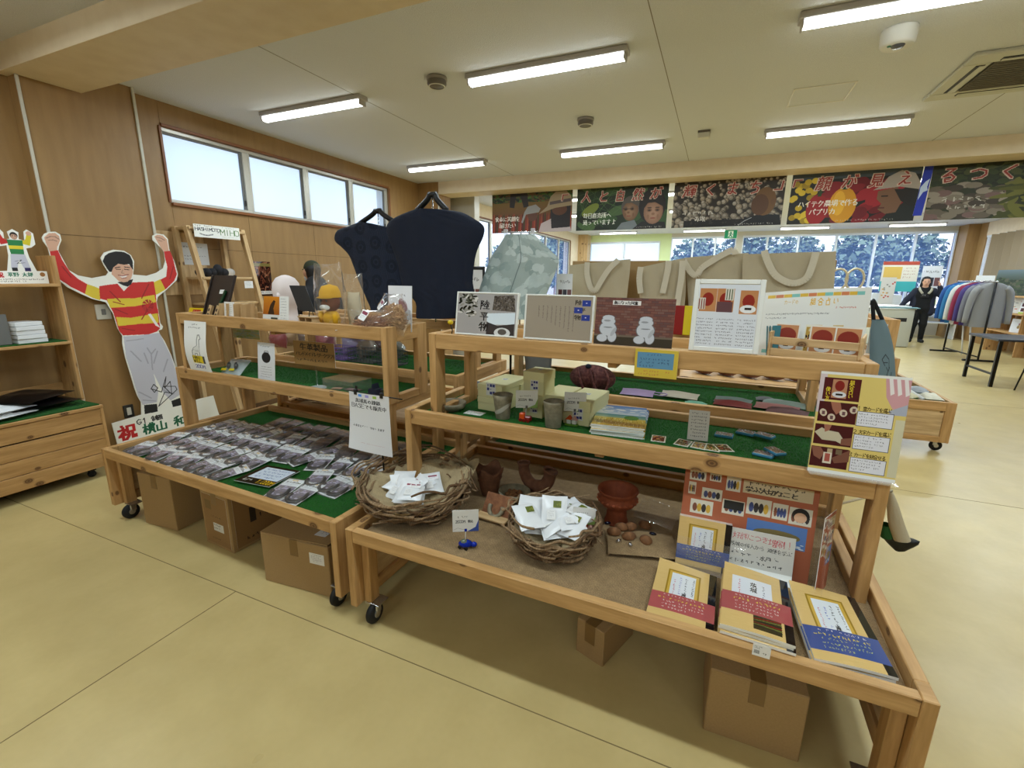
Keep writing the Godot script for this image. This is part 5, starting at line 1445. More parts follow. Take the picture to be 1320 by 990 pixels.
func price_stand(called: String, label: String, foot: Vector3, cname: String, tl: Vector2, br: Vector2, toy: String) -> void:
	var o := thing(called, label, "price card", foot)
	var n := (EYE - foot)
	n.y = 0
	n = n.normalized()
	var p := on_plane(tl, foot, n)
	var q := on_plane(br, foot, n)
	var x := Vector3.UP.cross(n)
	var b := Basis(x, Vector3.UP, n)
	var w := absf((q - p).dot(x))
	var h := p.y - q.y
	var mid := (p + q) / 2 - foot
	part(o, "card", sheet_mesh(w, h, cells[cname], .0015), mats["print"], Transform3D(b, Vector3(mid.x, q.y - foot.y, mid.z)))
	var top := Vector3(mid.x, q.y - foot.y + .006, mid.z) - n * .002
	part(o, "clip_wire", tube_mesh([Vector3(0, .012, 0), top * Vector3(.5, 1, .5) - Vector3(0, .02, 0), top], .002, 6), mats["white"])
	part(o, "clip", box(Vector3(.014, .016, .008), .002), mats["grey_plastic"] if toy != "mouse" else mat("toy_blue", Color(.02, .16, .62), .2), Transform3D(b, top))
	if toy == "train":
		part(o, "toy_engine", box(Vector3(.036, .026, .028), .006), mat("toy_red", Color(.45, .06, .05), .3), T(.016, .017, 0))
		part(o, "toy_cab", box(Vector3(.03, .036, .03), .005), mat("toy_orange", Color(.80, .30, .08), .35), T(-.016, .025, -.004))
		for k in 4: part(o, "wheel", cyl(.009, .009, .006, 10), mats["toy_red"], Transform3D(Basis(Vector3.RIGHT, PI / 2), Vector3(-.02 + .02 * (k % 3), .009, .014 - .03 * (k / 3))))
	elif toy == "house":
		part(o, "toy_base", box(Vector3(.062, .008, .04), .003), mat("toy_green", Color(.35, .55, .15), .5), T(0, .004, 0))
		for k in 2:
			part(o, "toy_wall", box(Vector3(.022, .022, .022), .002), mats["white"], T(-.014 + .027 * k, .019, 0))
			part(o, "toy_roof", cutout(PackedVector2Array([Vector2(-.017, 0), Vector2(0, .018), Vector2(.017, 0)]), .028), mat("toy_orange", Color(.80, .30, .08), .35) if k == 0 else mat("toy_pink", Color(.82, .62, .58), .4), T(-.014 + .027 * k, .03, -.014))
	else:
		part(o, "toy_body", blob(Vector3(.062, .034, .042), 16), mats["toy_blue"], T(.0, .017, 0, .5))
		part(o, "toy_nose", blob(Vector3(.03, .022, .026), 12), mats["toy_blue"], T(.032, .012, -.016, .5))
		part(o, "toy_window", blob(Vector3(.032, .014, .03), 12), mat("toy_glass", Color(.45, .5, .42), .2), T(-.004, .029, .004, .5))
		for k in 2: part(o, "wheel", cyl(.008, .008, .005, 10), mats["black"], Transform3D(Basis(Vector3.RIGHT, PI / 2), Vector3(-.016 + .032 * k, .008, .02)))

func cream_box(label: String, c: Vector3, s: Vector3, turn: float, logo := true) -> void:
	var o := thing("gift_box", label, "gift box", c, turn, "cream gift boxes on the turf shelf")
	part(o, "box_bottom", box(Vector3(s.x - .004, s.y * .72, s.z - .004), .002), mats["cream_card"], T(0, s.y * .36, -s.z / 2))
	part(o, "box_lid", box(Vector3(s.x, s.y * .42, s.z), .002), mats["cream_card"], T(0, s.y * .79, -s.z / 2))
	if logo:
		part(o, "logo_label", sheet_mesh(s.x * .38, s.x * .44, cells["crate_logo"], .0006), mats["print"], T(s.x * .06, s.y * .22, .0004))
		part(o, "lid_label", sheet_mesh(s.x * .2, s.x * .2, cells["crate_logo"], .0006), mats["print"], Transform3D(Basis(Vector3.RIGHT, -PI / 2), Vector3(0, s.y + .0004, -s.z * .5)))

func goods_mid() -> void:
	var h := .8995
	var bowl := single("stoneware_bowl", "shallow grey stoneware bowl at the left end of the turf shelf", "bowl", lathe([Vector2(.001, 0), Vector2(.034, 0), Vector2(.036, .006), Vector2(.058, .016), Vector2(.066, .034), Vector2(.064, .041), Vector2(.060, .036), Vector2(.05, .02), Vector2(.03, .012), Vector2(.001, .01)], 36), mats["stoneware"], Transform3D(Basis.from_scale(Vector3(1.22, 1.2, 1.22)), on_y(582, 529, h)))
	var d := lay(on_y(597, 533, h), on_y(619, 536.5, h), on_y(603, 529, h))
	single("price_ticket", "small white price ticket lying beside the stoneware bowl", "ticket", sheet_mesh(d.w, d.h, cells["ticket"], .001), mats["print"], d.xf.translated(Vector3(0, .001, 0)))
	# boxes
	var turn := -.10
	var p := on_y(631, 530, h)
	cream_box("long cream gift box at the bottom of the left stack behind the wave-striped cup", p, Vector3(.155, .072, .30), turn, false)
	cream_box("long cream gift box on top of the left stack behind the wave-striped cup", p + Vector3(0, .072, 0), Vector3(.155, .072, .30), turn)
	p = on_y(686, 538, h)
	cream_box("cream gift box under the tall centre box, behind the train price card", p, Vector3(.115, .118, .14), turn)
	cream_box("cream cube gift box standing highest in the centre of the turf shelf", p + Vector3(0, .1185, -.005), Vector3(.118, .118, .14), turn)
	p = on_y(742, 548, h)
	cream_box("cream gift box at the front of the right row beside the booklets", p, Vector3(.14, .122, .29), turn)
	var rt := Vector3(cos(turn), 0, -sin(turn))
	cream_box("cream gift box second in the right row behind the plain cup", p - rt * .146 + Vector3(0, 0, -.04), Vector3(.135, .122, .24), turn, false)
	cream_box("cream gift box between the left stack and the centre boxes", on_y(664, 521, h), Vector3(.07, .118, .18), turn, false)
	# cups
	var prof := [Vector2(.001, 0), Vector2(.034, 0), Vector2(.036, .004), Vector2(.040, .05), Vector2(.047, .10), Vector2(.052, .125), Vector2(.0495, .127), Vector2(.044, .10), Vector2(.036, .03), Vector2(.001, .015)]
	var c1 := thing("stoneware_cup", "tapered grey stoneware cup with a white wave stripe", "cup", on_y(648, 539, h))
	part(c1, "cup_body", lathe(prof, 32), mats["stoneware"])
	var st := begin(true)
	for k in 22:
		var q := []
		for j in 2:
			var t := (k + j) / 22.0
			var ang := lerpf(-.5, 2.9, t)
			var y := lerpf(.088, .03, t) + .006 * sin(t * 7.0)
			for e in [-1, 1]:
				var yy: float = y + e * .013 * sin(PI * clampf(t, .06, .94))
				var r := .0362 + (.0108 * clampf((yy - .004) / .1, 0, 1)) + .0014
				q.append(Vector3(cos(ang) * r, yy, sin(ang) * r))
		quad(st, q[0], q[2], q[3], q[1])
	part(c1, "wave_stripe", done(st), mat("slip_white", Color(.70, .67, .60), .6))
	single("stoneware_cup", "plain tapered grey stoneware cup between the two price cards", "cup", lathe([Vector2(.001, 0), Vector2(.036, 0), Vector2(.038, .004), Vector2(.043, .06), Vector2(.049, .118), Vector2(.0505, .128), Vector2(.048, .13), Vector2(.045, .118), Vector2(.037, .03), Vector2(.001, .015)], 32), mats["stoneware"], Transform3D(Basis(), on_y(713, 550, h)))
	price_stand("price_card", "green-cornered price card on a small red toy train clip", on_y(677, 543, h), "price_green", Vector2(665, 503), Vector2(693, 526), "train")
	price_stand("price_card", "green-cornered price card on a toy house clip before the cream boxes", on_y(737, 548, h), "price_green", Vector2(728, 505), Vector2(755, 531), "house")
	# booklets
	var a := on_y(760, 559, h)
	var b := on_y(829, 567, h)
	var c := on_y(776, 536, h)
	d = lay(a, b, c)
	for k in 7:
		rng.seed = 40 + k
		var o := single("booklet", "sky-and-rice-field picture booklet in the stack, %s" % ["undermost", "second from below", "third from below", "fourth from below", "third from the top", "second from the top", "topmost"][k], "booklet", sheet_mesh(d.w, d.h * 1.15, cells["booklet"], .0065, 1, 1), mats["gloss_print"], d.xf.translated(Vector3((rng.randf() - .5) * .012, .007 * k + .0005, (rng.randf() - .5) * .008)).rotated_local(Vector3.BACK, (rng.randf() - .5) * .05), "picture booklets stacked on the turf")
	# cards
	var s := set_up(on_y(885.5, 566, h), on_y(912, 569, h), Vector2(889.7, 528), .22)
	var lc := thing("letter_card", "white card of printed characters standing among the small picture cards", "card")
	lc.transform = s.xf
	part(lc, "card", sheet_mesh(s.w, s.h, cells["letter_card"], .006), mats["print"])
	part(lc, "prop", box(Vector3(s.w * .4, .003, .05), .001), mats["acrylic"], XF(Vector3(0, s.h * .3, -.02), Vector3(-.9, 0, 0)))
	for k in 5:
		var px: Vector2 = [Vector2(848, 570), Vector2(877, 575), Vector2(899, 579), Vector2(917, 582), Vector2(937, 583)][k]
		single("picture_card", ["small dark red picture card lying leftmost behind the shelf rail", "small brown picture card lying before the letter card", "small yellow picture card lying third from the left behind the rail", "small green picture card lying fourth from the left behind the rail", "small dark green picture card lying rightmost, turned, behind the rail"][k], "card", sheet_mesh(.062, .085, cells["picture_card_%d" % k], .002), mats["gloss_print"], Transform3D(Basis(Vector3.UP, [.05, -.2, -.15, -.1, .35][k]) * Basis(Vector3.RIGHT, -PI / 2), on_y(px.x, px.y, h) + Vector3(0, .001 + .0004 * k, 0)), "small picture cards on the turf")
	for k in 5:
		var px: Vector2 = [Vector2(933, 563), Vector2(961, 561), Vector2(985, 567), Vector2(984, 588), Vector2(998, 588)][k]
		var o := thing("sweets_pack", ["blue-edged foil pack leftmost beside the letter card", "blue-edged foil pack lying second, partly on the first", "blue-edged foil pack at the upper right of the group", "small pale blue pack lying under the tilted foil pack", "foil pack lying tilted nearest the how-to poster"][k], "pack", on_y(px.x, px.y, h) + Vector3(0, [0, .004, .012, 0, .013][k], 0), [-.1, -.3, -.5, -.3, -1.0][k], "small foil packs on the turf")
		part(o, "wrapper", box(Vector3(.078, .013, .05), .004), mat("foil_blue", Color(.25, .50, .62), .25), T(0, .0075, 0))
		part(o, "picture", sheet_mesh(.07, .045, cells["foil_card"], .001), mats["gloss_print"], Transform3D(Basis(Vector3.RIGHT, -PI / 2), Vector3(0, .0142, .0225)))

# ---------------------------------------------------------------- goods on the burlap tray
func drape(w: float, d: float, amp: float, sd: int, t := .004, nx := 44, ny := 26) -> ArrayMesh:
	var n := FastNoiseLite.new()
	n.seed = sd
	n.frequency = 2.2
	var st := begin(true)
	var p := func(i: int, j: int) -> Vector3:
		var x := (float(i) / nx - .5) * w
		var z := (float(j) / ny - .5) * d
		return Vector3(x + .006 * n.get_noise_2d(z * 3, 9.0), t + amp * maxf(0, n.get_noise_2d(x, z) + .15), z + .006 * n.get_noise_2d(x * 3, 4.0))
	for i in nx:
		for j in ny: quad(st, p.call(i, j), p.call(i + 1, j), p.call(i + 1, j + 1), p.call(i, j + 1))
	for i in nx:
		for j in [0, ny]:
			var a: Vector3 = p.call(i, j)
			var b: Vector3 = p.call(i + 1, j)
			if j == 0: quad(st, b, a, Vector3(a.x, 0, a.z), Vector3(b.x, 0, b.z))
			else: quad(st, a, b, Vector3(b.x, 0, b.z), Vector3(a.x, 0, a.z))
	for j in ny:
		for i in [0, nx]:
			var a: Vector3 = p.call(i, j)
			var b: Vector3 = p.call(i, j + 1)
			if i == 0: quad(st, a, b, Vector3(b.x, 0, b.z), Vector3(a.x, 0, a.z))
			else: quad(st, b, a, Vector3(a.x, 0, a.z), Vector3(b.x, 0, b.z))
	return done(st)

func nest(label: String, at: Vector3, R: float, H: float, n: int, sd: int, liner_lobes: Array) -> Node3D:
	var o := thing("twig_basket", label, "basket", at, 0, "")
	o.rotation.x = .13
	o.position.y += .032
	rng.seed = sd
	for k in n:
		var a0 := rng.randf() * TAU
		var span := rng.randf_range(.7, 2.0)
		var lift := rng.randf()
		var r0 := R * (lerpf(.72, 1.0, pow(lift, .6)) + rng.randf_range(-.09, .08))
		var y0 := .012 + H * lift * rng.randf_range(.55, 1.25)
		var pts := []
		var m := 7
		var tilt := rng.randf_range(-.5, .5)
		for i in m:
			var t := float(i) / (m - 1)
			var a := a0 + span * t
			var r := r0 * (1.0 + rng.randf_range(-.07, .07) + (rng.randf_range(.02, .16) if i == m - 1 and rng.randf() < .45 else 0.0))
			pts.append(Vector3(cos(a) * r, maxf(.008, y0 + tilt * H * (t - .5) + rng.randf_range(-.012, .012)), sin(a) * r * .92))
		var rad := []
		var th := rng.randf_range(.0034, .0075)
		var cv := curve(pts, 3)
		for i in cv.size(): rad.append(th * lerpf(1.1, .6, float(i) / cv.size()))
		part(o, "twig", tube_mesh(cv, rad, 6), mats["bark"] if k % 4 else mats["bark_dark"])
	# burlap lining, folded over the rim in places
	var ns := FastNoiseLite.new()
	ns.seed = sd
	ns.frequency = .9
	var st := begin(true)
	var ring := 64
	var rows := 12
	var p := func(i: int, k: int) -> Vector3:
		var a := TAU * (k % ring) / ring
		var lobe := 0.0
		for l in liner_lobes: lobe = maxf(lobe, l[1] * maxf(0, cos(angle_difference(a, l[0]) * l[2])) if absf(angle_difference(a, l[0])) < PI / 2 / l[2] else 0.0)
		var t := float(i) / (rows - 1)
		var f := ns.get_noise_2d(cos(a) * 2.4, sin(a) * 2.4)
		var f2 := ns.get_noise_2d(cos(a) * 6.0 + 9, sin(a) * 6.0)
		var r := R * t * (.74 + .12 * f + lobe * .38) * (1.0 + .13 * f2 * t)
		var y := .02 + H * (.35 + .95 * lobe + .3 * f) * t * t * t + .05 * f2 * t * t
		if t > .85 and lobe > .4: y -= .035 + .03 * lobe
		return Vector3(cos(a) * r, y, sin(a) * r * .92)
	for i in rows - 1:
		for k in ring:
			quad(st, p.call(i, k + 1), p.call(i + 1, k + 1), p.call(i + 1, k), p.call(i, k))
	part(o, "burlap_lining", done(st), mats["burlap_lit"])
	return o

func pillow(w: float, h: float, d: float, sd: int) -> ArrayMesh:
	var n := FastNoiseLite.new()
	n.seed = sd
	n.frequency = 18.0
	var st := begin(true)
	var nx := 10
	var ny := 12
	for side in [1.0, -1.0]:
		var p := func(i: int, j: int) -> Vector3:
			var u := float(i) / nx
			var v := float(j) / ny
			var e := pow(maxf(0, sin(PI * u) * sin(PI * v)), .6)
			return Vector3((u - .5) * w * (1 - .04 * sin(PI * v)), (v - .5) * h * (1 - .04 * sin(PI * u)), side * (d * .5 * e * (1 + .5 * n.get_noise_3d(u * .1, v * .1, side)) + .0006))
		for i in nx:
			for j in ny:
				if side > 0: quad(st, p.call(i, j), p.call(i, j + 1), p.call(i + 1, j + 1), p.call(i + 1, j))
				else: quad(st, p.call(i + 1, j), p.call(i + 1, j + 1), p.call(i, j + 1), p.call(i, j))
	return done(st)

func seed_packets(c: Vector3, n: int, R: float, lab: String, sd: int, where: String, grp: String) -> void:
	rng.seed = sd
	for k in n:
		var a := rng.randf() * TAU
		var r := R * sqrt(float(k % 9) / 9.0) * .85
		var side: String = ["right", "front right", "front", "front left", "left", "back left", "back", "back right"][int(a / TAU * 8 + .5) % 8]
		var words := "%s packet at the %s of the %s, %s layer" % ["plain white text-label" if k % 3 == 1 else "white dark-red-label" if lab == "label_red" else "white olive-label", side if k % 9 > 0 else "middle", where, ["lowest", "middle", "upper", "topmost"][mini(3, k * 4 / n)]]
		var o := thing("tea_packet", words, "packet", Vector3.ZERO, 0, grp)
		var up := Basis(Vector3.UP, rng.randf_range(-.9, .9)) * Basis(Vector3.RIGHT, -PI / 2 + rng.randf_range(.1, .75))
		o.transform = Transform3D(up, c + Vector3(cos(a) * r, .05 + .011 * (k / 3) + rng.randf() * .012 + .03 - .105 * sin(a) * r, sin(a) * r * .8))
		part(o, "pouch", pillow(.112, .135, .03, sd + k), mats["pouch_white"])
		if k % 3 != 1: part(o, "colour_label", sheet_mesh(.055 if lab == "label_red" else .034, .03, cells[lab], .0006), mats["print"], T(.012, .008, .0165))
		if k % 3 != 2: part(o, "text_label", sheet_mesh(.036, .042, cells["label_plain"], .0006), mats["print"], T(-.012, -.045, .0160))

func goods_tray() -> void:
	mat("pouch_white", Color(.88, .89, .90), .3)
	mats["bark_dark"] = mats["bark"].duplicate()
	mats["bark_dark"].albedo_color = Color(.72, .66, .60)
	var h := .456
	single("burlap_cloth", "brown burlap cloth spread over the near right tray", "cloth", drape(1.985, 1.09, .016, 5), mats["burlap"], fr("B", 1.037, .4515, .60))
	h = .462
	var c1 := on_y(537, 652, h)
	nest("large round twig basket with folded burlap lining at the tray's left corner", c1, .275, .125, 120, 21, [[-2.0, .8, 1.1], [-.95, 1.25, 2.0], [2.9, 1.0, 1.4], [1.5, .8, 1.1], [.3, .6, 1.3]])
	var c2 := on_y(713, 702, h)
	nest("smaller round twig basket heaped with white packets in mid tray", c2, .20, .105, 90, 33, [[-1.3, .5, 1.3], [2.6, .25, 1.2], [.4, .2, 1.2]])
	seed_packets(c1 + Vector3(.01, .0, .02), 13, .15, "label_red", 61, "large burlap-lined basket", "white packets in the large basket")
	seed_packets(c2 + Vector3(0, .01, 0), 19, .15, "label_olive", 87, "smaller basket", "white packets in the smaller basket")
	price_stand("price_card", "blue-cornered price card on a blue toy car clip on the burlap", on_y(600, 705, h), "price_blue", Vector2(583, 658), Vector2(617, 684), "mouse")
	price_stand("price_card", "green-cornered price card stuck in the smaller basket's packets", c2 + Vector3(.14, .07, -.03), "price_green", Vector2(739, 653), Vector2(767, 677), "house")
	# pottery
	var pot := begin(true)
	var prof := [Vector2(.042, 0), Vector2(.05, .03), Vector2(.058, .07), Vector2(.06, .09), Vector2(.07, .125), Vector2(.076, .15), Vector2(.070, .148), Vector2(.06, .11), Vector2(.05, .05), Vector2(.001, .02)]
	var nn := 40
	var pp := func(i: int, k: int) -> Vector3:
		var a := TAU * (k % nn) / nn
		var wv: float = maxf(0, (prof[i].y - .1) / .05)
		return Vector3(cos(a) * prof[i].x * (1 + .08 * wv * cos(4 * a)), prof[i].y + .016 * wv * cos(4 * a), sin(a) * prof[i].x * (1 + .08 * wv * cos(4 * a)))
	for i in prof.size() - 1:
		for k in nn: quad(pot, pp.call(i, k), pp.call(i, k + 1), pp.call(i + 1, k + 1), pp.call(i + 1, k))
	var po := thing("wavy_pot", "brown earthenware pot with a wavy four-peaked rim", "pot", on_y(631, 636, h))
	part(po, "pot_body", done(pot), mats["terracotta_brown"])
	var band := begin(true)
	for k in 40:
		var q := []
		for j in 2:
			var a := TAU * (k + j) / 40.0
			q.append(Vector3(cos(a), 0, sin(a)) * (.0665 + .002 * sin(a * 9)) + Vector3(0, .102 + .006 * cos(4 * a), 0))
			q.append(Vector3(cos(a), 0, sin(a)) * .064 + Vector3(0, .088 + .006 * cos(4 * a), 0))
		quad(band, q[0], q[1], q[3], q[2])
	part(po, "rim_band", done(band), mats["terracotta_brown"])
	# leaning tile with a horseshoe shape
	var s := set_up(on_y(620, 664, h), on_y(653, 674, h), Vector2(622, 631), .62)
	var ti := thing("clay_tile", "red-brown clay tile with a raised horseshoe, leaning on its wooden foot", "tile")
	ti.transform = s.xf
	part(ti, "tile", box(Vector3(s.w * 1.05, s.h, .014), .003), mats["terracotta"], T(0, s.h / 2, -.007))
	var arc := []
	for k in 13:
		var a := lerpf(-.35, PI + .35, k / 12.0)
		arc.append(Vector3(cos(a) * .036, s.h * .42 - sin(a) * .04, .008))
	part(ti, "clay_horseshoe", tube_mesh(arc, .0105, 9), mats["stoneware"])
	part(ti, "foot_board", board(Vector3(s.w * 1.15, .012, .05)), mats["pale_pine"], Transform3D(Basis(Vector3.RIGHT, .62), Vector3(0, .002, .02)))
	# bowl of clay beads
	var bc := on_y(663, 645, h)
	single("clay_bowl", "small pale clay bowl holding brown nuts", "bowl", lathe([Vector2(.001, 0), Vector2(.035, 0), Vector2(.056, .02), Vector2(.07, .05), Vector2(.066, .054), Vector2(.052, .025), Vector2(.03, .012), Vector2(.001, .01)], 30), mats["stoneware"], Transform3D(Basis.from_scale(Vector3(1.2, 1.1, 1.2)), bc))
	rng.seed = 5
	for k in 13:
		var a := k * 2.4
		var r := .043 * sqrt(k / 13.0)
		single("nut", "brown nut in the small clay bowl behind the tile", "nut", blob(Vector3(.031, .024, .027), 10), mats["pebble_brown"], Transform3D(Basis.from_euler(Vector3(rng.randf(), rng.randf() * 6, rng.randf())), bc + Vector3(cos(a) * r, .034 + .008 * (1 - r / .043), sin(a) * r)), "nuts in the clay bowl")
	# twin-mouthed vessel
	var tw := thing("twin_vessel", "brown clay vessel with two upright mouths at the tray's back", "vessel", on_y(692, 633, h))
	var l := Vector3(-.092, .135, -.03)
	var r := Vector3(.07, .125, -.01)
	part(tw, "vessel_body", tube_mesh(curve([l, l + Vector3(.004, -.05, .0), Vector3(-.045, .045, 0), Vector3(.0, .034, .01), Vector3(.045, .046, .01), r + Vector3(-.006, -.045, 0), r], 5), [.030, .030, .030, .030, .031, .031, .031, .031, .032, .032, .033, .034, .034, .035, .035, .036, .036, .036, .036, .036, .036, .036, .035, .035, .035, .034, .034, .034, .034, .035, .037], 18), mats["terracotta_brown"])
	for e in [[l, .036, -.05], [r, .042, .35]]:
		part(tw, "mouth_rim", lathe([Vector2(e[1] - .008, -.012), Vector2(e[1], .0), Vector2(e[1] + .001, .008), Vector2(e[1] - .006, .009), Vector2(e[1] - .010, -.004), Vector2(e[1] - .014, -.03), Vector2(.001, -.045)], 22), mats["terracotta_brown"], XF(e[0] + Vector3(0, .0, 0), Vector3(0, 0, -e[2])))
	# pedestal cup
	var pc := thing("pedestal_cup", "orange-red clay cup with a thick ridged collar on a narrow foot", "cup", on_y(794, 672, h))
	part(pc, "cup_body", lathe([Vector2(.001, 0), Vector2(.052, 0), Vector2(.056, .006), Vector2(.048, .03), Vector2(.046, .065), Vector2(.05, .08), Vector2(.08, .098), Vector2(.092, .115), Vector2(.092, .13), Vector2(.083, .14), Vector2(.086, .152), Vector2(.096, .165), Vector2(.093, .172), Vector2(.084, .165), Vector2(.072, .145), Vector2(.06, .11), Vector2(.001, .09)], 36), mats["red_clay"])
	for k in 20:
		var a := TAU * k / 20.0
		part(pc, "collar_knob", blob(Vector3(.014, .016, .014), 8), mats["red_clay"], T(cos(a) * .0915, .122, sin(a) * .0915))
	# cloth pouch, pebbles, glass beads, clear bag
	var d := lay(on_y(796, 722, h), on_y(866, 702, h), on_y(783, 698, h))
	single("burlap_pouch", "flat folded burlap pouch under the brown pebbles", "pouch", pillow(.30, .21, .022, 4), mats["burlap"], Transform3D(Basis(Vector3.UP, .28) * Basis(Vector3.RIGHT, -PI / 2), on_y(826, 703, h) + Vector3(0, .012, 0)))
	var spots := [[791, 690], [813, 683], [831, 681], [810, 696], [832, 701], [801, 684]]
	for k in 6:
		single("pebble", ["brown pebble leftmost on the burlap pouch", "round brown pebble at the back of the pouch", "brown pebble at the back right, nearest the poster", "largest brown pebble in the pouch's middle", "brown pebble at the pouch's front right", "small brown pebble half hidden between others"][k], "pebble", blob(Vector3(.066, .034, .052), 16), mats["pebble_brown"], Transform3D(Basis(Vector3.UP, k * 1.3), on_y(spots[k][0], spots[k][1] + 3, h) + Vector3(0, .031, 0)), "brown pebbles on the burlap pouch")
	for k in 4:
		var b: Array = [[841, 695], [783, 681], [797, 704], [812, 709]][k]
		single("glass_bead", ["dark blue glass bead beside the front right pebble", "dark blue glass bead left of the pebbles", "pale metal bead before the pebbles, left", "pale metal bead before the pebbles, right"][k], "bead", blob(Vector3(.034, .014, .016), 10), mat("bead_blue", Color(.02, .05, .14), .1) if k < 2 else mats["chrome"], Transform3D(Basis(Vector3.UP, .6 * k), on_y(b[0], b[1], h) + Vector3(0, .027, 0)), "beads beside the pebbles")
	single("clear_bag", "crumpled clear plastic bag behind the brown pebbles", "bag", pillow(.2, .13, .035, 12), mats["film"], Transform3D(Basis(Vector3.UP, -.3) * Basis(Vector3.RIGHT, -1.1), on_y(846, 672, h) + Vector3(0, .045, 0)))
	books()

func books() -> void:
	var h := .464
	# acrylic stand with the orange poster
	var s := set_up(on_y(872, 716, h), on_y(1040, 756, h), Vector2(886, 600), .12)
	var o := thing("poster_stand", "orange poster of small drawings in a clear stand behind the books", "poster")
	o.transform = s.xf
	part(o, "poster_print", sheet_mesh(s.w, s.h, cells["orange_poster"], .002), mats["print"])
	part(o, "acrylic_pocket", box(Vector3(s.w * .52, .12, .003), .001), mats["acrylic"], T(-s.w * .24, .06, .075))
	part(o, "acrylic_wing", box(Vector3(.003, s.h * .8, .16), .001), mats["acrylic"], T(s.w / 2 + .02, s.h * .4, .05))
	acrylic_foot(o, s.w, .16)
	single("orange_sheet", "orange printed sheet standing edge-on right of the poster", "poster", sheet_mesh(.15, s.h * .78, cells["orange_poster"], .002), mats["print"], s.xf * T(s.w / 2 + .035, .002, .03, 1.15))
	# books in the pocket
	var b := set_up(on_y(872, 712, h), on_y(937, 727, h), Vector2(881, 654), .24)
	for k in 5:
		var bk := single("history_book", "yellow book with a blue band standing in the clear pocket, %s" % ["foremost", "second from the front", "third from the front", "fourth from the front", "hindmost"][k], "book", sheet_mesh(b.w, b.h, cells["book_blue"], .007, 1, 1, null), mats["gloss_print"], b.xf.translated(Vector3(0, .001, .075)).translated_local(Vector3(0, .0, -.009 * k)), "books in the poster's clear pocket")
	# handwritten notice
	s = set_up(at_y(on_y(936, 727, .50), h), at_y(on_y(1021, 746, .50), h), Vector2(944, 679), .2)
	var n := thing("reprint_notice", "white card with red and black handwriting standing behind the middle books", "notice")
	n.transform = s.xf
	part(n, "card", sheet_mesh(s.w, s.h - .035, cells["reprint_note"], .002), mats["print"], T(0, .035, 0))
	part(n, "card_foot", sheet_mesh(s.w, .06, cells["white"], .002, 1, 8, func(u, v): return Vector3(0, 0, .05 * (1 - v) * (1 - v))), mats["print"], T(0, -.02, 0))
	# three piles at the front
	var piles := [
		["book_red", [833, 788.6], [920, 815], [841, 722], .492, 2, "yellow book with a red band, %s at the left of the front row", .012],
		["book_photo", [928, 803], [1026, 833], [932, 729], .535, 6, "red-banded yellow book with field photo, %s in the middle pile", .0105],
		["book_blue", [1050, 848], [1159, 874], [1031, 757], .505, 3, "yellow book with a blue band, %s at the front right corner", .0125]]
	var nth := ["undermost", "second from below", "third from below", "fourth from below", "second from the top", "topmost"]
	for q in piles:
		var top: float = q[4]
		var a := on_y(q[1][0], q[1][1], top)
		var e := on_y(q[2][0], q[2][1], top)
		var c := on_y(q[3][0], q[3][1], top)
		var d := lay(a, e, c)
		for k in int(q[5]):
			rng.seed = 70 + k
			var top_one: bool = k == int(q[5]) - 1
			var y: float = top - h - .0105 * (int(q[5]) - k)
			var word: String = "topmost" if top_one else nth[k]
			var bend = null
			if top_one: bend = func(u, v): return Vector3(0, 0, .022 * pow(maxf(0, v - .55) / .45, 2.0) * pow(1.0 - u, 1.5) + .004 * sin(u * PI))
			single("history_book", String(q[6]) % word, "book", sheet_mesh(d.w, d.h, cells[q[0]], .0095, 10 if top_one else 1, 12 if top_one else 1, bend), mats["gloss_print"], Transform3D(d.xf.basis, at_y(d.xf.origin, h + maxf(.0005, y))).translated_local(Vector3((rng.randf() - .5) * .012, (rng.randf() - .5) * .01, 0)) if not top_one else Transform3D(d.xf.basis, at_y(d.xf.origin, h + maxf(.0005, y))), "books lying at the tray's front")
	var tg := set_up(on_v("B", 969, 843, -.004), on_v("B", 992, 850, -.004), Vector2(970, 828), 0)
	board_card("price_tag", "white barcode price tag hanging over the tray's front rail", "price tag", "tag_barcode", tg, .001)

func boxes_below() -> void:
	carton("cardboard_box", "plain brown cardboard box at the left end under the horseshoe stand", on_y(188, 674, 0), on_y(229, 685, 0), .36, .34)
	carton("cardboard_box", "brown cardboard box with printing and a white sticker under the horseshoe stand's middle", on_y(267, 698, 0), on_y(302, 714, 0), .37, .36, "box_end", "box_side")
	carton("cardboard_box", "low taped cardboard box with a white shipping label under the horseshoe stand", on_y(342.5, 748, 0), on_y(428, 771, 0), .285, .36, "", "", 1)
	carton("cardboard_box", "small cardboard box turned cornerwise under the middle of the basket stand", on_y(742, 838, 0), on_y(776, 861, 0), .17, .26, "", "")
	carton("cardboard_box", "large plain cardboard box under the books at the right end", on_y(906, 941, 0), on_y(1029, 984, 0), .27, .3)

# ---------------------------------------------------------------- goods on the left stand
func shoe_mesh() -> ArrayMesh:
	var st := begin(true)
	var n := 15
	var sec := [Vector2(-.012, .0), Vector2(-.012, .008), Vector2(-.008, .0105), Vector2(.008, .0105), Vector2(.012, .008), Vector2(.012, 0)]
	var at := func(i: int, k: int) -> Vector3:
		var a := lerpf(-.45, PI + .45, float(i) / n)
		var w := lerpf(.75, 1.0, sin(PI * i / n))
		var c := Vector3(cos(a) * .047, 0, sin(a) * .056)
		var dirn := Vector3(cos(a), 0, sin(a))
		return c + dirn * sec[k].x * w + Vector3.UP * sec[k].y
	for i in n:
		for k in 5: quad(st, at.call(i, k), at.call(i, k + 1), at.call(i + 1, k + 1), at.call(i + 1, k))
	return done(st)

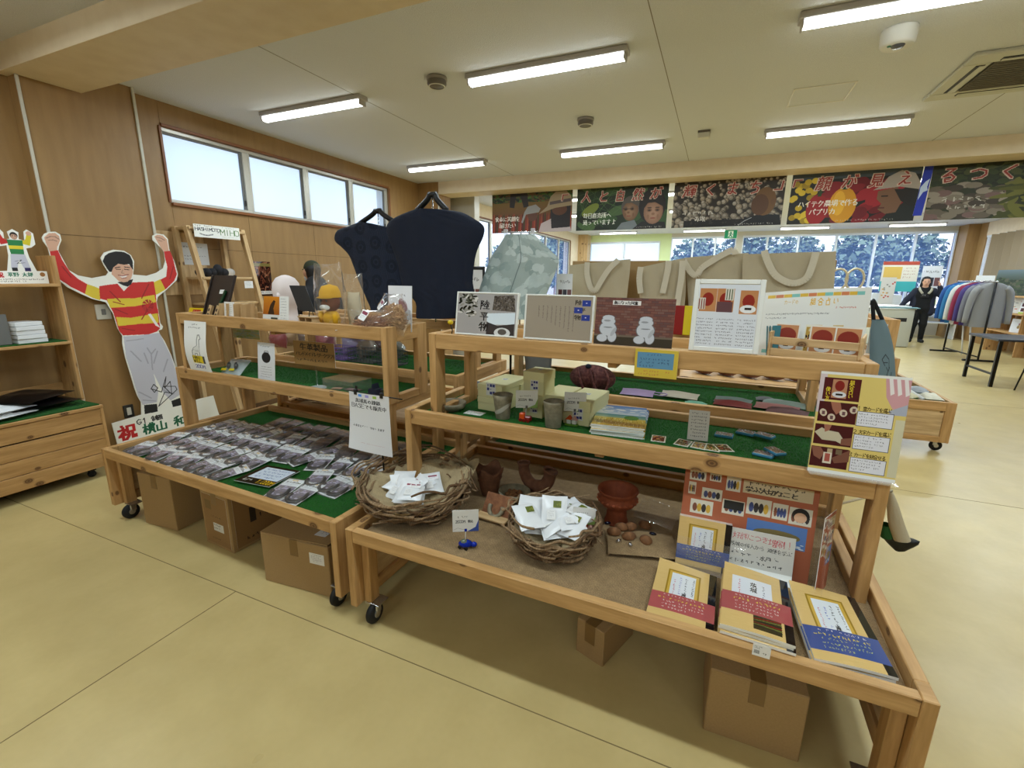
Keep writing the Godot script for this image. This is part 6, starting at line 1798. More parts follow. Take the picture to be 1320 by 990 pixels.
func film_mesh(w: float, h: float, sd: int) -> ArrayMesh:
	var ns := FastNoiseLite.new()
	ns.seed = sd
	ns.frequency = 22.0
	var st := begin(true)
	var p := func(i: int, j: int) -> Vector3:
		var u := i / 9.0 - .5
		var v := j / 12.0 - .5
		var e := minf(1.0, 5.0 * minf(.5 - absf(u), .5 - absf(v)))
		return Vector3(u * w, .0022 + e * (.0125 + .007 * ns.get_noise_2d(u * w, v * h)), v * h)
	for i in 9:
		for j in 12: quad(st, p.call(i, j), p.call(i + 1, j), p.call(i + 1, j + 1), p.call(i, j + 1))
	return done(st)

func goods_horseshoes() -> void:
	var h := .4615
	var iron := mat("iron", Color(.30, .285, .27), .45, .4)
	var shoe := shoe_mesh()
	var protos := []
	for v in 4:
		var o := thing("horseshoe_packet", "", "packet", Vector3.ZERO, 0, "clear packets with horseshoes on the left stand")
		part(o, "card", sheet_mesh(.115, .215, cells["shoe_card"], .0012), mats["print"] if v < 3 else mats["brown_print"], Transform3D(Basis(Vector3.RIGHT, -PI / 2), Vector3(0, 0, .1075)))
		part(o, "horseshoe", shoe, iron, T(.004 * (v - 1), .002, .035, [0.0, .25, -.2, .1][v]))
		part(o, "clear_sleeve", film_mesh(.13, .235, 30 + v), mats["sleeve"])
		protos.append(o)
	rng.seed = 15
	var used := [false, false, false, false]
	var row_word := ["front row by the rail", "second row from the rail", "third row from the rail", "fourth row from the rail", "hindmost row"]
	var nth := ["first", "second", "third", "fourth", "fifth", "sixth", "seventh", "eighth", "ninth", "tenth", "eleventh", "twelfth", "thirteenth", "fourteenth"]
	for r in 5:
		var n := 0
		for c in (11 if r == 0 else 14):
			var u := .115 + c * .128 + .02 * (r % 2) + rng.randf_range(-.012, .012)
			var v := .17 + r * .178 + rng.randf_range(-.015, .015)
			if r == 0 and c > 7: u += .36
			if r == 0 and c > 9: v += .16
			if u > 1.93 or (r == 1 and ((u > 1.06 and u < 1.42) or u > 1.78)) or (r == 0 and c > 10) or (u > 1.80 and v > .6): continue
			if r == 4 and u < .42: continue
			var kind: int = 3 if r == 4 or (r == 3 and rng.randf() < .5) else rng.randi() % 3
			var x := fr("A", u, h + .004 * r + rng.randf() * .003, v, rng.randf_range(-.42, .42)) * Transform3D(Basis(Vector3.RIGHT, .07 + .02 * rng.randf()), Vector3(0, .007, 0))
			var o: Node3D = protos[kind]
			if not used[kind]:
				used[kind] = true
				o.transform = x
			else:
				o = dup(o, "", x, "horseshoe_packet")
			o.set_meta("label", "horseshoe packet%s, %s from left in the %s" % [" with brown card" if kind == 3 else "", nth[n], row_word[r]])
			n += 1
	var d := lay(on_y(302, 622, h), on_y(347, 631, h), on_y(331, 600, h))
	single("price_board", "black price board with a pale note lying among the horseshoe packets", "price board", sheet_mesh(d.w, d.h, cells["price_board"], .003), mats["gloss_print"], d.xf.translated(Vector3(0, .012, 0)))
	# the notice on its clip stand
	var pv := .40
	var s := set_up(on_v("A", 459, 578, pv), on_v("A", 501, 588, pv), Vector2(452, 504), .0)
	s.w = on_v("A", 452, 505, pv).distance_to(on_v("A", 503, 508, pv))
	var nt := thing("sales_notice", "white curling paper notice hung by two black clips over the horseshoe packets", "notice")
	nt.transform = s.xf
	part(nt, "paper", sheet_mesh(s.w, s.h, cells["notice"], .001, 10, 14, func(u, v): return Vector3(.012 * pow(1.0 - v, 2.0), .02 * (1.0 - u) * (1.0 - v), .035 * pow(1.0 - v, 2.0) * (1.2 - u) + .006 * sin(u * PI))), mats["print"])
	part(nt, "rod", tube_mesh([Vector3(-s.w * .42, s.h - .002, -.006), Vector3(s.w * .8, s.h - .004, -.006)], .003, 8), mats["black_metal"])
	for k in [-.32, .33]:
		part(nt, "clip", box(Vector3(.022, .03, .014), .003), mats["black"], T(s.w * k, s.h + .002, .001))
		part(nt, "clip_grip", box(Vector3(.014, .02, .006), .002), mats["black"], T(s.w * k, s.h + .024, -.004))
	part(nt, "pole", tube_mesh([Vector3(s.w * .22, s.h - .004, -.008), Vector3(s.w * .22, h + .004 - s.xf.origin.y, -.02)], .005, 8), mats["black_metal"])
	part(nt, "pole_base", cyl(.05, .048, .008, 24), mats["black_metal"], T(s.w * .22, h - s.xf.origin.y, -.02))

func goods_left_mid() -> void:
	var h := .8995
	var s := set_up(on_v("A", 246, 477, .535), on_v("A", 272.5, 480, .535), Vector2(238.4, 414), 0)
	s.w *= 1.04
	single("price_poster", "white paper poster of a drawn alpaca with a blue price, hung at the left", "poster", sheet_mesh(s.w, s.h, cells["alpaca"], .001, 6, 14, func(u, v): return Vector3(0, 0, .016 * sin(v * PI * 1.3) - .010 * (1 - v))), mats["print"], s.xf * T(-.01, 0, 0))
	var zb := thing("zip_bag", "clear zip bag holding two grey keyrings with yellow tags", "bag", on_v("A", 302, 484, .66) * Vector3(1, 0, 1) + Vector3(0, h + .004, 0), .2)
	part(zb, "bag", pillow(.17, .15, .03, 3), mats["milky"], XF(Vector3(0, .05, -.02), Vector3(-.95, 0, 0)))
	part(zb, "zip_strip", box(Vector3(.165, .01, .004), .001), mats["milky"], XF(Vector3(0, .095, -.075), Vector3(-.95, 0, 0)))
	for k in 2:
		part(zb, "keyring", blob(Vector3(.028, .01, .07), 12), mats["grey_plastic"], XF(Vector3(-.035 + .06 * k, .070, .0), Vector3(.6, .6, 0)))
		part(zb, "yellow_tag", box(Vector3(.035, .006, .022), .002), mat("tag_yellow", Color(.85, .75, .08), .5), XF(Vector3(-.05 + .065 * k, .046, .032), Vector3(.6, .2, 0)))
	s = set_up(at_y(on_v("A", 333, 490, .60), h), at_y(on_v("A", 354.5, 492, .60), h), Vector2(325, 440), .1)
	board_card("product_sign", "white sign with a small black pouch picture standing on the left stand's turf", "sign", "pouch_sign", s, .002, true)
	s = set_up(on_v("A", 381, 470, .66), on_v("A", 433, 473, .66), Vector2(389.7, 441), -.0)
	var ls := thing("leather_sign", "brown handwritten leather-goods sign held on a clear round stand", "sign")
	ls.transform = s.xf
	part(ls, "board", sheet_mesh(s.w, s.h, cells["leather"], .003), mats["print"])
	part(ls, "stem", tube_mesh([Vector3(-.005, .03, -.008), Vector3(-.005, h + .003 - s.xf.origin.y, -.008)], .004, 8), mats["acrylic"])
	part(ls, "foot", cyl(.055, .05, .008, 28), mats["milky"], T(-.005, h - s.xf.origin.y, -.008))
	# clear case with leather pieces
	var c := on_v("A", 448, 497, .72)
	var ca := thing("acrylic_case", "low clear acrylic case over brown leather pieces", "case", Vector3(c.x, h, c.z), -.05)
	for k in [-1, 1]:
		part(ca, "side_pane", box(Vector3(.003, .075, .16), .001), mats["acrylic"], T(k * .125, .0375, 0))
		part(ca, "front_pane", box(Vector3(.25, .075, .003), .001), mats["acrylic"], T(0, .0375, k * .08))
	part(ca, "lid_pane", box(Vector3(.256, .003, .166), .001), mats["acrylic"], T(0, .0765, 0))
	var leather := mat("leather_brown", Color(.34, .17, .10), .5)
	single("leather_strap", "reddish brown leather piece lying inside the clear case, right", "leather piece", pillow(.11, .05, .014, 6), leather, Transform3D(Basis(Vector3.UP, -.05) * Basis(Vector3.RIGHT, -PI / 2), Vector3(c.x + .045, h + .008, c.z)))
	single("leather_strap", "pale tan leather piece lying inside the clear case, left", "leather piece", pillow(.07, .04, .012, 7), mat("leather_tan", Color(.62, .48, .34), .6), Transform3D(Basis(Vector3.UP, .3) * Basis(Vector3.RIGHT, -PI / 2), Vector3(c.x - .07, h + .007, c.z + .02)))
	var px := [[405, 500, "flat tan leather coaster lying at the shelf's front edge", .09, .06], [449, 504, "small silver-mounted leather strip at the shelf's front edge", .12, .04]]
	for q in px: single("leather_coaster", q[2], "leather piece", box(Vector3(q[3], .006, q[4]), .002), mats["leather_tan"] if q[0] == 405 else mats["chrome"], T(0, h + .003, 0, .1).translated(on_v("A", q[0], q[1], .60) * Vector3(1, 0, 1)))
	c = on_v("A", 488, 500, .64)
	single("felt_pyramid", "dark navy felt pyramid behind the clipped notice", "case", cutout(PackedVector2Array([Vector2(-.045, 0), Vector2(-.03, .07), Vector2(-.008, .07), Vector2(0, .10), Vector2(.008, .07), Vector2(.03, .07), Vector2(.045, 0)]), .05), mats["navy"], T(c.x, h, c.z, -.1))
	s = set_up(on_v("A", 301, 437, .88), on_v("A", 335, 436, .88), Vector2(299, 422), 0)
	board_card("route_map", "green and yellow picture map hanging under the top shelf", "map", "route_map", s, .001)
	# wares on the stand behind
	var wares := [[575, 268, .12, Color(.50, .10, .12), "dark red wrapped bundle behind the leather sign, leftmost"], [628, 262, .10, Color(.55, .42, .25), "tan bundle beside the dark red bundle"], [742, 236, .13, Color(.40, .34, .30), "grey-brown bundle behind the leather sign"], [825, 226, .10, Color(.62, .32, .35), "pink bundle above the leather sign"], [985, 248, .15, Color(.55, .50, .62), "lilac and white wrapped bundle right of the leather sign"], [1090, 250, .12, Color(.34, .12, .12), "dark maroon bundle at the right under the top shelf"], [1040, 300, .14, Color(.48, .42, .36), "beige bundle in the grey mesh basket"], [1200, 320, .12, Color(.30, .32, .28), "green-grey bundle at the right end behind the upright"]]
	var k := 0
	for w in wares:
		var p := on_v("A", 220 + w[0] / 4.125, 380 + w[1] / 4.125, 1.72 + .1 * (k % 3))
		var m := mat("bundle_%d" % k, w[3], .5)
		var o := thing("wrapped_bundle", w[4], "bundle", Vector3(p.x, .894, p.z), .3 * k, "wrapped bundles on the stand behind")
		var hh: float = maxf(.10, p.y - .894)
		part(o, "bundle", pillow(w[2] * 1.8, hh * 1.5, .14, 50 + k), m, T(0, hh * .75, 0))
		part(o, "wrapping", pillow(w[2] * 1.95, hh * 1.58, .17, 70 + k), mats["film"], T(0, hh * .79, 0))
		k += 1
	for q in [[910, 340, Color(.46, .38, .62), "lilac plastic mesh basket behind the leather sign", .2], [1040, 362, Color(.30, .32, .31), "grey wire basket behind the clear case", .26], [1180, 366, Color(.24, .27, .26), "dark wire basket at the right end of the rear stand", .2]]:
		var p := on_v("A", 220 + q[0] / 4.125, 380 + q[1] / 4.125, 1.55)
		var o := thing("mesh_basket", q[3], "basket", Vector3(p.x, .894, p.z), 0, "")
		var m := mat("mesh_%d" % int(q[0]), q[2], .5)
		for e in [-1, 1]:
			for j in 4:
				part(o, "wire", box(Vector3(q[4], .006, .004), .001), m, T(0, .012 + .032 * j, e * .07))
				part(o, "wire", box(Vector3(.004, .006, .14), .001), m, T(e * q[4] / 2, .012 + .032 * j, 0))
			for j in 9: part(o, "wire", box(Vector3(.004, .11, .004), .001), m, T(q[4] * (j / 8.0 - .5), .06, e * .07))
		part(o, "basket_bottom", box(Vector3(q[4], .004, .14), .001), m, T(0, .004, 0))
	# bark on the rear tray
	var p := on_v("A", 414, 528, 1.55)
	var bk := thing("bark_bundle", "flat bundle of dark bark strips lying on the rear tray", "bark bundle", Vector3(p.x, .462, p.z))
	rng.seed = 8
	for j in 34:
		var a := rng.randf_range(-.5, .5)
		var c0 := Vector3(rng.randf_range(-.16, .16), .012 + .035 * rng.randf(), rng.randf_range(-.08, .08))
		var dv := Vector3(cos(a), rng.randf_range(-.05, .05), sin(a)) * rng.randf_range(.06, .13)
		part(bk, "bark_strip", tube_mesh([c0 - dv, c0 + Vector3(0, .006, 0), c0 + dv], [.004, .007, .003], 5), mats["bark"])

# ---------------------------------------------------------------- the left stand's top
func goods_left_top() -> void:
	var h := 1.2855
	var P := func(x: float, y: float, v: float) -> Vector3: return at_y(on_v("A", x, y, v), h)
	# brown tray with wooden holders
	var s := set_up(P.call(262, 407, .66), P.call(290, 407, .66), Vector2(288, 357.5), .36)
	var o := thing("dark_tray", "dark brown wooden tray propped up with a green stick holder on it", "tray")
	o.transform = s.xf
	var dk := mat("dark_wood", Color(.16, .10, .06), .5)
	part(o, "tray_panel", board(Vector3(s.w, s.h * 1.05, .008)), dk, T(0, s.h * .52, 0))
	for k in [-1, 1]: part(o, "tray_edge", box(Vector3(.01, s.h * 1.05, .02), .002), dk, T(k * s.w / 2, s.h * .52, .006))
	part(o, "green_stick", box(Vector3(.022, .17, .014), .003), mat("lacquer_green", Color(.03, .22, .12), .3), XF(Vector3(.05, .13, .014), Vector3(0, 0, -.25)))
	for k in 2:
		part(o, "wooden_holder", box(Vector3(.034, .11, .02), .002), mats["pale_pine"], XF(Vector3(-.045 + .085 * k, .045, .016), Vector3(0, 0, -.1)))
		for j in 2: part(o, "holder_slot", box(Vector3(.014, .02, .003), .001), dk, XF(Vector3(-.045 + .085 * k, .03 + .035 * j, .0262), Vector3(0, 0, -.1)))
	part(o, "paper_tag", sheet_mesh(.05, .03, cells["ticket"], .001), mats["print"], T(.02, .19, .006))
	single("yellow_leaflet", "small yellow and red leaflet lying behind the left end of the top rail", "leaflet", sheet_mesh(.16, .07, cells["yellow_book"], .004), mats["gloss_print"], XF(P.call(252, 403, .72) + Vector3(0, .001, 0), Vector3(-.35, .1, 0)))
	# card box with three slots
	var b0: Vector3 = P.call(290, 411, .64)
	var cb := thing("card_box", "pale wooden box with upright dividers holding a white slip", "box", b0 + Vector3(.09, 0, 0), .1)
	part(cb, "box_bottom", board(Vector3(.25, .008, .11)), mats["pale_pine"], T(.03, .004, 0))
	for k in 4: part(cb, "divider", box(Vector3(.006, .12, .11), .001), mats["pale_pine"], XF(Vector3(-.055 + .062 * k, .065, 0), Vector3(0, 0, -.08)))
	part(cb, "back_panel", box(Vector3(.25, .10, .006), .001), mats["pale_pine"], T(.03, .055, -.052))
	part(cb, "front_lip", box(Vector3(.25, .03, .006), .001), mats["pale_pine"], T(.03, .016, .054))
	s = set_up(P.call(289, 409, .60), P.call(302, 410, .60), Vector2(292.5, 389), .1)
	board_card("paper_slip", "small white slip leaning on the wooden divider box", "slip", "slip", s, .001)
	s = set_up(P.call(338, 412.5, .62), P.call(359, 414, .62), Vector2(343.5, 382), .18)
	board_card("dog_photo", "white-edged orange photo card of a dark dog on the left stand's top", "photo", "dog_photo", s, .002, true)
	s = set_up(P.call(359.5, 413, .61), P.call(371.5, 414.5, .61), Vector2(366, 382), .12)
	board_card("paper_slip", "tall white printed slip right of the dog photo", "slip", "slip", s, .001)
	# dark board on a wire easel over a little wooden stool
	var w0: Vector3 = P.call(402, 416, .66)
	var bs := thing("wooden_stool_box", "tiny open wooden box stool on the left stand's top", "box", w0, -.1)
	for k in 3: part(bs, "panel", board(Vector3(.008, .062, .09)), mats["pale_pine"], T(-.06 + .06 * k, .031, 0))
	part(bs, "top_panel", board(Vector3(.14, .008, .095)), mats["pale_pine"], T(0, .066, 0))
	var ez := thing("slate_easel", "dark grey slate board on a black wire easel above the little wooden box", "slate", w0 + Vector3(-.03, .0705, 0), .05)
	part(ez, "slate", cutout(PackedVector2Array([Vector2(-.145, .18), Vector2(-.02, .18), Vector2(.08, .02), Vector2(-.05, .03)]), .006), mat("slate_grey", Color(.13, .13, .135), .35), XF(Vector3(.0, .005, .02), Vector3(-.25, 0, 0)))
	for k in [-1, 1]: part(ez, "wire_leg", tube_mesh([Vector3(k * .03, .1, -.005), Vector3(k * .04, 0, .03)], .0025, 6), mats["black_metal"])
	part(ez, "wire_leg", tube_mesh([Vector3(0, .1, -.005), Vector3(0, 0, -.05)], .0025, 6), mats["black_metal"])
	# foam head
	var hp: Vector3 = P.call(373, 402, .84)
	var mh := thing("foam_head", "bald white foam display head behind the dog photo", "display head", hp)
	var st := begin(true)
	var prof := [[0, .085, .085], [.012, .088, .088], [.03, .055, .055], [.09, .05, .052], [.12, .062, .068], [.16, .078, .092], [.21, .084, .104], [.26, .078, .098], [.295, .055, .07], [.312, .02, .028], [.315, .001, .001]]
	var fp := func(i: int, k: int) -> Vector3:
		var a := TAU * (k % 24) / 24
		var q: Array = prof[i]
		return Vector3(cos(a) * q[1], q[0], sin(a) * q[2] + (.012 if i > 3 else 0.0))
	for i in prof.size() - 1:
		for k in 24: quad(st, fp.call(i, k), fp.call(i, k + 1), fp.call(i + 1, k + 1), fp.call(i + 1, k))
	part(mh, "head", done(st), mat("foam", Color(.88, .83, .82), .8), T(0, 0, 0, .4))
	part(mh, "nose", blob(Vector3(.022, .045, .03), 10), mats["foam"], T(.04, .18, .108, .4))
	# soft toy in a bag
	var tp: Vector3 = P.call(428, 414, .70)
	var ty := thing("soft_toy", "small brown plush toy in yellow cap and shirt wrapped in clear plastic", "soft toy", tp, -.1)
	ty.scale = Vector3(1.15, 1.3, 1.15)
	var yl := mat("plush_yellow", Color(.80, .60, .04), .9)
	var br := mat("plush_brown", Color(.42, .21, .08), .95)
	part(ty, "body", blob(Vector3(.10, .09, .08), 16), yl, T(0, .042, 0))
	part(ty, "head", blob(Vector3(.105, .10, .09), 18), br, T(0, .125, 0))
	part(ty, "cap", lathe([Vector2(.056, 0), Vector2(.054, .025), Vector2(.04, .05), Vector2(.001, .06)], 18), yl, T(0, .143, 0))
	part(ty, "cap_brim", blob(Vector3(.1, .012, .07), 14), yl, T(0, .143, .035))
	part(ty, "mask", blob(Vector3(.08, .026, .02), 12), mats["white"], T(0, .098, .04))
	part(ty, "eye", blob(Vector3(.012, .012, .006), 8), mats["black"], T(-.02, .128, .044))
	part(ty, "eye", blob(Vector3(.012, .012, .006), 8), mats["black"], T(.022, .128, .044))
	for k in [-1, 1]: part(ty, "arm", blob(Vector3(.04, .06, .04), 10), yl, T(k * .055, .05, .02))
	part(ty, "plastic_wrap", pillow(.21, .30, .15, 9), mats["film"], T(-.005, .148, 0))
	# knitted piece in a bag, cloth pieces
	var kp: Vector3 = P.call(458, 416, .78)
	var kb := thing("knit_bag", "clear plastic bag with a folded cream knitted piece", "bag", kp, -.2)
	part(kb, "knit", pillow(.12, .22, .07, 14), mats["canvas"], T(0, .11, 0))
	part(kb, "plastic_wrap", pillow(.19, .33, .11, 15), mats["film"], T(0, .165, 0))
	part(kb, "black_lid", blob(Vector3(.09, .07, .06), 12), mat("dark_glaze", Color(.05, .05, .06), .2), T(.075, .05, .02))
	for k in 3:
		single("folded_cloth", ["small white printed cloth lying left of the straw bags", "pale folded cloth in film at the left of the straw bags", "white folded cloth before the soft toy"][k], "cloth", pillow(.12, .08, .02, 90 + k), mats["pouch_white"], Transform3D(Basis(Vector3.UP, .4 - .3 * k) * Basis(Vector3.RIGHT, -PI / 2 + .1), P.call([448, 462, 424][k], [418, 415, 417][k], .62) + Vector3(0, .014, 0)))
	# two bags of wood shavings
	for k in 2:
		var bp: Vector3 = P.call([480, 508][k], [421, 420][k], [.63, .70][k])
		var sb := thing("straw_bag", ["clear bag of reddish wood straw lying in front at the top shelf's right end", "taller clear bag of pale wood straw leaning behind the front one"][k], "bag", bp, [.1, -.5][k])
		var size: Vector3 = [Vector3(.24, .10, .12), Vector3(.20, .17, .13)][k]
		var sst := begin()
		rng.seed = 300 + k
		for j in 800:
			var d0 := Vector3(rng.randfn(), rng.randfn(), rng.randfn()).normalized() * pow(rng.randf(), .33) * .47
			var c0 := Vector3(d0.x * size.x, size.y * .5 + d0.y * size.y, d0.z * size.z)
			var a := Vector3(rng.randfn(), rng.randfn() * .6, rng.randfn()).normalized() * .022
			var b := Vector3(rng.randfn(), rng.randfn(), rng.randfn()).normalized() * .009
			tube(sst, [c0 - a, c0 + b, c0 + a], .0021, 3, false)
		var sm := part(sb, "wood_straw", done(sst), mats["straw_red" if k == 0 else "straw_pale"])
		sm.set_meta("kind", "stuff")
		part(sb, "straw_core", blob(size * .62, 12), mats["straw_red" if k == 0 else "straw_pale"], T(0, size.y * .5, 0))
		part(sb, "cellophane", pillow(size.x * 1.25, size.y * 1.35, size.z * 1.25, 20 + k), mats["film"], T(0, size.y * .62, 0))
		part(sb, "label", sheet_mesh(.045, .06, cells["label_red"], .001), mats["print"], XF(Vector3(-.02, size.y * .8, size.z * .62), Vector3(-.5, 0, -.4)))
	s = set_up(P.call(501, 420, .78), P.call(531, 421, .78), Vector2(499, 368), .06)
	board_card("white_sign", "plain white card with a faint flower picture behind the straw bags", "card", "white_card", s, .002)
	# yellow flower trinket and papers beside the brush character board
	var fl := thing("flower_trinket", "tiny yellow flower trinket left of the brush character board", "trinket", at_y(on_v("B", 581, 430, .62), h))
	part(fl, "stem", tube_mesh([Vector3.ZERO, Vector3(.01, .05, 0), Vector3(0, .085, 0)], .003, 6), mats["black_metal"])
	part(fl, "flower", blob(Vector3(.03, .024, .03), 10), mats["tag_yellow"], T(0, .09, 0))
	part(fl, "yellow_foot", box(Vector3(.05, .02, .04), .004), mats["tag_yellow"], T(.02, .01, 0))

# ---------------------------------------------------------------- hanging cloth
# a soft thing with front and back, from rows of (left, right, y) in the plane at depth v of a stand; returns mesh and its foot
func soft(key: String, v: float, rows: Array, depth: float, folds: float, sd: int, c := "", nx := 20, sub := 4) -> Dictionary:
	var pts := []
	for r in rows: pts.append([on_v(key, r[0], r[2], v), on_v(key, r[1], r[3] if r.size() > 3 else r[2], v)])
	var foot: Vector3 = (pts[-1][0] + pts[-1][1]) / 2
	var nrm: Vector3 = (stand_frames[key] as Transform3D).basis.z
	var ns := FastNoiseLite.new()
	ns.seed = sd
	ns.frequency = 3.0
	var ny := (rows.size() - 1) * sub
	var row := func(j: int, e: int) -> Vector3:
		var k := mini(j / sub, rows.size() - 2)
		var t := float(j - k * sub) / sub
		var p0: Vector3 = pts[maxi(k - 1, 0)][e]
		var p3: Vector3 = pts[mini(k + 2, rows.size() - 1)][e]
		return (pts[k][e] as Vector3).cubic_interpolate(pts[k + 1][e], p0, p3, t)
	var st := begin(true)
	var uvr: Rect2 = cells[c] if c != "" else Rect2(0, 0, 1, 1)
	for side in [1.0, -1.0]:
		var p := func(i: int, j: int) -> Vector3:
			var u := float(i) / nx
			var a: Vector3 = row.call(j, 0)
			var b: Vector3 = row.call(j, 1)
			var q := a.lerp(b, u)
			var e := sqrt(maxf(0, 1.0 - pow(2 * u - 1, 2)))
			var w := ns.get_noise_2d(q.x * 3.2, q.y * .9) + .5 * ns.get_noise_2d(q.x * 7.0, q.y * 2.0)
			return q + nrm * (side * (depth * .5 * e + .001) + folds * w * e) - foot
		var uv := func(i: int, j: int) -> Vector2: return uvr.position + uvr.size * Vector2(float(i) / nx, float(j) / ny)
		for j in ny:
			for i in nx:
				if side > 0: quad(st, p.call(i, j), p.call(i + 1, j), p.call(i + 1, j + 1), p.call(i, j + 1), uv.call(i, j), uv.call(i + 1, j), uv.call(i + 1, j + 1), uv.call(i, j + 1))
				else: quad(st, p.call(i + 1, j), p.call(i, j), p.call(i, j + 1), p.call(i + 1, j + 1), uv.call(i + 1, j), uv.call(i, j), uv.call(i, j + 1), uv.call(i + 1, j + 1))
	return {"mesh": done(st), "at": foot}

func zoomed(rows: Array, ox: float, oy: float, s: float) -> Array:
	var out := []
	for r in rows:
		var q := [ox + r[0] / s, ox + r[1] / s, oy + r[2] / s]
		if r.size() > 3: q.append(oy + r[3] / s)
		out.append(q)
	return out

func blouse(label: String, v: float, rows: Array, apex: Vector2, arm_l: Vector2, arm_r: Vector2, m: Material, sd: int, base_h: float) -> void:
	var s := soft("A", v, rows, .13, .016, sd)
	var o := thing("blouse", label, "blouse", s.at, 0, "navy blouses on hangers")
	part(o, "cloth", s.mesh, m)
	var a: Vector3 = on_v("A", apex.x, apex.y, v) - s.at
	var l: Vector3 = on_v("A", arm_l.x, arm_l.y, v) - s.at
	var r: Vector3 = on_v("A", arm_r.x, arm_r.y, v) - s.at
	var hg := thing("clothes_hanger", "black padded hanger with wide arms holding the %s" % ("patterned blouse" if sd == 2 else "plain navy blouse"), "hanger", s.at, 0, "black hangers")
	part(hg, "hanger_arm", tube_mesh(curve([a + Vector3(-.02, 0, 0), a.lerp(l, .35), l], 4), .019, 12), mats["black"])
	part(hg, "hanger_arm", tube_mesh(curve([a + Vector3(.02, 0, 0), a.lerp(r, .35), r], 4), .019, 12), mats["black"])
	part(hg, "hanger_top", tube_mesh([a + Vector3(-.03, 0, 0), a + Vector3(.03, 0, 0)], .020, 12), mats["black"])
	part(hg, "rod", tube_mesh([a, Vector3(a.x, base_h - s.at.y, a.z)], .004, 8), mats["chrome"])

func tote(label: String, rows: Array, v: float, sd: int, handles: Array, m: Material) -> Node3D:
	var s := soft("B", v, rows, .05, .014, sd)
	var o := thing("tote_bag", label, "tote bag", s.at, 0, "natural canvas tote bags")
	part(o, "bag_body", s.mesh, m)
	for hd in handles:
		var pts := []
		for q in hd: pts.append(on_v("B", q[0], q[1], v - .048) - s.at)
		var cv := curve(pts, 5)
		var st := begin(true)
		for k in cv.size() - 1:
			var n := Vector3(0, 0, 1)
			var d: Vector3 = (cv[k + 1] - cv[k]).normalized()
			var w := d.cross(n).normalized() * .018
			for e in [.0015, -.0015]:
				var a: Vector3 = cv[k] + n * e
				var b: Vector3 = cv[k + 1] + n * e
				if e > 0: quad(st, a - w, b - w, b + w, a + w)
				else: quad(st, a + w, b + w, b - w, a - w)
		part(o, "handle", done(st), mats["canvas_lit_strap"])
	return o

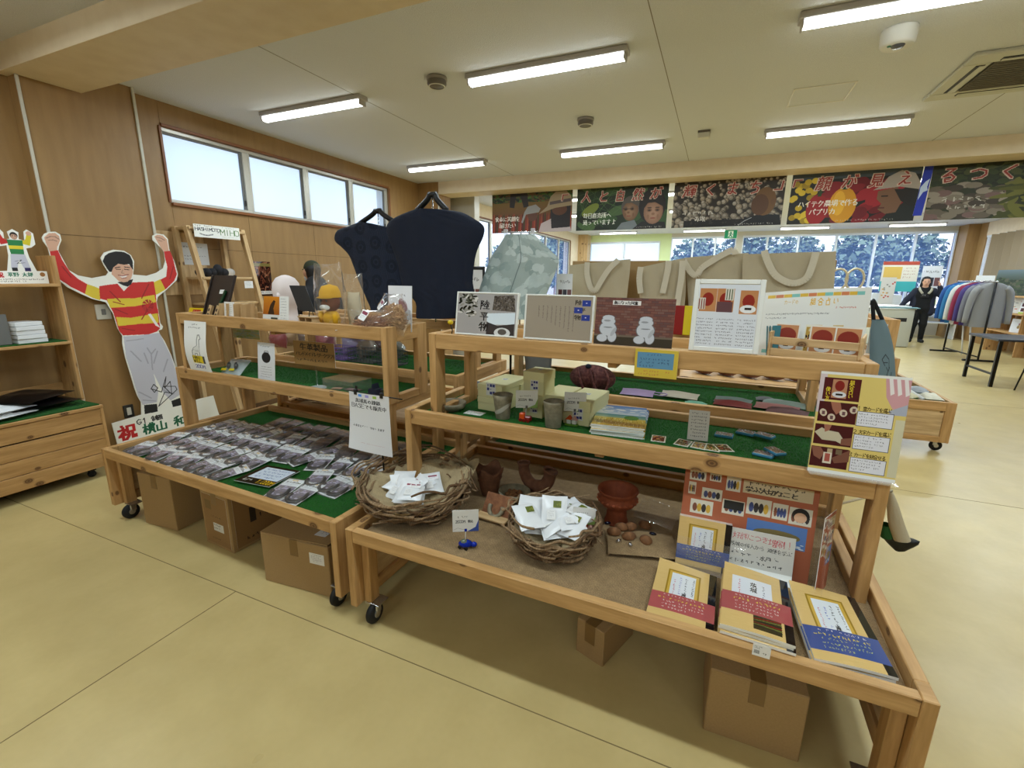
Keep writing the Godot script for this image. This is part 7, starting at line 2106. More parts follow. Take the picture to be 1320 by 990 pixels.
func cloth_goods() -> void:
	# two blouses
	var pat: Material = mats["navy_pattern"]
	blouse("dark navy blouse woven with a ring pattern, on the left hanger", 1.62, zoomed([[425, 600, 275, 315], [350, 640, 305, 320], [270, 660, 335], [255, 690, 395], [300, 720, 440], [345, 740, 490], [375, 745, 560], [420, 745, 680], [475, 745, 800], [490, 740, 850]], 380, 230, 4.95), Vector2(487, 272), Vector2(464, 288), Vector2(507, 285), pat, 2, 1.28)
	blouse("plain dark navy cap-sleeve blouse on the tall right hanger", 1.40, zoomed([[775, 955, 200], [690, 1060, 230, 215], [620, 1140, 262, 255], [588, 1205, 300, 305], [588, 1203, 350, 370], [620, 1165, 440, 455], [655, 1145, 540], [680, 1135, 650], [700, 1140, 715], [770, 1110, 790], [775, 1060, 880], [785, 1040, 892]], 380, 230, 4.95), Vector2(557.5, 251), Vector2(538, 271), Vector2(576, 271), mats["navy"], 3, 1.28)
	# patterned apron on a clip hanger
	var s := soft("B", 1.55, zoomed([[465, 655, 215], [440, 700, 260], [400, 760, 320], [365, 812, 375], [340, 800, 440], [312, 770, 520], [290, 740, 590], [275, 700, 680], [280, 690, 770]], 560, 260, 5.077), .05, .012, 6, "apron")
	var ap := thing("apron", "pale grey-green apron with leaf pattern hanging by two clips", "apron", s.at)
	part(ap, "cloth", s.mesh, mats["print"])
	var l: Vector3 = on_v("B", 652, 299, 1.55)
	var r: Vector3 = on_v("B", 687, 299, 1.55)
	var ch := thing("clip_hanger", "silver clip hanger holding the leaf-patterned apron", "hanger", (l + r) / 2)
	part(ch, "bar", tube_mesh([l - ch.position - Vector3(.03, 0, 0), r - ch.position + Vector3(.03, 0, 0)], .004, 8), mats["chrome"])
	for e in [l, r]: part(ch, "clip", box(Vector3(.028, .045, .02), .004), mats["milky"], T(e.x - ch.position.x, -.002, e.z - ch.position.z))
	part(ch, "stand_pole", tube_mesh([Vector3(0, 0, -.03), Vector3(0, 1.28 - ch.position.y, -.03)], .006, 8), mats["chrome"])
	# brown backing board with tote bags
	var b0 := on_v("B", 738, 350, 1.92)
	var b1 := on_v("B", 1078, 340, 1.92)
	var w := b0.distance_to(b1)
	var f: Transform3D = stand_frames["B"]
	single("backing_board", "brown kraft board standing behind the canvas tote bags", "board", box(Vector3(w, 1.72 - 1.281, .012), .002), mats["card"], Transform3D(f.basis, (b0 + b1) / 2 * Vector3(1, 0, 1) + Vector3(0, 1.5, 0)))
	var cv: Material = mats["canvas"]
	tote("leftmost canvas tote bag, behind the text board", [[734, 813, 342, 334], [733, 812, 355, 348], [733, 809, 375], [734, 806, 400], [736, 803, 430]], 1.80, 11, [[[757, 338], [757, 355], [762, 372], [768, 374], [775, 362], [785, 347], [797, 335]]], cv)
	tote("second canvas tote bag, slumped, strap hanging beside the statue photo", [[824, 886, 345, 332], [823, 884, 356, 350], [824, 884, 375], [826, 882, 400], [828, 880, 430]], 1.78, 12, [[[826, 344], [824, 360], [826, 378]], [[862, 336], [860, 352], [854, 378]], [[880, 336], [878, 360], [874, 385], [871, 414]]], cv)
	tote("third canvas tote bag, with its strap folded across the front", [[886, 965, 332, 326], [884, 964, 345, 342], [886, 962, 370], [888, 960, 400], [890, 958, 430]], 1.82, 13, [[[880, 334], [890, 350], [898, 355], [905, 345], [925, 332], [945, 322], [948, 328]]], cv)
	tote("rightmost, largest canvas tote bag, loop handles drooping over its front", [[958, 1078, 328, 324], [957, 1077, 345, 342], [957, 1075, 370], [958, 1072, 400], [960, 1070, 432]], 1.76, 14, [[[985, 323], [990, 338], [1000, 355], [1020, 365], [1038, 360], [1046, 345], [1052, 325]]], cv)
	# red and yellow folder behind the picture frame
	for k in 2:
		var p := on_v("B", [876, 888][k], [425, 425][k], 1.50)
		single("paper_folder", ["red folder standing behind the statue photo's right edge", "yellow folder standing behind the white picture frame's left edge"][k], "folder", box(Vector3(.07, .17, .012), .002), mat("folder_red", Color(.55, .05, .06), .4) if k == 0 else mats["tag_yellow"], T(p.x, 1.2855 + .08, p.z))
	# patchwork bag and lilac pouches on the rear stand's turf
	var h := .895
	var p := on_v("B", 763, 499, 1.45)
	var pb := thing("patchwork_bag", "small dark red patchwork handbag with soft handles on the rear turf", "handbag", Vector3(p.x, h, p.z))
	var bs := begin(true)
	bs.append_from(blob(Vector3(.30, .17, .14), 22), 0, T(0, .085, 0))
	part(pb, "bag_body", bs.commit(), mats["patchwork_cloth"])
	for e in [-.03, .05]: part(pb, "handle", tube_mesh(curve([Vector3(e - .05, .15, .06), Vector3(e - .035, .11, .085), Vector3(e, .03, .09), Vector3(e + .05, .02, .085), Vector3(e + .07, .09, .08), Vector3(e + .04, .15, .06)], 5), .008, 7), mats["patchwork_cloth"])
	part(pb, "dark_brooch", blob(Vector3(.04, .03, .03), 10), mats["navy"], T(-.02, .165, .04))
	var flat := [
		[822, 503, .20, .12, 1.45, Color(.68, .60, .76), "folded lilac cloth bag with a loop strap on the rear turf", .0],
		[876, 509, .22, .11, 1.5, Color(.80, .77, .70), "white folded pouch with a red edge on the rear turf", -.1],
		[896, 523, .12, .06, 1.32, Color(.35, .55, .45), "small green flat box at the rear turf's front", -.1],
		[945, 514, .20, .10, 1.5, Color(.44, .50, .48), "grey-green zip pouch lying in the row of pouches", -.15],
		[944, 523, .20, .09, 1.42, Color(.45, .18, .17), "dark red printed zip pouch below the grey-green one", -.1],
		[1002, 520, .22, .10, 1.45, Color(.60, .40, .38), "pink zip pouch at the right of the pouches", -.2],
		[1012, 510, .22, .10, 1.56, Color(.50, .56, .52), "pale green zip pouch behind the pink one", -.2],
		[988, 503, .10, .05, 1.62, Color(.42, .42, .42), "small grey box standing behind the pouches", 0.0],
		[1015, 530, .20, .09, 1.38, Color(.30, .16, .15), "dark brown zip pouch at the front of the pouches", -.2]]
	for k in flat.size():
		var q: Array = flat[k]
		var c := on_v("B", q[0], q[1], q[4])
		single("cloth_pouch", q[6], "pouch", pillow(q[2], q[3], .035, 120 + k), mat("pouch_%d" % k, q[5], .7), Transform3D(Basis(Vector3.UP, q[7]) * Basis(Vector3.RIGHT, -PI / 2 + .1), Vector3(c.x, h + .02, c.z)), "cloth pouches on the rear turf")
	part(get_node("cloth_pouch"), "loop_strap", tube_mesh(curve([Vector3(.09, 0, 0), Vector3(.15, -.02, .003), Vector3(.17, .02, .003), Vector3(.10, .03, .002)], 5), .004, 6), mats["pouch_0"])
	# hanging totes at the rear stand's right end
	var tq := soft("D", 1.02, [[1124, 1140, 412], [1122, 1146, 425], [1121, 1152, 450], [1121, 1154, 475], [1122, 1155, 492]], .05, .01, 41, "tote_face", 10)
	var tt := thing("tote_bag", "grey-blue tote bag with a line drawing hanging at the stand's far right", "tote bag", tq.at)
	part(tt, "bag_body", tq.mesh, mats["print"])
	var hk: Vector3 = on_v("D", 1126, 388, 1.02) - tq.at
	part(tt, "handle", tube_mesh(curve([on_v("D", 1126, 414, 1.0) - tq.at, hk + Vector3(0, -.02, 0), hk, on_v("D", 1138, 414, 1.0) - tq.at], 5), .009, 7), mat("strap_navy", Color(.03, .05, .07), .8))
	part(tt, "hook", tube_mesh([hk, fr("D", .12, 1.24, .9).origin - tq.at], .005, 6), mats["black_metal"])
	var tgp: Vector3 = on_v("D", 1128, 440, .96) - tq.at
	part(tt, "paper_tag", sheet_mesh(.07, .15, cells["white"], .001), mats["print"], T(tgp.x, tgp.y - .06, tgp.z + .02))
	var rolls := [["canvas", [[1143, 1150, 632], [1143, 1158, 650], [1145, 1166, 675], [1152, 1174, 696]], cv], ["green_band", [[1134, 1148, 676], [1135, 1152, 692]], mat("band_green", Color(.08, .30, .10), .8)], ["black_base", [[1136, 1153, 690], [1142, 1186, 698], [1152, 1168, 708]], mats["black"]]]
	var cb := thing("canvas_roll", "cream canvas bag with green band and black base hanging outside the right upright", "bag", on_v("B", 1150, 632, 1.12))
	for k in 3:
		var q := soft("B", 1.12 + .02 * k, rolls[k][1], .05, .006, 50 + k)
		part(cb, rolls[k][0], q.mesh, rolls[k][2], Transform3D(Basis(), q.at - cb.position))
	part(cb, "strap", tube_mesh([Vector3.ZERO, fr("B", 2.01, .60, .99).origin - cb.position], .006, 6), cv)
	# ribbed cloth on a black foot behind the cream boxes
	var rb := soft("B", 1.6, [[672, 713, 446], [675, 712, 456], [677, 711, 466], [678, 710, 480]], .05, .004, 60, "", 24)
	var rc := thing("ribbed_cloth", "grey ribbed cloth hanging behind the tall cream box", "cloth", rb.at)
	part(rc, "cloth", rb.mesh, mats["grey_plastic"])
	var st2 := thing("black_pedestal", "round black pedestal with thin pole on the rear turf left of the ribbed cloth", "stand", on_v("B", 658, 482, 1.5) * Vector3(1, 0, 1) + Vector3(0, .895, 0))
	part(st2, "foot", cyl(.075, .07, .01, 28), mats["black_metal"])
	part(st2, "pole", tube_mesh([Vector3(0, .01, 0), Vector3(0, .38, 0)], .008, 8), mats["black_metal"])

# ---------------------------------------------------------------- left wall: chest, jockey board, ladder shelf
func left_wall() -> void:
	var o := thing("shelf_chest", "pine chest with plank front and back shelves at the far left", "shelf unit", Vector3(-4.38, 0, -1.91))
	var L := 1.7   # runs towards the camera
	var ys := [[.085, .195], [.199, .308], [.312, .425], [.435, .555]]
	for y in ys: part(o, "front_plank", board(Vector3(.022, y[1] - y[0], L)), mats["pine"], T(-.011, (y[0] + y[1]) / 2, L / 2))
	part(o, "end_panel", board(Vector3(.56, .485, .022)), mats["pine"], T(-.275, .33, .011))
	part(o, "top_board", board(Vector3(.56, .024, L)), mats["pine"], T(-.27, .572, L / 2))
	part(o, "carcase", box(Vector3(.50, .46, L - .06), .003), mats["dark_wood_panel"], T(-.29, .31, L / 2 + .03))
	for z in [.12, 1.5]:
		var c := part(o, "castor", box(Vector3(.05, .03, .05), .003), mats["black_metal"], T(-.08, .07, z))
		part(c, "wheel", lathe([Vector2(.001, -.012), Vector2(.025, -.012), Vector2(.028, 0), Vector2(.025, .012), Vector2(.001, .012)], 18), mats["rubber"], Transform3D(Basis(Vector3.FORWARD, PI / 2), Vector3(0, -.042, 0)))
	for y in [1.07, 1.515]: part(o, "shelf_board", board(Vector3(.26, .022, L)), mats["pine"], T(-.42, y - .011, L / 2 - .015))
	part(o, "upright", board(Vector3(.25, 1.14, .022)), mats["pine"], T(-.425, 1.155, -.012))
	part(o, "back_panel", board(Vector3(.01, .12, L)), mats["pine"], T(-.545, .65, L / 2))
	var tm := single("turf_mat", "green turf strip on the chest top under the folded shirts", "turf mat", box(Vector3(.53, .008, L - .03), .002), mats["turf"], T(-4.65, .5885, -1.91 + L / 2), "green artificial turf mats")
	single("turf_mat", "green turf strip on the shelf under the white wrapped boxes", "turf mat", box(Vector3(.25, .008, L - .04), .002), mats["turf"], T(-4.80, 1.0745, -1.92 + L / 2), "green artificial turf mats")
	for k in 4:
		single("folded_shirt", ["white folded shirt at the bottom of the pile on the chest", "white folded shirt on top of the pile on the chest", "black film-wrapped shirt lying flat on the chest", "black film-wrapped shirt on top of the other black one"][k], "shirt", pillow(.36, [.40, .36, .46, .40][k], [.06, .06, .09, .09][k], 140 + k), mats["shirt_white" if k < 2 else "black_film"], Transform3D(Basis(Vector3.UP, [.3, .25, .1, .5][k]) * Basis(Vector3.RIGHT, -PI / 2), Vector3([-4.56, -4.57, -4.64, -4.64][k], [.62, .66, .635, .69][k], [-1.32, -1.34, -1.60, -1.58][k])), "folded shirts on the chest")
	for k in 5:
		var p := on_x(36, 436, -4.78)
		single("wrapped_box", "flat white box in clear film on the turf shelf, %s" % ["undermost of the pile", "second from below", "middle of the pile", "second from the top", "topmost of the pile"][k], "box", box(Vector3(.16, .030, .17), .003), mats["pouch_white"], T(p.x + .006 * (k % 2), 1.094 + .032 * k, p.z + .005 * k, .05 * k), "white wrapped boxes on the shelf")
	var p := on_x(5, 440, -4.72)
	single("picture_holder", "narrow dark grey holder at the photo's left edge on the turf shelf", "holder", box(Vector3(.02, .22, .12), .003), mats["grey_plastic"], T(p.x, 1.19, p.z + .02))
	# small jockey board: the print's own outline
	var out := PackedVector2Array()
	for q in [[.03, .78], [.25, .77], [.33, .5], [.34, .32], [.22, .34], [.13, .26], [.13, .06], [.27, .03], [.33, .1], [.32, .22], [.42, .2], [.4, .08], [.5, .03], [.6, .08], [.58, .2], [.68, .22], [.7, .06], [.76, .02], [.87, .08], [.87, .28], [.78, .34], [.68, .36], [.70, .52], [.79, .77], [.98, .77], [.98, 1.0], [.03, 1.0]]:
		out.append(Vector2((q[0] - .5) * .30, (1 - q[1]) * .40))
	var rc: Rect2 = cells["small_jockey"]
	var sj := single("standee", "small cut-out board of a jockey in green and yellow on the upper shelf", "standee", cutout(out, .006, func(v): return rc.position + rc.size * Vector2(v.x / .30 + .5, 1 - v.y / .40)), mats["print"], Transform3D(Basis(Vector3(0, 0, -1), Vector3.UP, Vector3(1, 0, 0)), Vector3(-4.76, 1.516, on_x(30, 362, -4.76).z)))
	# the life-size jockey board
	var pts := PackedVector2Array()
	for q in [[235, 335], [248, 314], [275, 303], [312, 302], [338, 318], [346, 350], [332, 385], [328, 410], [350, 450], [388, 520], [440, 550], [520, 565], [600, 550], [612, 532], [586, 492], [568, 450], [588, 420], [640, 404], [700, 410], [740, 435], [758, 470], [756, 510], [752, 545], [830, 552], [885, 535], [922, 510], [934, 470], [929, 420], [914, 400], [893, 378], [863, 350], [862, 325], [886, 312], [925, 319], [950, 345], [956, 400], [986, 470], [1006, 540], [1000, 576], [940, 632], [892, 672], [886, 700], [897, 760], [906, 820], [922, 840], [916, 856], [896, 862], [904, 882]]: pts.append(jp(q))
	for q in [[805, 150], [838, 220], [863, 290], [874, 350], [894, 420], [900, 458], [985, 432], [1045, 418], [1069, 500]]: pts.append(jp(q, true))
	pts.append(Vector2(pts[-1].x + .03, .012))
	var lb := jp([560, 640], true)
	pts.append(Vector2(lb.x + .02, .012))
	for q in [[546, 555], [692, 512], [690, 450], [672, 420], [657, 380], [637, 310], [612, 230], [598, 160]]: pts.append(jp(q, true))
	for q in [[692, 893], [665, 852], [640, 768], [598, 702], [520, 683], [450, 652], [380, 617], [338, 582], [308, 522], [283, 442], [268, 392], [242, 356]]: pts.append(jp(q))
	var jr: Rect2 = cells["jockey"]
	var jb := thing("standee", "life-size cut-out board of a jockey in red and yellow, fists raised", "standee", Vector3(STAND_X, 0, 0))
	jb.basis = Basis(Vector3(0, 0, -1), Vector3.UP, Vector3(1, 0, 0))
	part(jb, "printed_board", cutout(pts, .008, func(v): return jr.position + jr.size * ju(v)), mats["print"])
	part(jb, "prop_leg", board(Vector3(.04, .9, .01)), mats["card"], XF(Vector3(2.65, .46, -.02), Vector3(.02, 0, 0)))
	# sockets on the pillar
	p = on_x(133, 402, -4.925)
	var s := thing("wall_switch", "pale wall switch plate half hidden behind the jockey board", "switch", p)
	part(s, "plate", box(Vector3(.012, .13, .11), .003), mats["trim_white"])
	part(s, "rocker", box(Vector3(.008, .05, .03), .002), mats["grey_plastic"], T(.008, 0, 0))
	p = on_x(166, 530, -4.925)
	s = thing("wall_socket", "dark wall socket beside the jockey board's boots", "socket", p)
	part(s, "plate", box(Vector3(.012, .12, .08), .003), mats["dark_alu"])
	part(s, "insert", box(Vector3(.006, .07, .035), .002), mats["trim_white"], T(.007, 0, 0))
	ladder_shelf()

func ladder_shelf() -> void:
	var X := -4.72
	var P := func(x: float, y: float, d := 0.0) -> Vector3: return on_x(220 + x / 6.0, 270 + y / 6.0, X + d) - Vector3(X, 0, -3.2)
	var o := thing("ladder_shelf", "pale wooden ladder-shaped shelf against the wall below the windows", "shelf", Vector3(X, 0, -3.2))
	var beam := func(called: String, a: Vector3, b: Vector3, w: float) -> void:
		var d := b - a
		var y := d.normalized()
		var z := y.cross(Vector3(1, 0, 0)).normalized()
		part(o, called, board(Vector3(w, d.length(), w * .8)), mats["pale_pine"], Transform3D(Basis(y.cross(z), y, z), (a + b) / 2))
	var tl: Vector3 = P.call(120, 125, -.1)
	var tr: Vector3 = P.call(545, 160, -.1)
	var bl: Vector3 = P.call(290, 700)
	var br: Vector3 = P.call(690, 700)
	beam.call("front_leg", tl, tl + (bl - tl) * (tl.y / (tl.y - bl.y)), .055)
	beam.call("front_leg", tr, tr + (br - tr) * (tr.y / (tr.y - br.y)), .055)
	for q in [P.call(30, 130, -.28), P.call(400, 230, -.28)]: beam.call("rear_leg", q, Vector3(q.x, 0, q.z - .05), .055)
	part(o, "top_board", board(Vector3(.30, .025, (tl - tr).length() + .02)), mats["pale_pine"], T((tl.x + tr.x) / 2 - .1, tl.y - .02, (tl.z + tr.z) / 2))
	part(o, "back_panel", box(Vector3(.01, .62, .62), .002), mats["pale_pine"], T(-.315, tl.y - .36, tl.z + .02))
	for y in [515.0, 720.0]:
		var a: Vector3 = P.call(245 + (y - 515) * .25, y)
		var b: Vector3 = P.call(625 + (y - 515) * .25, y)
		part(o, "shelf_board", board(Vector3(.30, .022, absf(a.z - b.z))), mats["pale_pine"], T(-.14, a.y - .02, (a.z + b.z) / 2))
	var wall := Basis(Vector3(0, 0, -1), Vector3.UP, Vector3(1, 0, 0))
	var base := Vector3(X, 0, -3.2)
	var m0: Vector3 = P.call(192, 208, -.02)
	var m1: Vector3 = P.call(545, 240, -.02)
	var mt: Vector3 = P.call(178, 106, -.02)
	single("maker_board", "white makers' name board with black and green lettering atop the ladder shelf", "sign", sheet_mesh(absf(m0.z - m1.z), mt.y - m0.y, cells["maker"], .004), mats["print"], Transform3D(wall, base + Vector3(-.035, (m0.y + m1.y) / 2, (m0.z + m1.z) / 2)))
	m0 = P.call(75, 425, -.29)
	m1 = P.call(310, 425, -.29)
	mt = P.call(60, 250, -.29)
	single("memo_sheet", "white printed memo sheet on the ladder shelf's back panel", "sheet", sheet_mesh(absf(m0.z - m1.z), mt.y - m0.y, cells["memo"], .001), mats["print"], Transform3D(wall, base + Vector3(-.308, m0.y, (m0.z + m1.z) / 2)))
	var sh: Vector3 = P.call(400, 515)
	rng.seed = 3
	for k in 6:
		var z: Vector3 = P.call(285 + 46 * k, 500)
		single("knit_hat", "dark grey rolled knit hat on the ladder shelf, %s" % ["leftmost", "second from the left", "third from the left", "fourth, standing tallest", "fifth, beside the wrapped one", "rightmost, in clear film"][k], "hat", blob(Vector3(.10, .09 if k != 3 else .13, .09), 12), mats["knit_grey" if k < 5 else "milky"], Transform3D(Basis(Vector3.UP, k * .7), base + Vector3(-.11, sh.y + .036 if k != 3 else sh.y + .056, z.z)), "knit hats on the ladder shelf")
	for k in 2:
		var c: Vector3 = P.call([340, 600][k], [618, 608][k], .02)
		single("price_label", ["white price label hung on the ladder shelf's edge, left", "white price label hung on the ladder shelf's edge, right"][k], "label", sheet_mesh(.10, .075, cells["label_plain"], .001), mats["print"], Transform3D(wall, base + Vector3(.035, c.y, c.z)))
	single("brown_poster", "dark brown photo panel with a white caption left of the foam head", "poster", sheet_mesh(.24, .40, cells["brown_photo"], .003), mats["gloss_print"], Transform3D(wall, on_x(341, 381, -5.046)))

# ---------------------------------------------------------------- people
# a smooth skin over tapered bones [from, to, radius, radius], on a grid of cells
func skin(st: SurfaceTool, bones: Array, cell: float, blend: float) -> void:
	var lo := Vector3.INF
	var hi := -Vector3.INF
	for b in bones:
		var r := maxf(b[2], b[3]) + cell * 2 + blend * .5
		for k in 2:
			lo = lo.min(b[k] - Vector3.ONE * r)
			hi = hi.max(b[k] + Vector3.ONE * r)
	var n := Vector3i(((hi - lo) / cell).ceil()) + Vector3i.ONE
	var f := PackedFloat32Array()
	f.resize(n.x * n.y * n.z)
	f.fill(1.0)
	for b in bones:
		var r := maxf(b[2], b[3]) + cell * 2 + blend * .5
		var a0 := Vector3i((((b[0] as Vector3).min(b[1]) - Vector3.ONE * r - lo) / cell).floor()).clamp(Vector3i.ZERO, n - Vector3i.ONE)
		var a1 := Vector3i((((b[0] as Vector3).max(b[1]) + Vector3.ONE * r - lo) / cell).ceil()).clamp(Vector3i.ZERO, n - Vector3i.ONE)
		var p0: Vector3 = b[0]
		var d: Vector3 = b[1] - p0
		var dd := maxf(d.length_squared(), 1e-9)
		var r0: float = b[2]
		var dr: float = b[3] - b[2]
		var sq: Vector3 = b[4] if b.size() > 4 else Vector3.ONE
		for z in range(a0.z, a1.z + 1):
			for y in range(a0.y, a1.y + 1):
				for x in range(a0.x, a1.x + 1):
					var q := lo + Vector3(x, y, z) * cell - p0
					var t := clampf(q.dot(d) / dd, 0, 1)
					var v := ((q - d * t) * sq).length() - (r0 + dr * t)
					var i := (z * n.y + y) * n.x + x
					var o := f[i]
					var h := maxf(blend - absf(v - o), 0) / blend
					f[i] = minf(v, o) - h * h * blend * .25
	var id := {}
	var verts := []
	var off := [0, 1, n.x, n.x + 1, n.x * n.y, n.x * n.y + 1, n.x * n.y + n.x, n.x * n.y + n.x + 1]
	var cv := [Vector3(0, 0, 0), Vector3(1, 0, 0), Vector3(0, 1, 0), Vector3(1, 1, 0), Vector3(0, 0, 1), Vector3(1, 0, 1), Vector3(0, 1, 1), Vector3(1, 1, 1)]
	var edges := [[0, 1], [2, 3], [4, 5], [6, 7], [0, 2], [1, 3], [4, 6], [5, 7], [0, 4], [1, 5], [2, 6], [3, 7]]
	for z in n.z - 1:
		for y in n.y - 1:
			for x in n.x - 1:
				var i := (z * n.y + y) * n.x + x
				var m := 0
				for k in 8:
					if f[i + off[k]] < 0: m |= 1 << k
				if m == 0 or m == 255: continue
				var s := Vector3.ZERO
				var c := 0
				for e in edges:
					var a := f[i + off[e[0]]]
					var b := f[i + off[e[1]]]
					if (a < 0) != (b < 0):
						s += (cv[e[0]] as Vector3).lerp(cv[e[1]], a / (a - b))
						c += 1
				id[i] = verts.size()
				verts.append(lo + (Vector3(x, y, z) + s / c) * cell)
	var sx := 1
	var sy := n.x
	var sz := n.x * n.y
	for i in id:
		for ax in [[sx, sy, sz], [sy, sz, sx], [sz, sx, sy]]:
			var a := f[i]
			var b: float = f[i + ax[0]]
			if (a < 0) == (b < 0): continue
			var q := [i, i - ax[1], i - ax[1] - ax[2], i - ax[2]]
			if not (id.has(q[1]) and id.has(q[2]) and id.has(q[3])): continue
			if a < 0: q.reverse()
			for k in [0, 1, 2, 0, 2, 3]: st.add_vertex(verts[id[q[k]]])

func skin_mesh(bones: Array, cell: float, blend: float) -> ArrayMesh:
	var st := begin(true)
	skin(st, bones, cell, blend)
	st.index()
	return done(st)

func grown(bones: Array, by: float) -> Array:
	var out := []
	for b in bones:
		var c: Array = b.duplicate()
		c[2] += by
		c[3] += by
		out.append(c)
	return out

func hand_bones(w: Vector3, d: Vector3, side: Vector3) -> Array:
	# palm from the wrist along d; side points to the thumb
	var out := [[w, w + d * .075, .024, .030]]
	var nrm := d.cross(side).normalized()
	for k in 4:
		var b := w + d * .085 + side * (.028 - .019 * k)
		var l: float = [.072, .080, .074, .058][k]
		out.append([b - d * .02, b + d * l * .5 - nrm * .006, .0095, .009])
		out.append([b + d * l * .5 - nrm * .006, b + d * l * .9 - nrm * .028, .009, .0075])
	out.append([w + d * .02 + side * .024, w + d * .06 + side * .052, .012, .010])
	out.append([w + d * .06 + side * .052, w + d * .088 + side * .052 - nrm * .01, .010, .008])
	return out

func head_parts(o: Node3D, c: Vector3, b: Basis, hair: Material, skin_m: Material) -> void:
	# features on a head centred at c; b.z is where the face looks
	for s in [-1, 1]:
		part(o, "eye", blob(Vector3(.026, .013, .012), 10), mats["eye_dark"], Transform3D(b, c + b * Vector3(s * .032, .005, .092)))
		part(o, "eyebrow", box(Vector3(.034, .007, .006), .002), hair, Transform3D(b, c + b * Vector3(s * .033, .028, .094)))
	part(o, "mouth", blob(Vector3(.042, .011, .012), 10), mats["lips"], Transform3D(b, c + b * Vector3(0, -.062, .088)))

func people() -> void:
	var skin_m := mat("skin", Color(.80, .61, .50), .6)
	mat("eye_dark", Color(.06, .04, .03), .3)
	mat("lips", Color(.62, .33, .30), .5)
	var hair := mat("hair_black", Color(.03, .025, .025), .6)
	var coat := mat("coat_navy", Color(.06, .08, .16), .8)
	var blk := mat("knit_black", Color(.018, .018, .022), .9)
	# the woman by the far windows
	var at := on_y(1180, 442, 0)
	at = Vector3(5.06, 0, -15.9)
	var o := thing("person", "person in dark navy coat and black printed hoodie standing before the far windows", "person", at, -.15)
	var J := {"hip": Vector3(0, .92, 0), "chest": Vector3(0, 1.26, 0), "neck": Vector3(-.01, 1.43, 0), "head": Vector3(-.01, 1.60, .02)}
	var sL := Vector3(-.185, 1.37, 0)
	var eL := Vector3(-.34, 1.13, .04)
	var wL := Vector3(-.46, .93, .14)
	var sR := Vector3(.185, 1.37, 0)
	var eR := Vector3(.36, 1.24, .10)
	var wR := Vector3(.26, 1.48, .14)
	var legs := []
	for s in [-1, 1]:
		legs.append([Vector3(s * .09, .90, 0), Vector3(s * .10, .49, .015), .085, .058])
		legs.append([Vector3(s * .10, .49, .015), Vector3(s * .11, .09, -.02), .058, .042])
	var feet := []
	for s in [-1, 1]: feet.append([Vector3(s * .11, .045, -.03), Vector3(s * .13, .038, .13), .042, .034])
	var torso := [[J.hip, Vector3(0, 1.08, 0), .135, .118, Vector3(.82, 1, 1.1)], [Vector3(0, 1.08, 0), J.chest, .118, .140, Vector3(.80, 1, 1.15)], [J.chest, Vector3(0, 1.36, 0), .14, .11, Vector3(.78, 1, 1.2)], [Vector3(-.12, 1.37, 0), Vector3(.12, 1.37, 0), .065, .065]]
	var arms := [[sL, eL, .052, .043], [eL, wL, .043, .029], [sR, eR, .052, .043], [eR, wR, .043, .029]]
	var head := [[J.neck, J.neck + Vector3(0, .07, .01), .050, .048], [J.head + Vector3(0, .03, -.01), J.head + Vector3(0, -.055, .025), .096, .062], [J.head + Vector3(0, -.005, .09), J.head + Vector3(0, -.03, .108), .010, .014], [J.head + Vector3(-.088, 0, 0), J.head + Vector3(-.092, -.02, 0), .016, .012], [J.head + Vector3(.088, 0, 0), J.head + Vector3(.092, -.02, 0), .016, .012]]
	var st := begin(true)
	skin(st, legs + feet + torso + arms + head + [[Vector3(0, 1.36, 0), J.neck, .075, .055]], .014, .05)
	skin(st, hand_bones(wL, (wL - eL).normalized(), Vector3(.6, .2, .75).normalized()), .006, .012)
	skin(st, hand_bones(wR, Vector3(-.2, .95, .1).normalized(), Vector3(-.3, 0, .95).normalized()), .006, .012)
	part(o, "body", done(st), skin_m)
	part(o, "trousers", skin_mesh(grown(legs, .018) + [[J.hip, J.hip + Vector3(0, .05, 0), .15, .15, Vector3(.82, 1, 1.1)]], .016, .05), blk)
	part(o, "hoodie", skin_mesh(grown(torso, .016), .016, .05), blk)
	part(o, "coat", skin_mesh(grown(arms, .024) + [[Vector3(-.16, 1.36, -.02), Vector3(-.18, .80, 0), .075, .095], [Vector3(.16, 1.36, -.02), Vector3(.18, .80, 0), .075, .095], [Vector3(0, 1.36, -.06), Vector3(0, .80, -.07), .11, .14]], .016, .05), coat)
	part(o, "hood_lining", tube_mesh(curve([Vector3(-.06, 1.30, .16), Vector3(-.12, 1.40, .10), Vector3(-.09, 1.46, -.04), Vector3(.09, 1.46, -.04), Vector3(.12, 1.40, .10), Vector3(.06, 1.30, .16)], 4), .028, 8), mat("hood_cream", Color(.66, .64, .56), .9))
	part(o, "chest_print", sheet_mesh(.17, .10, cells["hoodie"], .001, 6, 2, func(u, v): return Vector3(0, 0, -.03 * pow(2 * u - 1, 2))), mats["print"], T(0, 1.20, .163))
	part(o, "hair", skin_mesh([[J.head + Vector3(0, .05, -.025), J.head + Vector3(0, .0, -.05), .100, .088], [J.head + Vector3(-.07, .04, .0), J.head + Vector3(-.085, -.10, -.02), .036, .034], [J.head + Vector3(.07, .04, .0), J.head + Vector3(.085, -.10, -.02), .036, .034], [J.head + Vector3(0, -.03, -.08), J.head + Vector3(0, -.10, -.08), .05, .04]], .010, .03), hair)
	for s in [-1, 1]: part(o, "shoe", skin_mesh(grown([feet[0 if s < 0 else 1]], .014), .012, .03), mats["black"])
	head_parts(o, J.head + Vector3(0, -.012, 0), Basis(), hair, skin_m)
	# the person in a cap bending behind the blouses
	var hp := on_z(402, 350, -4.35)
	var q := thing("person", "person in dark olive cap and face mask bending forward behind the plastic-wrapped goods", "person", Vector3(hp.x + .10, 0, hp.z + .02), -2.0)
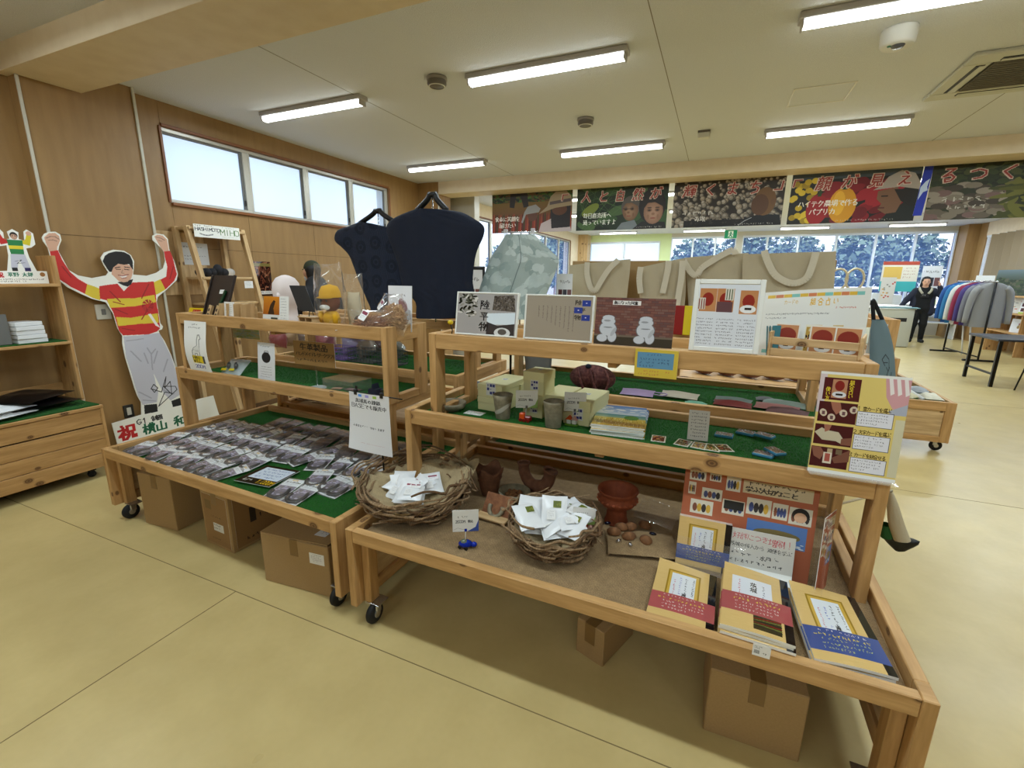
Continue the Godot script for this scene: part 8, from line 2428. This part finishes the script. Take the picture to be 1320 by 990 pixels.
	var hy := hp.y
	var h0 := Vector3(0, hy - .02, .17)
	var nk := Vector3(0, hy - .15, .05)
	var ch := Vector3(0, hy - .36, -.10)
	var hi := Vector3(0, .92, -.22)
	var lg := []
	for s in [-1, 1]:
		lg.append([hi + Vector3(s * .09, 0, 0), Vector3(s * .10, .48, -.16), .09, .062])
		lg.append([Vector3(s * .10, .48, -.16), Vector3(s * .11, .09, -.22), .06, .044])
	var ft := []
	for s in [-1, 1]: ft.append([Vector3(s * .11, .045, -.24), Vector3(s * .12, .038, -.06), .042, .034])
	var ts := [[hi, hi.lerp(ch, .5), .14, .125, Vector3(.82, 1, 1.1)], [hi.lerp(ch, .5), ch, .125, .15, Vector3(.8, 1, 1.1)], [ch, nk, .14, .08, Vector3(.8, 1, 1.1)]]
	var am := []
	var wr := []
	for s in [-1, 1]:
		var e := Vector3(s * .26, hy - .52, .06)
		var w := Vector3(s * .16, hy - .54, .30)
		am.append([Vector3(s * .185, hy - .26, -.02), e, .055, .045])
		am.append([e, w, .045, .031])
		wr.append([w, (w - e).normalized(), s])
	var hd := [[nk, h0 + Vector3(0, -.06, -.03), .055, .05], [h0 + Vector3(0, .03, -.02), h0 + Vector3(0, -.055, .03), .098, .064], [h0 + Vector3(0, -.01, .088), h0 + Vector3(0, -.035, .105), .010, .014], [h0 + Vector3(-.09, 0, -.01), h0 + Vector3(-.094, -.025, -.01), .017, .012], [h0 + Vector3(.09, 0, -.01), h0 + Vector3(.094, -.025, -.01), .017, .012]]
	st = begin(true)
	skin(st, lg + ft + ts + am + hd, .014, .05)
	for w in wr: skin(st, hand_bones(w[0], w[1], Vector3(-w[2], .3, .2).normalized()), .006, .012)
	part(q, "body", done(st), skin_m)
	part(q, "trousers", skin_mesh(grown(lg, .018) + [[hi, hi + Vector3(0, .05, 0), .15, .15, Vector3(.82, 1, 1.1)]], .016, .05), blk)
	part(q, "jacket", skin_mesh(grown(ts, .022) + grown(am, .024), .016, .05), mat("jacket_grey", Color(.06, .065, .085), .8))
	for s in 2: part(q, "shoe", skin_mesh(grown([ft[s]], .014), .012, .03), mats["black"])
	part(q, "hair", skin_mesh([[h0 + Vector3(0, .03, -.04), h0 + Vector3(0, -.05, -.06), .098, .075]], .010, .03), hair)
	part(q, "cap", skin_mesh([[h0 + Vector3(0, .06, -.02), h0 + Vector3(0, .055, .0), .098, .094]], .010, .03), mat("cap_olive", Color(.17, .19, .11), .9))
	part(q, "cap_brim", blob(Vector3(.16, .016, .13), 16), mats["cap_olive"], T(h0.x, h0.y + .045, h0.z + .12))
	part(q, "face_mask", skin_mesh([[h0 + Vector3(-.03, -.06, .055), h0 + Vector3(.03, -.06, .055), .05, .05]], .010, .02), mats["milky_white"])
	head_parts(q, h0 + Vector3(0, -.012, 0), Basis(), hair, skin_m)

# ---------------------------------------------------------------- the back room
func back_room() -> void:
	slab("pillar", Vector3(-5.05, 0, -18.14), Vector3(-4.68, CEIL, -17.7), "pale_pine")
	# the stand at the right rear, end towards the camera
	stand("E", "timber stand standing lengthways at the right rear, its framed end facing forward", 2.15, -5.45, -PI / 2, 2.0, [.1, 1.9, .46, 1.0], [.16, 1.84, .50, .93], .87, 1.24)
	turf("E", "green turf mat on the lengthways stand's tray at the right rear", .042, 1.96, .04, 1.16, .45)
	var h := .461
	var goods := [[.18, .14, Color(.82, .80, .72), "white wrapped goods lying at the rear stand's near corner"], [.30, .40, Color(.12, .34, .10), "green packaged goods on the rear stand's tray"], [.16, .36, Color(.75, .72, .58), "cream paper packets on the rear stand's tray"], [.46, .18, Color(.62, .64, .66), "pale grey packets behind the white goods"]]
	for k in goods.size():
		var g: Array = goods[k]
		single("wrapped_goods", g[3], "packet", pillow(.22, .14, .09, 200 + k), mat("goods_%d" % k, g[2], .5), fr("E", g[0], h + .042, g[1], .4 * k) * Transform3D(Basis(Vector3.RIGHT, -PI / 2), Vector3.ZERO))
	single("paper_tube", "white paper tube leaning on the rear stand's goods", "tube", tube_mesh([fr("E", .10, h + .03, .22).origin, fr("E", .42, h + .17, .46).origin], .018, 12), mats["white"])
	for k in 6:
		single("dark_bottle", "brown wrapped roll lying in a row seen under the postcard crate, %s" % ["first from the left", "second from the left", "third from the left", "third from the right", "second from the right", "last on the right"][k], "roll", blob(Vector3(.10, .07, .24), 12), mats["terracotta_brown"], T(-.05 + .17 * k, .87, -4.1, .7), "brown rolls on the slatted rack")
	var rk := thing("slatted_rack", "low wooden rack of brown wrapped rolls behind the tote stand", "rack", Vector3(.38, 0, -4.1))
	for x in [-.62, .62]:
		for z in [-.18, .18]: part(rk, "leg", board(Vector3(.045, .90, .045)), mats["pine"], T(x, .45, z))
	for z in [-.205, .205]: part(rk, "rail", board(Vector3(1.30, .07, .022)), mats["pine"], T(0, .80, z))
	part(rk, "rack_panel", board(Vector3(1.24, .015, .36)), mats["pine"], T(0, .825, 0))
	# clothes rack
	var cr := thing("clothes_rack", "black metal clothes rack of hanging tops at the right", "clothes rack", Vector3(4.96, 0, -13.0), .04)
	for z in [-.72, .72]:
		part(cr, "upright", tube_mesh([Vector3(0, .05, z), Vector3(0, 1.62, z)], .018, 8), mats["black_metal"])
		part(cr, "foot_bar", box(Vector3(.5, .04, .05), .006), mats["black_metal"], T(0, .05, z))
	part(cr, "top_rail", tube_mesh([Vector3(0, 1.62, -.75), Vector3(0, 1.62, .75)], .016, 8), mats["chrome"])
	part(cr, "low_rail", tube_mesh([Vector3(0, .12, -.72), Vector3(0, .12, .72)], .014, 8), mats["black_metal"])
	for z in [-.2, .1]: part(cr, "white_post", tube_mesh([Vector3(.12, .05, z), Vector3(.02, .8, z)], .016, 6), mats["white"])
	var cols := [[Color(.50, .50, .50), "heather grey long-sleeved top, frontmost on the clothes rack"], [Color(.42, .42, .46), "darker grey top second on the clothes rack"], [Color(.25, .20, .42), "purple top third on the clothes rack"], [Color(.50, .14, .25), "crimson top in the middle of the clothes rack"], [Color(.75, .76, .74), "white top beside the crimson one"], [Color(.16, .42, .62), "bright blue top near the rack's far end"], [Color(.12, .30, .55), "deep blue top hindmost on the clothes rack"]]
	for k in cols.size():
		var z := .66 - .2 * k
		var rows := [[.07, 1.60], [.13, 1.585], [.21, 1.545], [.25, 1.47], [.235, 1.3], [.24, 1.05], [.25, .72]]
		var st := begin(true)
		for side in [1, -1]:
			for j in rows.size() - 1:
				for i in 10:
					var p := func(ii: int, jj: int) -> Vector3:
						var u := ii / 5.0 - 1.0
						return Vector3(u * rows[jj][0], rows[jj][1], side * (.045 * sqrt(maxf(0, 1 - u * u)) + .01 * sin(u * 9.0 + k) * (1 - absf(u)) + .001))
					if side > 0: quad(st, p.call(i, j), p.call(i + 1, j), p.call(i + 1, j + 1), p.call(i, j + 1))
					else: quad(st, p.call(i + 1, j), p.call(i, j), p.call(i, j + 1), p.call(i + 1, j + 1))
		var g := thing("hanging_top", cols[k][1], "top", Vector3.ZERO, 0, "tops on the clothes rack")
		g.transform = cr.transform * T(0, 0, z)
		part(g, "cloth", done(st), mat("top_%d" % k, cols[k][0], .9))
		for sd in [-1, 1]: part(g, "sleeve", tube_mesh(curve([Vector3(sd * .19, 1.51, 0), Vector3(sd * .27, 1.40, 0), Vector3(sd * .315, 1.12, 0), Vector3(sd * .33, .80, .01)], 3), [.055, .062, .064, .064, .06, .057, .054, .05, .046, .042], 9), mats["top_%d" % k])
		part(g, "hanger_hook", tube_mesh(curve([Vector3(0, 1.59, 0), Vector3(0, 1.63, 0), Vector3(.014, 1.645, 0), Vector3(.02, 1.63, 0)], 3), .004, 6), mats["black_metal"])
	single("rack_sign", "small white sign clipped on top of the clothes rack", "sign", box(Vector3(.3, .10, .01), .002), mats["white"], cr.transform * T(0, 1.69, .3, 0))
	# black table with two stools
	var tb := thing("black_table", "black-legged table with a dark grey top at the right edge", "table", Vector3(4.98, 0, -9.93))
	part(tb, "table_top", box(Vector3(1.9, .035, .95), .005), mat("table_grey", Color(.17, .18, .22), .3), T(0, .74, 0))
	for x in [-.9, .9]:
		for z in [-.43, .43]: part(tb, "leg", box(Vector3(.045, .72, .045), .004), mats["black_metal"], T(x, .36, z))
	for x in [-.9, .9]: part(tb, "cross_bar", box(Vector3(.03, .03, .82), .003), mats["black_metal"], T(x, .2, 0))
	for k in 2:
		var sl := thing("bar_stool", ["black bar stool with thin legs nearest the camera side of the table", "black bar stool beyond, partly cut by the photo's right edge"][k], "stool", Vector3(4.55 + .8 * k, 0, -9.2 + .1 * k), .2)
		part(sl, "seat", box(Vector3(.38, .05, .36), .02), mats["black"], T(0, .70, 0))
		for x in [-1, 1]:
			for z in [-1, 1]: part(sl, "leg", tube_mesh([Vector3(x * .14, .69, z * .13), Vector3(x * .21, 0, z * .2)], .011, 7), mats["black_metal"])
		part(sl, "foot_ring", tube_mesh([Vector3(-.19, .22, .18), Vector3(.19, .22, .18)], .009, 6), mats["black_metal"])
		part(sl, "backrest", box(Vector3(.36, .10, .02), .008), mats["black"], T(0, .86, .17))
		for x in [-.15, .15]: part(sl, "back_post", tube_mesh([Vector3(x, .70, .16), Vector3(x, .88, .17)], .010, 6), mats["black_metal"])
	# white cabinet beside the woman
	var p := on_y(1158, 444, 0)
	var cb := thing("white_cabinet", "cream-white cabinet with a dark handle slot and teal papers on top", "cabinet", Vector3(4.08, 0, -14.65), .15)
	part(cb, "body", box(Vector3(.72, .92, .6), .01), mat("cabinet_cream", Color(.74, .74, .68), .5), T(0, .47, 0))
	part(cb, "plinth", box(Vector3(.68, .02, .56), .003), mats["dark_alu"], T(0, .01, 0))
	part(cb, "top_panel", box(Vector3(.76, .025, .64), .004), mat("cabinet_top", Color(.80, .80, .76), .4), T(0, .943, 0))
	part(cb, "handle_slot", box(Vector3(.4, .09, .01), .003), mats["dark_alu"], T(.02, .68, .302))
	single("paper_pile", "teal and white papers spread on the cream-white cabinet", "papers", box(Vector3(.85, .02, .45), .004), mat("paper_teal", Color(.35, .50, .52), .6), T(4.16, .968, -14.6, -.15))
	single("paper_pile", "white leaflets lying on the teal papers of the cabinet", "papers", box(Vector3(.5, .03, .3), .004), mats["white"], T(4.16, .993, -14.62, .3))
	# shelves under the windows behind the woman
	var cn := thing("window_shelf", "white shelf unit with black trays under the far windows", "shelf unit", Vector3(4.6, 0, -17.3))
	for y in [.45, .70, .95]: part(cn, "shelf_board", box(Vector3(3.4, .03, .5), .004), mats["white"], T(0, y, 0))
	for x in [-1.68, -.56, .56, 1.68]: part(cn, "divider", box(Vector3(.03, .95, .48), .003), mats["white"], T(x, .475, 0))
	for k in 6: part(cn, "black_tray", box(Vector3(.5, .16, .4), .006), mats["black"], T(-1.35 + .54 * k, .79, .05))
	for k in 5: single("white_carton", "white carton on the window shelf, %s" % ["first from the left", "second from the left", "middle one", "second from the right", "last on the right"][k], "carton", box(Vector3(.3, [.28, .36, .22, .3, .25][k], .25), .005), mats["white"], T(3.15 + .42 * k, .966 + [.14, .18, .11, .15, .125][k], -17.35), "white cartons on the window shelf")
	var wall := Basis()
	p = on_z(1158, 368, -17.0)
	single("window_poster", "teal and yellow poster standing in the window left of the woman", "poster", sheet_mesh(.85, .85, cells["teal_poster"], .01), mats["print"], T(p.x, 1.32, -17.1))
	single("window_poster", "pale photo poster standing in the window above the woman's raised arm", "poster", sheet_mesh(.45, 1.08, cells["photo_sheet"], .01), mats["print"], T(5.55, .966, -17.2))
	single("window_poster", "white and red poster on the window shelf just left of the woman", "poster", sheet_mesh(.35, .75, cells["red_chart"], .01), mats["print"], T(4.55, .97, -17.05))
	# wicker loops
	for k in 2:
		p = on_z([1081, 1102][k], 360, -12.0)
		var lp := []
		for j in 17: lp.append(Vector3(cos(TAU * j / 16.0) * .16, sin(TAU * j / 16.0) * .22, 0))
		var lo := thing("wicker_hoop", ["pale wicker hoop on the left above the leaflet panel", "pale wicker hoop on the right above the leaflet panel"][k], "hoop", p)
		part(lo, "hoop", tube_mesh(lp, .022, 8), mats["canvas"])
		part(lo, "post", tube_mesh([Vector3(0, -.22, 0), Vector3(0, -p.y, 0)], .02, 8), mats["trim_white"])
		part(lo, "base", cyl(.12, .11, .03, 20), mats["trim_white"], T(0, -p.y, 0))
	# right wall: picture shelf
	var ws := thing("picture_shelf", "wooden shelf with brochures along the right wall", "shelf", Vector3(6.3, 0, -13.6))
	for y in [.5, .92, 1.3]: part(ws, "shelf_board", board(Vector3(.46, .03, 2.6)), mats["pine"], T(0, y, 0))
	for z in [-1.28, 0, 1.28]: part(ws, "divider", board(Vector3(.44, 1.3, .03)), mats["pine"], T(0, .65, z))
	var rw := Basis(Vector3.UP, -PI / 2 + .25)
	var pics := [["landscape", 1.1, .58, -14.5, 1.318, "dark landscape picture leaning on top of the right wall shelf"], ["red_chart", .62, .34, -14.3, .937, "white and red chart standing on the right wall shelf"], ["photo_sheet", .45, .33, -13.7, .937, "white photo sheet standing right of the red chart"], ["white_card", .42, .30, -13.9, .517, "pale brochure on the shelf's lower board"]]
	for q in pics: single("shelf_picture", q[5], "picture", sheet_mesh(q[1], q[2], cells[q[0]], .012), mats["print"], Transform3D(rw * Basis(Vector3.RIGHT, -.08), Vector3(6.2, q[4], q[3])))
	for k in 7:
		single("vertical_blind", "beige vertical blind slat at the right windows, %s" % ["nearest", "second", "third", "fourth", "fifth", "sixth", "farthest"][k], "blind", box(Vector3(.02, 1.9, .24), .002), mat("blind_beige", Color(.62, .56, .46), .8), T(6.5, 1.88, -14.3 - .36 * k, 1.1), "vertical blind slats")
	# photo sheet beside the apron
	var ps := set_up(at_y(on_v("B", 718, 388, 1.66), 1.281), at_y(on_v("B", 737, 388, 1.66), 1.281), Vector2(719, 353), 0)
	board_card("photo_sheet", "small sheet of dark photos with a green foot right of the apron", "sheet", "photo_sheet", ps, .003)
	p = on_z(618, 400, -6.0)
	var bf := thing("black_stand_sign", "black-framed stand sign behind the navy blouse", "sign stand", Vector3(p.x - .12, 0, -6.0))
	part(bf, "frame", box(Vector3(.42, 1.0, .03), .02), mats["black"], T(0, 1.25, 0))
	part(bf, "sign_face", sheet_mesh(.36, .9, cells["photo_sheet"], .003), mats["gloss_print"], T(0, .8, .017))
	part(bf, "post", tube_mesh([Vector3(0, .02, 0), Vector3(0, .76, 0)], .02, 8), mats["black_metal"])
	part(bf, "foot", cyl(.2, .19, .02, 24), mats["black_metal"])

var lamp_power := 2.0

func _ready() -> void:
	rng.seed = 1
	# ---- camera, sky, sun, exposure
	cam_basis = Basis(Vector3.UP, .412) * Basis(Vector3.RIGHT, -.228) * Basis(Vector3.BACK, .011)
	var cam := Camera3D.new()
	cam.name = "camera"
	cam.transform = Transform3D(cam_basis, EYE)
	cam.fov = rad_to_deg(2.0 * atan(495.0 / FOCAL))
	cam.near = 0.05
	cam.far = 300.0
	add_child(cam)
	cam.current = true
	var we := WorldEnvironment.new()
	we.name = "environment"
	var env := Environment.new()
	var sky := Sky.new()
	var sm := ProceduralSkyMaterial.new()
	sm.sky_top_color = Color(.52, .68, .90)
	sm.sky_horizon_color = Color(.90, .94, .98)
	sm.sky_curve = 0.2
	sm.ground_bottom_color = Color(.5, .5, .48)
	sm.ground_horizon_color = Color(.8, .82, .84)
	sm.sky_energy_multiplier = 1.0
	sky.sky_material = sm
	env.background_mode = Environment.BG_SKY
	env.sky = sky
	env.background_energy_multiplier = 2.1
	env.tonemap_mode = Environment.TONE_MAPPER_LINEAR
	env.tonemap_exposure = 1.28
	env.sdfgi_enabled = true
	env.ssao_enabled = true
	env.ssil_enabled = true
	we.environment = env
	add_child(we)
	var sun := DirectionalLight3D.new()
	sun.name = "sun"
	sun.light_energy = 3.5
	sun.light_color = Color(1.0, .95, .86)
	sun.light_angular_distance = 0.5
	sun.shadow_enabled = true
	sun.rotation = Vector3(-.75, .0, 0)
	add_child(sun)
	# ---- print, materials
	paint_prints()
	make_materials()
	mat("panel_joint", Color(.36, .25, .12), 0.7)
	mat("green_wall", Color(.82, .88, .66), 0.7)
	mat("white_frame", Color(.84, .86, .88), 0.4)
	tri(textured("asphalt", ramp_image(grey_noise(128, 128, .2, 8, 2), Color(.42, .42, .43), Color(.56, .56, .57)), .9, Vector2.ONE), .7)
	# ---- the place
	room()
	outdoors()
	ceiling_things()
	banners()
	stands()
	goods_top()
	goods_mid()
	goods_tray()
	boxes_below()
	goods_horseshoes()
	goods_left_mid()
	goods_left_top()
	cloth_goods()
	left_wall()
	back_room()
	people()
